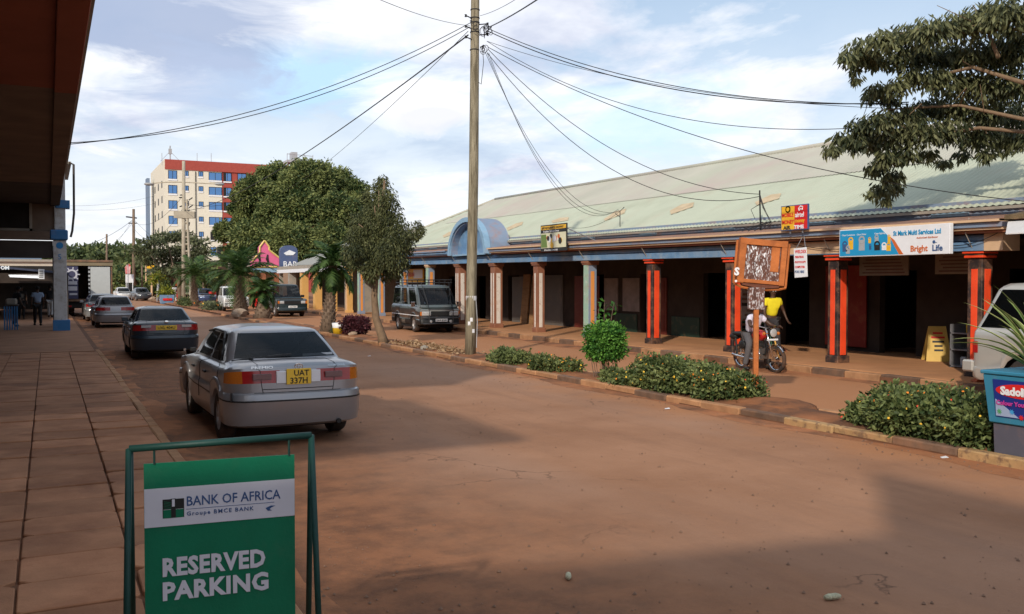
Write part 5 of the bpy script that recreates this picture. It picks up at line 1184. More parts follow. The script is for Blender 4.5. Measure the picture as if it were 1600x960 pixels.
# ------------------------------------------------------------------ median shrubs
m_fl = plain('orange_flowers', (.75, .22, .02), .6); m_fy = plain('yellow_flowers', (.8, .5, .05), .6); m_fp = plain('pink_red_flowers', (.6, .06, .03), .6)
def flowers(T, C, D, n, size):
    size *= .75
    ii = rng.choice(len(C), n, replace=False); V = []; F = []; mi = []
    for i in ii:
        if D[i][2] < -.1: continue
        c = C[i]+D[i]*.05; s = size*(.6+.8*rng.random()); nn = D[i]+rng.normal(size=3)*.3; nn /= np.linalg.norm(nn); u = np.cross(nn, [0, 0, 1.01]); u /= np.linalg.norm(u)+1e-6; v = np.cross(nn, u); o = len(V); col = rng.choice([0, 0, 1, 1, 2]) if rng.random() < .8 else 1
        V.append(c+nn*s*.6)
        for k in range(6): a = k*math.pi/3; V.append(c+(u*math.cos(a)+v*math.sin(a))*s)
        for k in range(6): F.append((o, o+1+k, o+1+(k+1) % 6)); mi.append(col)
    o = npmesh('flowers', np.array(V)-np.array(T.location), F, m_fl, T, mats=[m_fl, m_fy, m_fp], mi=mi); o['kind'] = 'stuff'
def hedge(label, loc, lump, dens, nfl, m=None, ln=.075, name='lantana_bush', size=.026):
    T = thing(name, label, 'shrub', loc); C, D = lumps_pts(lump, dens, .5); C2, D2 = lumps_pts([(c, r*.75, s) for c, r, s in lump], dens*.4, .9)
    keep = C[:, 2] > .1; C, D = C[keep], D[keep]
    V, F = leaves(np.concatenate([C, C2]), ln, ln*.62, .1, np.concatenate([D, D2]), .45); npmesh('foliage', V-np.array(loc), F, m or lf_hedge, T)
    b = MB()
    for (c, r, s) in lump[::2]:
        for q in range(3): b.tube([(c[0]+.05*q, c[1], .06), (c[0]+(q-1)*r*.5, c[1]+.1*q, c[2])], .008, 4)
    b.build('stems', m_bark, T, world=True)
    if nfl: flowers(T, C, D, nfl, size)
    return T
def row(y0, y1, x, zt_, r, n, wob=.12): return [((x+random.uniform(-wob, wob), y0+(y1-y0)*i/(n-1), zt_-r*.75+random.uniform(-.06, .04)), r*(.85+.3*random.random()), (1.1, 1.1, .85)) for i in range(n)]
hedge('long lantana hedge with orange flowers beside the rusty sign post', (10.2, 13.6, .1), row(12.3, 14.2, 9.95, .62, .34, 8)+row(12.0, 14.2, 10.3, .55, .3, 7)+row(14.2, 15.2, 9.75, .36, .22, 5), 1300, 900)
hedge('broad lantana bush with orange flowers beside the blue planter box', (10.2, 8.4, .1), row(7.4, 8.5, 9.93, .58, .34, 5)+row(7.3, 9.0, 10.3, .6, .34, 6)+row(8.7, 9.3, 10.1, .34, .2, 4), 1500, 420, size=.022)
hedge('low green bush growing directly right of the utility pole', (10.0, 20.6, .1), row(19.6, 20.7, 9.85, .4, .24, 5)+row(19.5, 20.5, 10.15, .36, .2, 4), 900, 6)
hedge('small lantana bush between the low green bush and the clipped shrub', (10.0, 18, .1), row(17.6, 18.3, 9.8, .42, .22, 4)+row(17.2, 17.9, 10.1, .36, .18, 4), 800, 160)
T = hedge('round clipped bright green shrub on a short stem on the median', (10.15, 15.95, .1), [((10.08+dx, 15.95+dy, .84+dz), .22, (1, 1, 1)) for dx in (-.15, .15) for dy in (-.16, .16) for dz in (-.15, .15)]+[((10.08, 15.95, .84), .34, (1, 1, 1))], 1500, 0, lf_top, .06, 'clipped_shrub')
MB().tube([(10.1, 15.95, .05), (10.05, 15.97, .6)], .03, 6).build('stem', m_bark, T, world=True)
T = thing('sapling', 'thin leafy sapling sprouting above the clipped green shrub', 'plant', (10.25, 16.3, .1))
for (dx, h) in ((-.1, 1.5), (.05, 1.68), (.28, 1.62)):
    P_ = [(10.25, 16.3, .1), (10.25+dx*.4, 16.3, .8), (10.25+dx, 16.32, h)]; limb(T, 'stem', P_, [.012, .01, .004], m_bark, 4)
    C = np.array([[10.25+dx*t+rng.normal()*.04, 16.3+rng.normal()*.05, .8+(h-.8)*t] for t in np.linspace(0, 1, 26)]); V, F = leaves(C, .12, .06, -.1); npmesh('leaves', V-np.array(T.location), F, lf_top, T)
hedge('maroon leaved shrub beside the yellow and white bucket', (10.1, 33.4, .1), [((10.15+.25*math.cos(k), 33.2+.3*math.sin(k), .45), .32, (1, 1, 1)) for k in range(6)], 500, 0, lf_mar, .09, 'maroon_shrub')
hedge('low tuft of grey green weeds left of the yellow and white bucket', (9.8, 34.6, .1), [((9.75+.1*k, 34.4+.2*k, .22), .2, (1, 1, .8)) for k in range(4)], 500, 0, lf_aca, .09, 'weed_clump')
hedge('white flowered low bush at the foot of the concrete pole', (10.3, 80, .1), [((10.2, 78+1.1*k, .35), .5, (1, 1, .8)) for k in range(5)], 90, 60, lf_far, .16, 'low_bush', .06)
hedge('scrubby green bush on the median between the concrete pole and the fan palm', (10.3, 68, .1), [((10.2, 66+1.1*k, .3), .45, (1, 1, .8)) for k in range(4)], 110, 20, lf_aca, .16, 'low_bush', .06)
spiky('agave', 'dark green agave with stiff upright leaves at the foot of the wide palm', (10.4, 58.2, .1), 26, 1.15, .06, leafmat('agave_leaves', (.02, .05, .02), (.08, .13, .05), 2), 5)
# tub, rocks and litter
T = thing('bucket', 'bucket painted yellow below and white above used as a planter on the median', 'bucket', (9.72, 34.0, .1))
MB().lathe([(.0, 0), (.19, 0), (.215, .24)], (0, 0, 0), 'z', 20).build('yellow_half', plain('bucket_yellow', (.6, .38, .02), .5), T, smooth=True); MB().lathe([(.216, .24), (.235, .42), (.2, .42), (.19, .3)], (0, 0, 0), 'z', 20).build('white_half', s_white, T, smooth=True)
m_rock = mat('rough_stone', (.33, .24, .17), .9, .25, 5, bump=.8, bscale=15)
def rock(loc, s, label, m=m_rock, sc=(1, .8, .6)):
    bm = bmesh.new(); bmesh.ops.create_icosphere(bm, subdivisions=2, radius=s); rr = random.Random(int(loc[1]*100))
    for v in bm.verts: v.co = Vector((v.co.x*sc[0], v.co.y*sc[1], v.co.z*sc[2]))*(1+rr.uniform(-.22, .22))
    me = bpy.data.meshes.new('rock'); bm.to_mesh(me); bm.free(); me.materials.append(m); o = bpy.data.objects.new('rock', me); COL.objects.link(o); o.location = (loc[0], loc[1], loc[2]+s*sc[2]*.6); return tag(o, label, 'rock')
rock((9.9, 32.7, .1), .16, 'flat pale stone lying beside the yellow and white bucket'); rock((9.6, 53.3, .05), .42, 'large tan boulder on the median beside the agave', sc=(1, 1, .8)); rock((9.75, 25.2, .1), .12, 'white stone chip on the median left of the utility pole', m_conc); rock((15.6, 11.6, .14), .16, 'reddish broken brick lump under the pale off road car bumper', mat('brick_red', (.35, .09, .04), .9))
V = []; F = []
C = np.stack([9.65+.9*rng.random(900), 22.6+5.5*rng.random(900)**.8, np.full(900, .13)+.03*rng.random(900)], 1); v_, f_ = leaves(C, .12, .05, 0.0, rng.normal(size=(900, 3))*[1, 1, .25], .1)
tag(npmesh('leaf_litter', v_, f_, leafmat('dry_leaves', (.2, .11, .05), (.5, .34, .2), 4)), 'scatter of dry leaves on the median left of the utility pole', 'litter', None, 'stuff')
n = 3200; C = np.stack([1.3+8.2*rng.random(n), 3+30*rng.random(n)**1.5, np.full(n, .004)], 1); C[: n//2, 0] = np.where(rng.random(n//2) < .5, 1.35+1.1*rng.random(n//2)**1.5, 9.42-.5*rng.random(n//2)**1.6)
s = .006+.013*rng.random(n)**3; V = np.concatenate([C+np.stack([s, 0*s, 0*s], 1), C+np.stack([0*s, s, 0*s], 1), C-np.stack([s, 0*s, 0*s], 1), C-np.stack([0*s, s, 0*s], 1), C+np.stack([0*s, 0*s, s], 1)]); a = np.arange(n)
F = np.concatenate([np.stack([a, a+n, a+4*n], 1), np.stack([a+n, a+2*n, a+4*n], 1), np.stack([a+2*n, a+3*n, a+4*n], 1), np.stack([a+3*n, a, a+4*n], 1)])
struct(tag(npmesh('road_gravel', V, F, mat('gravel', (.2, .115, .075), .9, .3, 30)), 'scatter of small stones on the road', None, None)); bpy.data.objects['road_gravel']['kind'] = 'stuff'
m_cob = mat('dry_cob', (.5, .48, .33), .9, .3, 60, bump=.6, bscale=90)
for (x, y, a, lb, l_) in ((3.19, 5.51, 60, 'discarded pale maize cob on the road, the one nearer the bank sign', .05), (4.50, 4.38, -8, 'discarded pale maize cob on the road, the longer one at the bottom right', .06)):
    d = Vector((math.cos(R(a)), math.sin(R(a)), 0)); o = MB().tube([Vector((x, y, .022))-d*l_, Vector((x, y, .024))-d*l_*.5, Vector((x, y, .024))+d*l_*.5, Vector((x, y, .02))+d*l_], [.014, .021, .02, .012], 9).build('maize_cob', m_cob, smooth=True); tag(o, lb, 'litter', 'maize cobs dropped on the road')
for k, (x, y, lb) in enumerate(((8.9, 12.2, 'scrap of white paper on the road below the long hedge'), (12.7, 11.4, 'scrap of white paper on the far lane behind the flowering bush'), (7.9, 24.6, 'scrap of pale litter on the road near the slim tree'), (9.3, 7.35, 'scrap of white wrapper against the median kerb'))):
    tag(MB().poly([(x-.05, y, .008), (x+.03, y-.03, .012), (x+.05, y+.03, .02), (x-.02, y+.05, .01)], (0, 0, .003)).build('paper_scrap', s_white), lb, 'litter', 'paper scraps lying about the street')

# ------------------------------------------------------------------ planter box with the agave
m_plb = paint('planter_blue', (.035, .2, .32), .5, dust=.2); m_plg = paint('planter_grey', (.09, .09, .12), .6, dust=.3)
T = thing('planter_box', 'tapered blue planter box with paint advertisement on the median at the right edge', 'planter', (9.95, 6.3, .08))
def frust(x0, x1, y0, y1, z0, z1, g): return MB().add([(x0, y0, z0), (x1, y0, z0), (x1, y1, z0), (x0, y1, z0), (x0-g, y0-g, z1), (x1+g, y0-g, z1), (x1+g, y1+g, z1), (x0-g, y1+g, z1)], [(0,3,2,1),(4,5,6,7),(0,1,5,4),(1,2,6,5),(2,3,7,6),(3,0,4,7)])
frust(-.36, .36, -.64, .64, 0, .38, .01).build('plinth', m_plg, T, bevel=.01); frust(-.40, .40, -.68, .68, .382, .93, .05).build('box', m_plb, T, bevel=.012); MB().box(-.47, .47, -.75, .75, .932, .975).build('rim', m_plb, T, bevel=.01)
sx_ = lambda z: -.405-.05*(z-.382)/.548-.004
def pf(pts, m, nm, e=0.0): return MB().poly([(sx_(z)-e, y, z) for y, z in pts], (.003, 0, 0)).build(nm, m, T)
pf([(.58, .46), (-.58, .46), (-.6, .88), (.6, .88)], plain('advert_blue', (.012, .03, .2), .35), 'advert_panel')
pf([(.565+.0-.33+.33*math.cos(a), .765+.08*math.sin(a)) for a in [2*math.pi*i/28 for i in range(28)]], s_red, 'red_oval', .004)
pf([(.575, .47), (.30, .47), (.575, .66)], plain('advert_pale', (.3, .38, .55), .3), 'peeled_corner', .003)
text('Sadolin', .125, (sx_(.72)-.012, .5, .72), RY, (-.09, 0, 1), s_white, T, world=False, bold=.006); text('Colour Your World', .072, (sx_(.6)-.012, .56, .6), RY, (-.09, 0, 1), plain('advert_pink', (.5, .05, .3), .4), T, world=False, bold=.002, sx=.95)
for (y, z, m) in ((.38, .53, plain('splash_blue', (.05, .3, .6), .4)), (.16, .52, s_yellow), (.27, .48, s_red), (.53, .52, plain('splash_green', (.08, .3, .12), .4)), (-.1, .54, s_orange), (-.3, .52, s_cyan)):
    P_ = []
    for i in range(16): rr_ = .035 if i % 2 else .016; a = i*math.pi/8; P_.append((y+rr_*math.cos(a), z+rr_*math.sin(a)))
    pf(P_, m, 'paint_splash', .006)
spiky('variegated_agave', 'large agave with long pale edged green leaves growing from the blue planter box', (9.9, 6.62, 1.0), 46, 1.05, .05, leafmat('variegated_green', (.05, .11, .02), (.2, .3, .08), 2), 7, leafmat('variegated_edge', (.3, .33, .1), (.55, .55, .25), 2), (.35, 1.45))

# ------------------------------------------------------------------ rusted light box sign
m_rust = mat('rusty_orange_steel', (.42, .13, .035), .75, .25, 5, bump=.4, bscale=30, dust=.3, dcol=(.25, .07, .03), dscale=4); m_rustd = mat('dark_rust', (.14, .05, .03), .85, .3, 8, bump=.4)
m_torn = mat('torn_posters', (.13, .06, .045), .8, .5, 14, col2=(.5, .47, .48), c2scale=34, c2pos=(.52, .6), stretch=(1, 1, .45), bump=.6, bscale=60)
T = thing('sign_post', 'rusty orange steel sign box with torn posters leaning on a post in the median', 'sign', (10.42, 11.86, .08))
ax = Vector((.8944, -.4472, 0)); ayv = Vector((.4472, .8944, 0)); c0 = Vector((10.47, 11.86, 0))
tilt = R(-5); ux_ = (ax*math.cos(tilt)+Vector((0, 0, 1))*math.sin(tilt)); uz_ = (Vector((0, 0, 1))*math.cos(tilt)-ax*math.sin(tilt))
cb = Vector((10.53, 11.85, 2.35))
def ob(cx, cz, hx, hz, hy, m, nm, cy=0, bev=.006): return MB().obox(cb+ux_*cx+uz_*cz+ayv*cy, ux_*hx, ayv*hy, uz_*hz).build(nm, m, T, world=True, bevel=bev)
for (cx, hx) in ((-.345, .055), (.335, .045)): ob(cx, .03, hx, .37, .07, m_rust, 'frame')
ob(0, .345, .38, .05, .07, m_rust, 'frame', cy=-.004); ob(0, -.3, .36, .03, .07, m_rust, 'frame', cy=-.004)
ob(-.01, .04, .31, .33, .015, m_torn, 'poster_panel', cy=-.02); ob(.2, .1, .07, .22, .012, m_rust, 'bare_strip', cy=-.034)
for cx in (-.43, .43): ob(cx, 0, .018, .36, .02, m_rust, 'bracket', cy=.03)
MB().tube([cb-ux_*.43-uz_*.36, cb-ux_*.3-uz_*.41, cb-uz_*.43, cb+ux_*.3-uz_*.4, cb+ux_*.43-uz_*.36], .022, 5).build('lower_bow', m_rust, T, world=True)
MB().poly([cb-ux_*.36-uz_*.3-ayv*.05, cb+ux_*.34-uz_*.3-ayv*.05, cb+ux_*.3-uz_*.37-ayv*.05, cb-uz_*.41-ayv*.05, cb-ux_*.3-uz_*.37-ayv*.05], ayv*.1).build('lower_plate', m_rustd, T, world=True)
rr = random.Random(5)
for k in range(46):
    cx, cz = rr.uniform(-.28, .2), rr.uniform(-.26, .28); w_, h_ = rr.uniform(.004, .012), rr.uniform(.01, .035); th = rr.uniform(-.5, .5); a1 = ux_*math.cos(th)+uz_*math.sin(th); a2 = uz_*math.cos(th)-ux_*math.sin(th); q = cb+ux_*cx+uz_*cz-ayv*(.038+.002*rr.random())
    MB().obox(q, a1*w_, ayv*.0015, a2*h_).build('paper_shred', (s_white, s_grey, s_white, m_rustd)[k % 4], T, world=True)
MB().obox((10.42, 11.86, 1.78), ax*.13, ayv*.05, (0, 0, .18)).build('junction_box', m_torn, T, world=True, bevel=.005)
MB().obox((10.42, 11.86, .8), ax*.04, ayv*.04, (0, 0, .92)).build('post', m_rust, T, world=True, bevel=.006)
text('S', .17, cb-ux_*.46-uz_*.22-ayv*.09, ux_, uz_, s_white, T, bold=.008); text('.', .17, cb-ux_*.44-uz_*.33-ayv*.09, ux_, uz_, s_white, T, bold=.01)
T = thing('soil_mound', 'small mound of red earth at the foot of the rusty sign post', 'soil', (10.35, 11.3, .1)); bm = bmesh.new(); bmesh.ops.create_icosphere(bm, subdivisions=3, radius=1)
for v in bm.verts: k_ = 1+.12*math.sin(v.co.x*9)*math.cos(v.co.y*8); v.co = Vector((v.co.x*.5*k_, v.co.y*.8*k_, v.co.z*.09*k_))
me = bpy.data.meshes.new('mound'); bm.to_mesh(me); bm.free(); me.materials.append(m_soil); o = bpy.data.objects.new('mound', me); COL.objects.link(o); o.parent = T; me.polygons.foreach_set('use_smooth', [True]*len(me.polygons))

# ------------------------------------------------------------------ bank sign in the foreground
m_grn = mat('bank_green', (.002, .15, .075), .5, .12, 3, bump=.12, bscale=60, coord='obj', dust=.22, dcol=(.06, .15, .09), dscale=4); m_tube = mat('green_tube_paint', (.008, .045, .038), .5, .2, 8, bump=.1); m_pw = plain('sign_offwhite', (.6, .6, .66), .45)
A0 = Vector((.315, 4.455, .12)); B0 = Vector((1.115, 4.37, .12)); ux_ = (B0-A0).normalized(); uy_ = Vector((-ux_.y, ux_.x, 0)); Wd = (B0-A0).length; H_ = 1.185
T = thing('parking_sign', 'green and white bank reserved parking board hanging in a green steel frame', 'sign', ((A0+B0)/2))
up_ = Vector((0, 0, 1)); topL = A0+up_*H_+uy_*.18; topR = B0+up_*(H_+.012)+uy_*.18
topL, topR = A0+up_*H_, B0+up_*(H_+.015)
b = MB(); b.tube([topL, topR], .0165, 10); b.build('top_bar', m_tube, T, smooth=True, world=True)
for nm, p0, dx in (('front_leg', topL, -.02), ('front_leg', topR, .012)):
    MB().tube([p0, p0-up_*H_-uy_*.2+ux_*dx], .0145, 8).build(nm, m_tube, T, smooth=True, world=True)
MB().tube([topL+ux_*.004, topL-up_*H_+uy_*.28], .0145, 8).build('rear_leg', m_tube, T, smooth=True, world=True); MB().tube([topR, topR-up_*H_+uy_*.3+ux_*.02], .0145, 8).build('rear_leg', m_tube, T, smooth=True, world=True)
pl_, pr_ = .06, .725; pz = H_-.072
for u in (.105, .70): MB().tube([A0+ux_*u+up_*H_, A0+ux_*u+up_*(pz-.005)], .0055, 6).build('hook', m_tube, T, world=True)
def sp(u, z, e=0.0): return A0+ux_*u+up_*(z+.0*u)-uy_*e
def panel(nm, m, u0, u1, z0, z1, e=0.0, th=.003): return MB().poly([sp(u0, z0, e), sp(u1, z0, e), sp(u1, z1, e), sp(u0, z1, e)], uy_*th).build(nm, m, T, world=True)
panel('board', m_grn, pl_, pr_, pz-.98, pz, 0, .006); wz1 = pz-.115; wz0 = wz1-.175
panel('white_band', m_pw, pl_+.001, pr_-.001, wz0, wz1, .0035)
tt = lambda s, u, z, sz, m, **k: text(s, sz, sp(u, z, .0045), ux_, up_, m, T, depth=.0006, **k)
tt('BANK OF AFRICA', pl_+.178, wz1-.088, .062, s_navy, sx=.86, bold=.0006); tt('Groupe BMCE BANK', pl_+.180, wz1-.133, .026, s_navy, sx=1.05, spacing=1.25, bold=.0004)
panel('rule', s_navy, pl_+.178, pl_+.57, wz1-.1045, wz1-.1025, .0045, .001)
lx = pl_+.078
panel('logo_black', s_black, lx, lx+.092, wz1-.098, wz1-.052, .0045, .001); panel('logo_green', m_grn, lx+.003, lx+.089, wz1-.138, wz1-.1, .0045, .001); panel('logo_bar', s_black, lx+.036, lx+.056, wz1-.136, wz1-.05, .006, .001); panel('logo_light', m_pw, lx+.04, lx+.052, wz1-.086, wz1-.053, .0075, .001)
panel('logo_edge', s_black, lx-.0, lx+.003, wz1-.138, wz1-.098, .0045, .001); panel('logo_edge', s_black, lx+.089, lx+.092, wz1-.138, wz1-.098, .0045, .001)
for k in range(5):
    MB().poly([sp(lx+.006, wz1-.060-.007*k, .0055), sp(lx+.036, wz1-.068-.007*k, .0055), sp(lx+.036, wz1-.070-.007*k, .0055), sp(lx+.006, wz1-.062-.007*k, .0055)], uy_*.0006).build('logo_ray', m_grn, T, world=True)
MB().poly([sp(pl_+.53, wz1-.128, .005), sp(pl_+.555, wz1-.118, .005), sp(pl_+.575, wz1-.12, .005), sp(pl_+.56, wz1-.126, .005), sp(pl_+.548, wz1-.134, .005), sp(pl_+.56, wz1-.142, .005), sp(pl_+.54, wz1-.142, .005)], uy_*.0006).build('bird_logo', s_navy, T, world=True)
for s, z in (('RESERVED', wz0-.225), ('PARKING', wz0-.335)): tt(s, pl_+.072, z, .112, m_pw, bold=.0045, spacing=1.06, sx=.86 if s == 'RESERVED' else .96)

# ------------------------------------------------------------------ utility poles
m_pole = mat('grey_timber_pole', (.27, .235, .165), .92, .3, 7, bump=.9, bscale=30, stretch=(3, 3, .22), col2=(.12, .1, .065), c2scale=4.5, c2pos=(.48, .62))
m_wire = plain('black_cable', (.015, .015, .017), .6)
T = thing('utility_pole', 'tall grey wooden utility pole with tangled cables standing on the median', 'pole', (10.08, 22.65, .08))
bx, by = 10.08, 22.65
MB().tube([(bx, by, 0), (bx+.03, by+.02, 1.5), (bx+.14, by+.08, 5), (bx+.22, by+.16, 9.2), (bx+.24, by+.17, 10.4)], [.15, .14, .128, .115, .11], 18).build('shaft', m_pole, T, smooth=True, world=True)
def pz_(z): t = z/9.2; return (bx+.22*t, by+.16*t, z)
for z in (8.25, 8.72, 8.98, 9.1, 9.32): MB().lathe([(.118, -.015), (.127, -.012), (.127, .012), (.118, .015)], pz_(z), 'z', 18).build('steel_band', m_wire, T, world=True)
MB().lathe([(.142, -.06), (.145, -.06), (.145, .06), (.142, .06)], pz_(1.62), 'z', 18).build('pale_paper_band', s_white, T, world=True)
b = MB(); b.tube([(bx+.11, by-.12, 1.6), (bx+.16, by-.1, 1.0), (bx+.12, by-.13, .3)], .012, 5); b.build('earth_wire', s_grey, T, world=True)
for k, (z, a) in enumerate(((1.05, -1.9), (.75, -1.5), (.95, -2.3))): c = pz_(z); MB().obox((c[0]+.146*math.cos(a), c[1]+.146*math.sin(a), z), (-.035*math.sin(a), .035*math.cos(a), 0), (.003*math.cos(a), .003*math.sin(a), 0), (0, 0, .05)).build('poster_scrap', s_white, T, world=True)
rr = random.Random(2); b = MB()
def coil(c, r, n, jit):
    for k in range(n):
        u = Vector((rr.gauss(0, 1), rr.gauss(0, 1), rr.gauss(0, 1))).normalized(); v = u.orthogonal().normalized(); w2 = u.cross(v); q = Vector(c)+Vector((rr.uniform(-jit, jit), rr.uniform(-jit, jit), rr.uniform(-jit, jit))); rad = r*rr.uniform(.6, 1.2)
        b.tube([q+(v*math.cos(t)+w2*math.sin(t)*.9)*rad for t in [2*math.pi*i/12 for i in range(rr.choice((10, 13)))]], .008, 4)
coil((bx+.42, by-.1, 8.75), .14, 8, .09); coil((bx+.36, by-.1, 8.25), .11, 6, .05); coil((bx+.05, by-.1, 8.85), .09, 4, .07)
b.build('cable_coils', m_wire, T, world=True)
for k in range(5): z = 8.5+.14*k; s = 1 if k % 2 else -1; MB().tube([pz_(z), (bx+.22+s*.3, by+.05, z+.04)], .016, 5).lathe([(.0, -.04), (.035, -.03), (.02, 0), (.035, .03), (0, .04)], (bx+.22+s*.32, by+.05, z+.04), 'z', 8).build('insulator', m_wire, T, world=True)
MB().tube([(bx+.34, by-.05, 8.3), (bx+.36, by-.08, 7.9), (bx+.28, by-.1, 7.3), (bx+.2, by-.1, 7.35)], .009, 4).build('loose_wire', m_wire, T, world=True)
def wire(label, a, c, sag, r=.014, n=26, group='overhead wires strung from the wooden pole'):
    a, c = Vector(a), Vector(c); P_ = [a+(c-a)*(i/n)-Vector((0, 0, sag*4*(i/n)*(1-i/n))) for i in range(n+1)]
    o = MB().tube(P_, r*.75, 5).build('overhead_wire', m_wire, smooth=True); return tag(o, label, 'wire', group)
pt = lambda z, dx=0: (bx+.22+dx, by+.05, z)
wire('upper of two parallel wires running from the pole to the soffit edge at left', pt(8.92, -.2), (.47, 23.3, 5.16), .55, .013); wire('lower of two parallel wires running from the pole to the soffit edge at left', pt(8.82, -.2), (.47, 22.6, 5.1), .62, .013)
wire('thick black cable running down from the pole towards the concrete pole', pt(8.6, -.25), tuple(at(290, 330, 82.6)), .9, .026)
wire('thin wire beside the thick black cable left of the pole', pt(8.7, -.25), tuple(at(440, 300, 74)), .5, .012)
wire('thin wire rising to the upper left from the pole top', pt(8.85, -.2), tuple(at(560, -15, 15)), .1, .008); wire('thin wire rising to the upper right from the pole top', pt(9.15, .1), tuple(at(860, -40, 16)), .1, .008)
wire('thick black cable rising to the upper right from the pole top', pt(8.85, .3), tuple(at(880, -28, 14)), .05, .018)
wire('upper of the bundled wires running right from the pole into the leaves', pt(8.85, .3), tuple(at(1420, 163, 18)), .55, .013); wire('lower of the bundled wires running right from the pole into the leaves', pt(8.78, .3), tuple(at(1420, 160, 18.4)), .62, .016)
wire('faint wire running just under the bundled wires to the right', pt(8.5, .3), tuple(at(1395, 170, 18.2)), .35, .008); wire('single wire running right towards the lower leaves', pt(8.5, .3), tuple(at(1325, 201, 18)), .7, .01)
wire('long wire crossing in front of the green roof to the right edge', pt(8.35, .32), tuple(at(1680, 322, 17)), .75, .012)
br = Vector((16.7, 18.9, 4.35)); br2 = Vector((17.4, 26.6, 4.45))
wire('outer of two slack wires dropping to the roof bracket', pt(8.3, .32), tuple(br), .9, .012); wire('inner of two slack wires dropping to the roof bracket', pt(8.2, .3), tuple(br-Vector((0, 0, .06))), 1.35, .012)
for k, (dx, sg) in enumerate(((.25, 1.3), (.3, 1.5), (.35, 1.65))): wire(('left', 'middle', 'right')[k]+' of three slack wires falling steeply from the pole to the small roof hook', pt(8.2, dx), tuple(br2+Vector((0, .05*k, .04*k))), sg, .009)
T = thing('service_bracket', 'wire bracket with twisted cables standing on the eave left of the money sign', 'bracket', (16.7, 18.9, 3.4))
b = MB()
for k in range(5): b.tube([(16.7, 18.9, 4.4-.03*k), (16.74+.03*math.sin(k), 18.8, 4.0), (16.85+.03*math.cos(2*k), 18.65, 3.62), (16.6-.12*k, 18.75+.1*k, 3.38)], .01, 4)
b.tube([(16.72, 18.9, 4.1), (16.5, 19.0, 3.95), (16.55, 18.9, 3.7)], .008, 4); b.build('cables', m_wire, T, world=True); MB().tube([(16.72, 18.88, 3.4), (16.7, 18.9, 4.45)], .02, 5).build('mast', m_wire, T, world=True)
T = thing('roof_hook', 'small wire hook on the roof slope right of the blue arch', 'bracket', tuple(br2-Vector((0, 0, .5)))); b = MB(); b.tube([br2-Vector((0, 0, .65)), br2, br2+Vector((0, -.25, .12))], .016, 4).tube([br2-Vector((0, 0, .2)), br2+Vector((0, .3, -.05))], .012, 4); b.build('hook', m_wire, T, world=True)
wire('short wire from the small roof hook down to the restaurant board', tuple(br2), (15.8, 27.6, 3.95), .25, .008); wire('black flex looping along the beam right of the blue shop sign', (16.15, 12.9, 2.8), (16.1, 11.5, 3.05), .12, .011); wire('black flex looping along the beam left of the blue shop sign', (16.15, 17.1, 2.98), (16.12, 15.2, 2.8), .06, .011)

T = thing('lamp_pole', 'double armed street lamp on a concrete ladder pole far along the median', 'street lamp', (10.9, 87.2, 0))
def A2(x, y): return at(x, y, 82.9)
m_cpole = mat('concrete_pole', (.36, .32, .25), .9, .15, 3)
MB().tube([A2(287, 478), A2(287, 252)], [.2, .14], 8).build('shaft', m_cpole, T, world=True, smooth=True)
b = MB(); b.tube([A2(298, 476), A2(292, 312)], .11, 6)
for k in range(15): y = 470-11*k; b.tube([A2(289, y), A2(297.5-.03*(470-y), y)], .09, 4)
b.build('ladder_post', m_cpole, T, world=True)
MB().tube([A2(234, 287), A2(260, 285), A2(288, 285), A2(342, 288)], .05, 5).build('arm', m_cpole, T, world=True)
for x in (233, 343): MB().ball(A2(x, 288), .5, 10, 6, (.9, .5, .28)).build('lamp_head', plain('lamp_grey', (.3, .3, .3), .4), T, world=True, smooth=True)
MB().obox(A2(289, 336), (.85, -.2, 0), (.1, .2, 0), (0, 0, .3)).build('cross_box', m_cpole, T, world=True); b = MB(); rr = random.Random(4)
for k in range(14): p = A2(290+rr.uniform(-4, 6), 305+4*k); b.tube([p, p+Vector((rr.uniform(-.5, .5), 0, rr.uniform(-.3, .4)))], .05, 4)
b.build('clamps', m_wire, T, world=True)
def pole(lb, x, y0, y1, d, r, cross=None):
    T = thing('utility_pole', lb, 'pole', tuple(at(x, y0, d)*1.0)); T.location.z = 0; MB().tube([at(x, y0, d), at(x-.3, y1, d)], [r, r*.75], 7).build('shaft', m_bark, T, world=True, smooth=True)
    if cross: MB().tube([at(x-cross, y1+12, d), at(x+cross*.4, y1+14, d)], .1, 4).tube([at(x-cross*.7, y1+22, d), at(x+cross*.4, y1+22, d)], .08, 4).build('crossarm', m_wire, T, world=True)
pole('dark wooden utility pole far down the street left of the acacia', 209, 463, 327, 140, .26, 12); pole('thin distant pole above the lorry', 167, 455, 366, 230, .3); pole('slender post beside the yellow framed sign', 222, 460, 402, 122, .12); pole('thin distant pole on the skyline left of the dark pole', 195, 450, 385, 260, .22)
w2 = 'distant wires between the far poles'
for k, (x0, y0, d0, x1, y1, d1, sg, lb) in enumerate(((288, 304, 82.9, 206, 345, 140, 1.5, 'distant wire from the lamp pole down to the dark far pole'), (288, 322, 82.9, 206, 352, 140, 2.5, 'lower distant wire from the lamp pole to the dark far pole'), (206, 345, 140, 85, 392, 120, 1.0, 'thick distant wire from the dark far pole to the left'), (206, 350, 140, 85, 408, 120, 2, 'lower distant wire from the dark far pole to the left'), (206, 340, 140, 248, 378, 150, .2, 'stay wire sloping right from the dark far pole'), (206, 345, 140, 178, 385, 150, .2, 'stay wire sloping left from the dark far pole'), (110, 322, 150, 243, 306, 180, .5, 'uppermost of the pale far wires crossing to the hotel'), (110, 328, 150, 243, 318, 180, .5, 'lowest of the pale far wires crossing to the hotel'), (291, 318, 82.9, 420, 290, 74, .8, 'distant wire from the lamp pole into the big round tree'))):
    wire(lb, tuple(at(x0, y0, d0)), tuple(at(x1, y1, d1)), sg, .035 if k == 2 else .022, 14, w2)

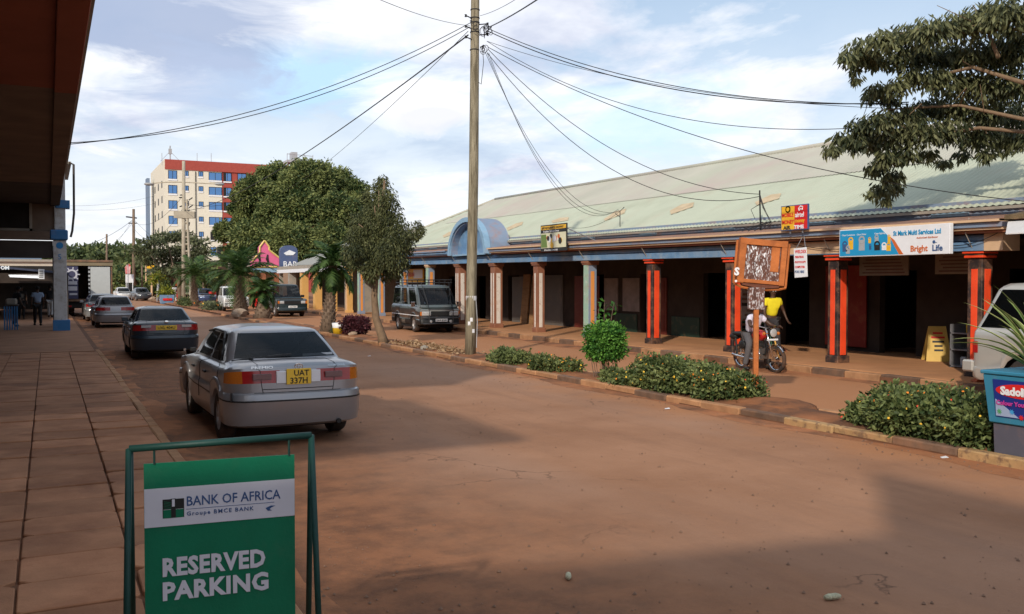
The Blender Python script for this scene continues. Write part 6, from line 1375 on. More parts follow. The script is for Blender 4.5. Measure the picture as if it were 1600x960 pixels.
# ------------------------------------------------------------------ hotel and other far buildings
def pY(px, py, Y): r = _F+_R*((px-800)/1450)+_U*((480-py)/1450); return Vector((0, 0, 2.05))+r*(Y/r.y)
HY = 190; m_hc = paint('hotel_cream', (.66, .62, .52), .8, dust=.1); m_hr = paint('hotel_red', (.33, .065, .05), .8, dust=.1); m_hb = mat('hotel_blue_glass', (.05, .17, .42), .15, .1, 1, spec=.6, coat=.4); m_hg = paint('hotel_grey_blue', (.16, .22, .32), .8)
T = thing('hotel', 'tall cream and brick red hotel with blue windows rising above the trees', 'building', (30, HY, 0))
def hx(px): return pY(px, 300, HY).x
def hz_(px, py): return pY(px, py, HY).z
HX0, HX1, HX2 = hx(258), hx(347), hx(492); HT = hz_(258, 249)
Hb = lambda b, n, m, bev=0: b.build(n, m, T, world=True, bevel=bev)
Hb(MB().box(HX0, HX1, HY, HY+26, 0, HT-1.9), 'cream_block', m_hc); Hb(MB().box(HX1+.01, HX2, HY+.1, HY+26, 0, HT-1.9), 'red_block', m_hr); Hb(MB().box(HX0+.0, HX2, HY-.15, HY+26, HT-1.899, HT), 'parapet', m_hr)
Hb(MB().box(HX0-.12, HX0-.001, HY, HY+26, 0, HT), 'side_wall', m_hc); Hb(MB().box(hx(247)-.3, hx(249.5), HY+19, HY+22, 0, HT-1.8), 'side_fin', m_hg)
wn = [(263.7, 276, y, y+12.3, 'b') for y in (267, 290, 314, 338, 362)]+[(289, 294, y, y+7, 's') for y in (268, 291, 315)]+[(311, 316.8, y, y+6.8, 's') for y in (269, 292, 316, 339.5, 363)]+[(327, 346, y, y+11.5, 'w') for y in (270, 293, 316.5, 340)]+[(329, 336.5, y, y+12, 'd') for y in (363, 387)]+[(339, 346.5, y, y+12, 'd') for y in (363, 387)]+[(350, 361, y, y+12, 'o') for y in (271, 294, 317, 341, 365)]+[(372, 384, y, y+12, 'b') for y in (272, 296)]
for (a_, c_, y0, y1, k) in wn:
    x0, x1, z0, z1 = hx(a_), hx(c_), hz_(a_, y1), hz_(a_, y0); f = Hb(MB().box(x0-.12, x1+.12, HY-.1, HY-.001, z0-.35, z0-.08), 'window_sill', s_white)
    fr = Hb(MB().box(x0-.1, x0, HY-.06, HY, z0, z1).box(x1, x1+.1, HY-.06, HY, z0, z1).box(x0-.1, x1+.1, HY-.06, HY, z1, z1+.1).box((x0+x1)/2-.04, (x0+x1)/2+.04, HY-.06, HY, z0, z1), 'window', g_trim)
    pn = MB(); split = x0+(x1-x0)*(.32 if k == 'o' else .0); pn.box(split, x1, HY-.04, HY-.01, z0, z1); o = pn.build('pane', g_trim if k == 'd' and a_ > 338 else (m_hb if k != 'd' or y0 > 380 else g_trim), T, world=True); o.parent = fr
    if k == 'o': o = MB().box(x0, split, HY-.03, HY-.01, z0, z1).build('open_pane', g_trim, T, world=True); o.parent = fr
for py in (291, 315, 339, 363, 387):
    for k in range(3): Hb(MB().box(HX0-.14, HX0-.121, HY+3.5+6.5*k, HY+5.2+6.5*k, hz_(262, py)-.0, hz_(262, py-11)), 'side_window', g_trim)
Hb(MB().box(hx(305.2), hx(306), HY-.2, HY, 0, hz_(300, 268)), 'drain_pipe', g_trim)
b = MB(); c = pY(266, 249, HY+2); b.tube([c-Vector((0, 0, 1)), c+Vector((0, 0, 2.6))], .13, 5).tube([c+Vector((0, 0, 1.5)), c+Vector((2, 0, -.5))], .04, 4).tube([c+Vector((0, 0, 1.5)), c+Vector((-1.8, 0, -.5))], .04, 4).box(c.x-.3, c.x+.3, c.y-.2, c.y+.2, c.z+1, c.z+2); Hb(b, 'antenna', s_grey)
for px in (253, 308, 330): c = pY(px, 249, HY+2); Hb(MB().tube([c-Vector((0, 0, 1.2)), c+Vector((0, 0, 1.2))], .05, 4), 'mast', s_grey)
b = MB(); c0_, c1_ = pY(447, 252, HY+6), pY(487, 256, HY+6)
b.box(c0_.x, c1_.x, HY+5, HY+9, c0_.z-.3, c0_.z+.2)
for k in range(4): x = c0_.x+(c1_.x-c0_.x)*k/3; b.tube([(x, HY+5, HT-1), (x, HY+5, c0_.z)], .15, 4); b.tube([(x, HY+5, c0_.z), (x, HY+5, c0_.z+1.5)], .06, 4)
b.tube([(c0_.x, HY+5, c0_.z+1.4), (c1_.x, HY+5, c0_.z+1.2)], .06, 4).box(c0_.x+1.2, c0_.x+2.4, HY+6, HY+8, c0_.z, c0_.z+2); Hb(b, 'roof_platform', s_grey)

T = thing('pink_shop', 'shop front with pink stepped gable trimmed in yellow seen between the palms', 'building', (15.5, 76, 0))
PY = 77
def pp(px, py, Y=PY): v = pY(px, py, Y); return (v.x, v.y, v.z)
gp = [(393.5, 409), (406, 394), (406, 386), (413.3, 376), (420.5, 386), (420.5, 391), (438, 404.5), (438, 417), (393.5, 417)]
MB().poly([pp(*q) for q in gp], (.2, 1.8, 0)).build('gable', paint('gable_pink', (.62, .13, .26), .6, dust=.08), T, world=True)
m_gy = paint('gable_yellow', (.65, .5, .15)); b = MB()
for a_, c_ in zip(gp[:7], gp[1:8]): b.tube([Vector(pp(*a_))-Vector((0, .06, 0)), Vector(pp(*c_))-Vector((0, .06, 0))], .07, 4)
b.tube([Vector(pp(393.5, 417.5))-Vector((0, .06, 0)), Vector(pp(438, 417.5))-Vector((0, .06, 0))], .07, 4); b.build('gable_trim', m_gy, T, world=True)
x0, z1 = pp(393.5, 418.5)[0], pp(400, 418.5)[2]; x1 = pp(438, 418)[0]; z0 = pp(400, 425.5)[2]
MB().box(x0, x1, PY, PY+1.8, z0, z1).build('blue_band', m_blue2, T, world=True); MB().box(x0, x1+.5, PY+2, PY+2.2, 0, z0).build('wall', mat('tan_rubble_wall', (.38, .26, .15), .9, .35, 2.5, bump=.6), T, world=True); MB().box(x0-.2, x1, PY+1.9, PY+10, z0, z1+1.0).build('side_roof', m_conc, T, world=True)
for q in (396, 412, 434): x = pp(q, 430)[0]; MB().box(x-.2, x+.2, PY+.1, PY+.5, 0, z0).build('pillar', m_brownw, T, world=True)
for k, (a_, c_) in enumerate(((405, 395), (418, 398))): b = MB(); p = Vector(pp(a_, c_))-Vector((0, .05, 0)); b.tube([p, p-Vector((.05, 0, .35)), p-Vector((-.04, 0, .6)), p-Vector((.02, 0, 1.0))], [.05, .12, .08, .03], 4).build('painted_figure', g_trim, T, world=True)
MB().box(pp(398, 470)[0], pp(404, 470)[0], PY-.1, PY, .1, 1.5).build('red_board', s_red, T, world=True)
T = thing('arched_signboard', 'navy arched signboard with white lettering between pink gable and palm', 'sign', (18, 74, 0))
b = MB(); P_ = [(438, 426), (438, 392)]+[(451.5+13.5*math.cos(a), 392-8.5*math.sin(a)) for a in [math.pi-math.pi*i/8 for i in range(9)]]+[(465, 426)]
b.poly([pp(a_, c_, 74) for a_, c_ in P_], (0, .5, 0)).build('board', paint('board_navy', (.07, .1, .2)), T, world=True); v = Vector(pp(442, 417, 74)); text('BAR', .62, v-Vector((0, .05, 0)), (1, 0, 0), UZ, s_white, T, bold=.01)
MB().poly([pp(443, 396, 74), pp(452, 391, 74), pp(462, 395, 74), pp(458, 399, 74), pp(447, 399, 74)], (0, -.04, 0)).build('white_emblem', s_white, T, world=True)
for q in (440, 463): x, _, z = pp(q, 430, 74); MB().box(x-.12, x+.12, 74, 74.3, 0, pp(440, 426, 74)[2]).build('post', m_conc, T, world=True)
T = thing('annex_building', 'low building with grey gabled roof and yellow columns beyond the blue fascia', 'building', (17.5, 62, 0))
MB().poly([(16.4, 58, 3.2), (16.4, 70, 3.3), (21, 64.5, 5.6), (21, 58, 5.6)], (.05, .03, .05)).build('roof', mat('grey_iron_roof', (.27, .27, .25), .8, .12, 1.5, stretch=(1, 12, 1)), T, world=True); MB().poly([(16.4, 56.2, 3.1), (21, 56.2, 5.5), (26, 56.2, 3.1)], (0, .2, 0)).build('gable', mat('grey_iron_roof', (.42, .42, .40)), T, world=True)
MB().box(16.2, 16.5, 56, 74, 2.75, 3.0).build('fascia', s_white, T, world=True); MB().box(16.25, 16.5, 56, 74, 3.0, 3.25).build('upper_fascia', m_conc, T, world=True); MB().box(19.4, 19.6, 56, 74, 0, 3.2).build('rear_wall', m_dark, T, world=True); MB().box(16.5, 19.6, 56, 74, 3.0, 3.1).build('ceiling', m_dark, T, world=True)
for k, y in enumerate((58.8, 62.5, 66.2, 69.9)): MB().box(16.25, 16.75, y, y+.5, 0, 2.74).build('column', m_yel if k < 3 else m_conc, T, world=True)
T = thing('tarpaulin_stalls', 'market stalls under orange and grey tarpaulins behind the concrete lamp pole', 'stall', (17, 106, 0))
TY = 106; m_tarp = mat('orange_tarpaulin', (.55, .12, .03), .6, .2, 2)
for k, (a_, c_, y0, y1, m) in enumerate(((274, 296, 436, 447, m_tarp), (296, 308, 438, 452, m_tarp), (302, 330, 432, 440, s_grey), (310, 322, 441, 449, m_tarp), (330, 345, 436, 442, s_grey))):
    v0, v1 = pY(a_, y1, TY-k), pY(c_, y0, TY-k); MB().add([(v0.x, TY-k, v0.z), (v1.x, TY-k, v0.z+.1), (v1.x, TY-k+2, v1.z), (v0.x, TY-k+2, v1.z), (v0.x, TY-k, v0.z+.3), (v1.x, TY-k, v0.z+.4), (v1.x, TY-k+2, v1.z+.1), (v0.x, TY-k+2, v1.z+.1)], [(0,3,2,1),(4,5,6,7),(0,1,5,4),(1,2,6,5),(2,3,7,6),(3,0,4,7)]).build('tarpaulin', m, T, world=True)
v0, v1 = pY(268, 470, TY+3), pY(345, 436, TY+3); MB().box(v0.x, v1.x, TY+3, TY+3.2, 0, v1.z).build('back_wall', m_dark, T, world=True)
rr = random.Random(8)
for k in range(9): x = v0.x+(v1.x-v0.x)*rr.random(); MB().box(x, x+.35+.4*rr.random(), TY+1, TY+1.8, 0, .7+1.0*rr.random()).build('goods', (s_navy, s_grey, m_blue, s_red, m_dark)[k % 5], T, world=True, bevel=.05)
for k in range(5): x = v0.x+(v1.x-v0.x)*k/4; MB().tube([(x, TY, 0), (x, TY, 2.6)], .05, 4).build('post', m_bark, T, world=True)
T = thing('far_shop', 'pale low far building glimpsed left of the lorry', 'building', (0, 180, 0)); MB().box(-14, 3.5, 178, 190, 0, 5.5).build('wall', paint('far_cream', (.5, .45, .38)), T, world=True); MB().box(-14.5, 4, 177.5, 190.5, 5.5, 5.9).build('roof', m_conc, T, world=True)
for k in range(5): MB().box(-10+2.6*k, -8.6+2.6*k, 177.8, 177.99, 2.2, 4.2).build('window', g_trim, T, world=True)
T = thing('red_roof_house', 'hillside house with orange tiled roof far above the lorry', 'building', tuple(pY(135, 404, 520))); T.location.z = 8
v = pY(138, 402, 520); m_tile = mat('orange_tiles', (.42, .13, .06), .8, .2, .3); MB().add([(v.x-11, 515, v.z-2.5), (v.x+11, 515, v.z-2.5), (v.x+11, 530, v.z-2.5), (v.x-11, 530, v.z-2.5), (v.x-6, 522, v.z+2.2), (v.x+6, 522, v.z+2.2)], [(0,1,5,4),(1,2,5),(2,3,4,5),(3,0,4)]).build('roof', m_tile, T, world=True); MB().box(v.x-10, v.x+10, 516, 529, -1, v.z-2.51).build('wall', paint('far_cream', (.5, .45, .38)), T, world=True)
# long building row closing the right side beyond the stalls
T = thing('street_block', 'plain low shop block running on beyond the orange tarpaulins', 'building', (20, 140, 0)); MB().box(17, 28, 112, 185, 0, 4.2).build('wall', paint('block_brown', (.3, .2, .14)), T, world=True); MB().box(16, 28.5, 111.5, 185.5, 4.2, 4.5).build('roof', m_conc, T, world=True)
for k in range(12): MB().box(16.9, 16.99, 115+5.6*k, 118.6+5.6*k, .1, 2.8).build('shop_opening', g_trim, T, world=True)
# hills
def hill(name, d0, pts, m):
    V = []; F = []; n = len(pts)
    for (px, py) in pts:
        v = pY(px, py, d0); V += [(v.x, d0, v.z), (v.x*1.02, d0-260, -6), (v.x*1.2, d0+900, v.z*.4)]
    for i in range(n-1): a = 3*i; F += [(a+1, a+4, a+3), (a+1, a+3, a), (a, a+3, a+5), (a, a+5, a+2)]
    return struct(npmesh(name, V, F, m, smooth=True))
hill('hills', 2400, [(-900, 441), (-500, 425), (-200, 408), (-60, 398), (20, 390), (80, 384), (110, 385), (135, 390), (160, 394), (185, 399), (220, 402), (260, 408), (330, 414), (450, 420), (700, 428), (1100, 432), (1700, 434)], mat('hazy_hill', (.11, .15, .2), .95, .12, .004))  # blue grey base colour carries the distance haze, the air itself is clear
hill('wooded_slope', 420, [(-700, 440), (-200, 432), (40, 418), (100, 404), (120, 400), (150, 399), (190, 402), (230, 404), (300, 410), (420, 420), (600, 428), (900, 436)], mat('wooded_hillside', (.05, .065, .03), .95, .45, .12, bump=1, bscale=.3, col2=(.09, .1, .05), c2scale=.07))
rr = random.Random(12); lm = [(tuple(pY(95+6.5*k, 404-(2 if 3 < k < 20 else -3)+rr.uniform(-2, 5)+12*rr.random()**2, 405+rr.uniform(-10, 10))), 4.5+2*rr.random(), (1.2, 1.2, .8)) for k in range(40)]
C, D = lumps_pts(lm, 1.4, .5); V, F = leaves(C, 2.2, 1.2, .2, D, .5); tag(npmesh('slope_wood', V, F, lf_far), 'woodland covering the slope behind the far end of the street', 'wood', None, 'stuff')

# roadside signs and small things far off
T = thing('framed_sign', 'small yellow sign in a pale arched frame below the acacia', 'sign', tuple(at(236, 462, 118))); T.location.z = 0
MB().tube([at(228, 440, 118), at(228, 413, 118), at(234, 410, 118), at(242, 411, 118), at(246, 415, 118)], .09, 5).tube([at(237, 462, 118), at(237, 425, 118)], .12, 5).build('frame', m_cream, T, world=True); MB().obox(at(235, 417.5, 118), (.45, 0, 0), (0, .05, 0), (0, 0, .2)).build('yellow_panel', s_yellow, T, world=True); MB().obox(at(235, 424, 118), (.4, 0, 0), (0, .05, 0), (0, 0, .15)).build('dark_panel', s_navy, T, world=True)
T = thing('white_notice', 'white notice board on posts beside the distant dark pole', 'sign', tuple(at(203, 460, 112))); T.location.z = 0
MB().obox(at(202.5, 435.5, 112), (.46, 0, 0), (0, .04, 0), (0, 0, .5)).build('board', s_white, T, world=True); MB().obox(at(202.5, 449, 112), (.35, 0, 0), (0, .04, 0), (0, 0, .42)).build('dark_picture', g_trim, T, world=True); MB().tube([at(197.5, 461, 112), at(197.5, 429, 112)], .05, 4).tube([at(207.5, 461, 112), at(207.5, 429, 112)], .05, 4).build('posts', s_white, T, world=True)
T = thing('flag_banner', 'red and white curved banner above the white notice board', 'banner', tuple(at(200, 462, 111))); T.location.z = 0
MB().poly([at(196, 428, 111), at(195, 418, 111), at(198.5, 413, 111), at(200, 421, 111), at(201, 412, 111), at(204, 415, 111), at(203.5, 428, 111)], (0, .04, 0)).build('banner', mat('banner_cloth', (.5, .3, .3), .8, .3, 2, col2=(.45, .04, .04), c2scale=2.2), T, world=True); MB().tube([at(200, 462, 111), at(200, 414, 111)], .05, 4).build('pole', s_grey, T, world=True)
T = thing('blue_planter', 'small blue planter box with yellow green plant far down the median', 'planter', (9.9, 92, .05)); frust(-.5, .5, -.7, .7, 0, .8, .12).build('box', m_blue, T); MB().box(-.4, .4, -.84, -.8, .3, .5).build('red_panel', s_red, T); C, D = lumps_pts([((0, 0, 1.0), .6, (1, 1, .8))], 150, .8); V, F = leaves(C, .45, .09, .4, D, .4); npmesh('plant', V, F, lf_yel, T)
T = thing('yellow_shrub', 'yellow green shrub with pale trunk below the framed sign', 'shrub', (9.8, 99, .05)); foliage('crown', T, [((9.8, 99, 2.5), .6, (1, 1, .8)), ((9.4, 99, 2.1), .4, (1, 1, .8))], 60, .3, .12, lf_yel, .3, .9); limb(T, 'trunk', [(9.8, 99, 0), (9.9, 99, 2.5)], [.14, .1], s_grey)
T = thing('oil_drum', 'red drum standing by the road left of the white off road car', 'drum', (14.2, 93, 0)); MB().lathe([(0, 0), (.36, 0), (.36, 1.1), (.3, 1.12), (0, 1.12)], (0, 0, 0), 'z', 16).build('drum', s_red, T); MB().lathe([(.37, .35), (.38, .37), (.37, .39)], (0, 0, 0), 'z', 16).build('rib', s_red, T)
for k, (x, y) in enumerate(((10.1, 112), (9.9, 104))): rock((x, y, .05), .5, ('tan boulder on the far median near the white notice', 'reddish boulder on the far median near the blue planter box')[k])

# ------------------------------------------------------------------ people
m_skin = mat('dark_skin', (.075, .038, .024), .5, .12, 12, spec=.35); m_hair = plain('black_hair', (.01, .009, .008), .8); m_shoe = plain('black_shoes', (.015, .014, .013), .4)
def skinmesh(name, pts, edges, rad, root, m, parent, sub=2):
    me = bpy.data.meshes.new(name); me.from_pydata([tuple(p) for p in pts], edges, []); me.materials.append(m)
    o = bpy.data.objects.new(name, me); COL.objects.link(o); o.parent = parent
    md = o.modifiers.new('skin', 'SKIN'); md.use_smooth_shade = True
    if not me.skin_vertices: me.attributes  # layer is created with the modifier
    if not me.skin_vertices:
        bm = bmesh.new(); bm.from_mesh(me); bm.verts.layers.skin.verify(); bm.to_mesh(me); bm.free()
    sv = me.skin_vertices[0].data
    for i, r_ in enumerate(rad): sv[i].radius = (r_, r_) if not isinstance(r_, tuple) else r_; sv[i].use_root = (i == root)
    ss = o.modifiers.new('sub', 'SUBSURF'); ss.levels = sub; ss.render_levels = sub
    return o
def person(label, loc, rz, J, shirt, trousers, cat='person', skirt=None, group=None, sleeves=.55, hair=True):
    T = thing('person', label, cat, loc, rz, group); V_ = lambda k: Vector(J[k])
    keys = ['pelvis', 'spine', 'chest', 'neck0', 'neck', 'head', 'crown', 'shL', 'elL', 'wrL', 'hdL', 'shR', 'elR', 'wrR', 'hdR', 'hipL', 'knL', 'anL', 'toL', 'hipR', 'knR', 'anR', 'toR']
    idx = {k: i for i, k in enumerate(keys)}; E = [('pelvis', 'spine'), ('spine', 'chest'), ('chest', 'neck0'), ('neck0', 'neck'), ('neck', 'head'), ('head', 'crown')]
    for s in 'LR': E += [('chest', 'sh'+s), ('sh'+s, 'el'+s), ('el'+s, 'wr'+s), ('wr'+s, 'hd'+s), ('pelvis', 'hip'+s), ('hip'+s, 'kn'+s), ('kn'+s, 'an'+s), ('an'+s, 'to'+s)]
    Rr = dict(pelvis=(.11, .09), spine=(.09, .08), chest=(.10, .08), neck0=.06, neck=.052, head=.085, crown=.07)
    for s in 'LR': Rr.update({'sh'+s: .06, 'el'+s: .04, 'wr'+s: .027, 'hd'+s: .03, 'hip'+s: .085, 'kn'+s: .056, 'an'+s: .036, 'to'+s: .032})
    skinmesh('body', [J[k] for k in keys], [(idx[a], idx[c]) for a, c in E], [Rr[k] for k in keys], 0, m_skin, T)
    sk = ['pelvis2', 'spine', 'chest', 'neck0', 'shL', 'slL', 'shR', 'slR']; J2 = dict(J); J2['pelvis2'] = V_('pelvis')+(V_('spine')-V_('pelvis'))*.15
    for s in 'LR': J2['sl'+s] = V_('sh'+s)+(V_('el'+s)-V_('sh'+s))*sleeves
    ix = {k: i for i, k in enumerate(sk)}; skinmesh('shirt', [J2[k] for k in sk], [(ix[a], ix[c]) for a, c in (('pelvis2', 'spine'), ('spine', 'chest'), ('chest', 'neck0'), ('chest', 'shL'), ('chest', 'shR'), ('shL', 'slL'), ('shR', 'slR'))], [(.155, .135), (.15, .13), (.17, .135), .078, .085, .07, .085, .07], 0, shirt, T)
    tk = ['pelvis', 'hipL', 'knL', 'anL', 'hipR', 'knR', 'anR']; ix = {k: i for i, k in enumerate(tk)}
    if skirt: 
        P_ = V_('pelvis'); MB().lathe([(.14, .12), (.18, -.05), (.24, -.42), (.0, -.42)], P_, 'z', 14).build('skirt', skirt, T, smooth=True)
    else: skinmesh('trousers', [J[k] for k in tk], [(ix[a], ix[c]) for a, c in (('pelvis', 'hipL'), ('hipL', 'knL'), ('knL', 'anL'), ('pelvis', 'hipR'), ('hipR', 'knR'), ('knR', 'anR'))], [(.15, .13), .105, .078, .062, .105, .078, .062], 0, trousers, T)
    h = V_('head'); f = Vector(J.get('face', (0, 1, 0))).normalized(); side = f.cross(Vector((0, 0, 1))).normalized(); up = side.cross(f)
    if hair: MB().ball(h+up*.045-f*.015, .095, 10, 7, (1, 1, .95)).build('hair', m_hair, T, smooth=True)
    MB().ball(h+f*.092-up*.005, .018).build('nose', m_skin, T, smooth=True); MB().obox(h+f*.084-up*.045, side*.025, f*.004, up*.006).build('mouth', mat('lips', (.12, .04, .035), .5), T)
    for s in (-1, 1): MB().ball(h+f*.078+side*.032*s+up*.02, .011).build('eye', s_white, T); MB().ball(h+side*.09*s, .022, sc=(.5, 1, 1)).build('ear', m_skin, T)
    for s in 'LR':
        hd, wr = V_('hd'+s), V_('wr'+s); d = (hd-wr).normalized(); sd_ = d.orthogonal().normalized(); nn = d.cross(sd_); b = MB()
        b.obox(hd+d*.01, sd_*.036, nn*.014, d*.045)
        for q in range(4):
            base = hd+d*.05+sd_*(-.027+.018*q); ln = (.062, .074, .07, .055)[q]; b.tube([base, base+d*ln*.5+nn*.012, base+d*ln*.8+nn*.035], [.0095, .008, .006], 6)
        tb = hd+sd_*.034; b.tube([tb, tb+sd_*.022+d*.025+nn*.01, tb+sd_*.02+d*.05+nn*.025], [.011, .01, .007], 6); b.build('hand', m_skin, T, smooth=True)
        an, to = V_('an'+s), V_('to'+s); b = MB(); dd = to-an; dd.z = 0; dd = dd.normalized() if dd.length > .01 else Vector((0, 1, 0))
        c = Vector((an.x, an.y, min(an.z, to.z)))+dd*.05; b.ball(c+Vector((0, 0, .005)), .06, 10, 6, (1, 1, .7)).ball(c+dd*.1, .05, 10, 6, (1, 1, .65)).tube([c-dd*.02, c+dd*.1], .05, 8); b.build('shoe', m_shoe, T, smooth=True)
    return T
def stand(swing=.12, lean=0.0, armL=None, armR=None):
    J = dict(pelvis=(0, 0, .95), spine=(0, lean*.4, 1.13), chest=(0, lean, 1.34), neck0=(0, lean*1.1, 1.46), neck=(0, lean*1.2+.01, 1.53), head=(0, lean*1.3+.02, 1.62), crown=(0, lean*1.3+.01, 1.69))
    for s, k in (('L', -1), ('R', 1)):
        J.update({'sh'+s: (k*.18, lean, 1.40), 'el'+s: (k*.235, lean+k*swing*.4-.02, 1.12), 'wr'+s: (k*.25, lean+k*swing+.06, .9), 'hd'+s: (k*.25, lean+k*swing+.1, .84),
                  'hip'+s: (k*.09, 0, .88), 'kn'+s: (k*.1, -k*swing*.7+.04, .5), 'an'+s: (k*.1, -k*swing*1.5-.02, .09), 'to'+s: (k*.11, -k*swing*1.5+.13, .05)})
    return J
m_ytee = mat('yellow_tshirt', (.72, .6, .02), .8, .06, 8, bump=.1); m_dtr = plain('dark_trousers', (.035, .032, .036), .85); m_wsh = mat('white_shirt', (.6, .56, .66), .85, .06, 8, bump=.1); m_gtr = plain('grey_trousers', (.09, .085, .09), .85)
J = stand(.16, .06); J['elL'] = (-.3, .02, 1.15); J['wrL'] = (-.36, .1, .93); J['hdL'] = (-.38, .14, .87)
person('person in a bright yellow T-shirt and dark trousers walking behind the motorcycle', (16.55, 18.25, .18), R(160), J, m_ytee, m_dtr)
J = dict(pelvis=(0, .3, .84), spine=(0, .36, .99), chest=(0, .47, 1.17), neck0=(0, .54, 1.27), neck=(0, .58, 1.33), head=(0, .62, 1.42), crown=(0, .62, 1.49), face=(0, 1, -.1))
for s, k in (('L', -1), ('R', 1)): J.update({'sh'+s: (k*.18, .5, 1.22), 'el'+s: (k*.3, .68, 1.05), 'wr'+s: (k*.31, .88, 1.02), 'hd'+s: (k*.32, .95, 1.02), 'hip'+s: (k*.1, .33, .79), 'kn'+s: (k*.27, .62, .62 if k > 0 else .5), 'an'+s: (k*.3, .5, .12), 'to'+s: (k*.33, .66, .06)})
BL, BR_ = (14.68, 16.02), R(177); fw_ = Vector((-math.sin(BR_), math.cos(BR_), 0)); bo = Vector((14.68, 16.02, 0))-fw_*1.24
person('person in a white shirt and grey trousers sitting on the red motorcycle', tuple(bo), BR_, J, m_wsh, m_gtr)
T = thing('motorcycle', 'red motorcycle with round headlamp and chrome fender halted facing the camera', 'motorcycle', tuple(bo), BR_)
for nm, y in (('rear_wheel', 0), ('front_wheel', 1.24)):
    tw = MB().lathe([(.235, -.03), (.285, -.042), (.3, -.02), (.302, .02), (.285, .042), (.235, .03)], (0, y, .302), 'x', 26).build('tyre', g_tyre, T, smooth=True); b = MB().lathe([(.238, -.03), (.222, -.02), (.222, .02), (.238, .03)], (0, y, .302), 'x', 26).lathe([(.05, -.05), (.05, .05), (0, .05)], (0, y, .302), 'x', 10)
    for k in range(14): a = 2*math.pi*k/14; b.tube([(0.03*(-1)**k, y, .302), (0, y+.228*math.cos(a), .302+.228*math.sin(a))], .004, 3)
    b.build('rim', g_chrome, tw)
m_bred = carpaint('motorcycle_red', (.4, .012, .012), .1, .1)
MB().ball((0, .62, .82), .2, 14, 8, (.62, 1.25, .68)).build('fuel_tank', m_bred, T, smooth=True); MB().obox((0, .12, .83), (.12, 0, 0), (0, .36, 0), (0, .02, .045)).build('seat', g_trim, T, bevel=.03); MB().ball((0, -.26, .76), .13, 10, 6, (1, 1.2, .7)).build('tail', g_trim, T, smooth=True); MB().ball((.16, .2, .58), .13, sc=(.25, 1, .8)).ball((-.16, .2, .58), .13, sc=(.25, 1, .8)).build('side_panel', g_trim, T, smooth=True)
b = MB(); b.box(-.11, .11, .42, .78, .28, .52); b.lathe([(.085, -.15), (.09, 0), (.085, .15)], (0, .6, .42), 'x', 14)
for k in range(6): b.box(-.1, .1, .52, .72, .54+.03*k, .553+.03*k)
b.build('engine', mat('engine_metal', (.25, .25, .25), .4, .2, metal=.8), T, bevel=.01)
MB().tube([(.09, .7, .5), (.11, .8, .38), (.13, .6, .26), (.15, .1, .3), (.16, -.15, .34)], [.02, .022, .025, .036, .038], 8).build('exhaust', g_chrome, T, smooth=True)
b = MB(); b.tube([(0, .95, .92), (0, .6, .7), (0, .15, .75), (0, -.3, .72)], .022, 6).tube([(0, .93, .85), (0, .85, .4), (0, .4, .3), (0, .15, .6)], .02, 6)
for s in (-1, 1): b.tube([(s*.09, 0, .3), (s*.1, .35, .36)], .02, 6).tube([(s*.12, -.02, .32), (s*.13, -.08, .72)], .026, 6)
b.build('frame', g_trim, T)
for s in (-1, 1): MB().tube([(s*.085, 1.24, .3), (s*.085, 1.05, .78), (s*.08, .97, 1.0)], [.02, .022, .024], 8).build('fork_leg', g_chrome if s > 0 else mat('fork_gold', (.6, .33, .08), .4, metal=.4), T, smooth=True)
b = MB(); P_ = [(1.24+.34*math.cos(a), .302+.34*math.sin(a)) for a in [R(35+13*i) for i in range(9)]]
for (y0, z0), (y1, z1) in zip(P_, P_[1:]): b.add([(-.06, y0, z0-.01), (0, y0, z0+.015), (.06, y0, z0-.01), (-.06, y1, z1-.01), (0, y1, z1+.015), (.06, y1, z1-.01)], [(0, 1, 4, 3), (1, 2, 5, 4)])
b.build('front_fender', g_chrome, T, smooth=True)
MB().tube([(-.36, .84, 1.04), (-.28, .9, 1.05), (-.1, 1.0, 1.0), (.1, 1.0, 1.0), (.28, .9, 1.05), (.36, .84, 1.04)], .014, 6).build('handlebar', g_chrome, T, smooth=True); MB().tube([(-.38, .83, 1.04), (-.28, .9, 1.05)], .02, 6).tube([(.38, .83, 1.04), (.28, .9, 1.05)], .02, 6).build('grips', g_trim, T)
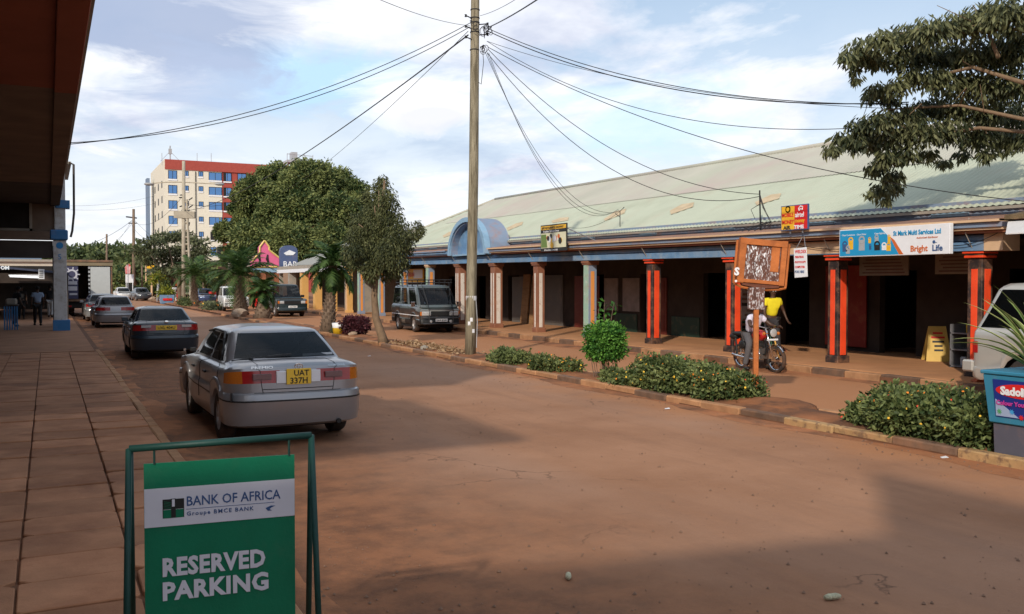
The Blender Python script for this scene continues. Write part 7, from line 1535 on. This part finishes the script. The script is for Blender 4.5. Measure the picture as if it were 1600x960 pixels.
MB().lathe([(.0, -.1), (.07, -.08), (.1, 0), (.105, .03), (.1, .035)], (0, 1.1, .9), 'y', 18).build('headlight_shell', g_trim, T, smooth=True); MB().lathe([(.095, .036), (.06, .05), (0, .055)], (0, 1.1, .9), 'y', 18).build('headlight', g_clear, T, smooth=True)
for s in (-1, 1): MB().ball((s*.2, 1.05, .88), .04).tube([(0, 1.02, .88), (s*.2, 1.05, .88)], .01, 4).build('turn_signal', g_amber, T); MB().ball((s*.3, .93, 1.22), .05, sc=(1.2, .3, .8)).tube([(s*.27, .9, 1.05), (s*.3, .93, 1.2)], .007, 4).build('mirror', g_trim, T)
MB().obox((0, 1.1, .74), (.15, 0, 0), (0, .01, .006), (0, 0, .018)).build('number_bar', s_white, T); MB().ball((0, -.4, .74), .06, sc=(1.3, .5, .7)).build('tail_light', g_red, T)
# others along the street
m_bsh = plain('light_blue_shirt', (.28, .36, .5), .85); m_wt = plain('white_top', (.5, .5, .5), .85); m_rsk = plain('red_skirt', (.4, .05, .04), .85); m_blk = plain('black_top', (.02, .02, .022), .85)
person('person in a light blue shirt and black trousers walking away under the left arcade', (-.42, 46.3, .12), R(5), stand(.14), m_bsh, m_blk)
person('person in dark top and pale trousers beyond the blue shirted walker', (.1, 57, .12), R(-10), stand(.1), m_blk, m_wt)
person('person with pale cap leaning on the blue stall at far left', (-1.3, 45.6, .12), R(-60), stand(.05, .12), m_blk, m_blk)
person('person in black standing among the stalls beneath the fluorescent tube', (-1.25, 55, .12), R(180), stand(.08), m_blk, m_blk)
person('person in black top and red skirt standing in the arcade behind the slim tree', (18.2, 57.3, .18), R(150), stand(.05), m_blk, m_dtr, skirt=m_rsk); person('person in red standing close beside the one in the red skirt', (18.4, 55.0, .18), R(-140), stand(.06), m_rsk, m_dtr)
person('person in faded red walking on the far road beside the lorry', (4.9, 108, 0), R(170), stand(.14), plain('faded_red_top', (.35, .08, .09), .85), m_dtr)
person('person in a white top standing near the small blue planter far off', (11.3, 98, .05), R(200), stand(.08), m_wt, m_wt)
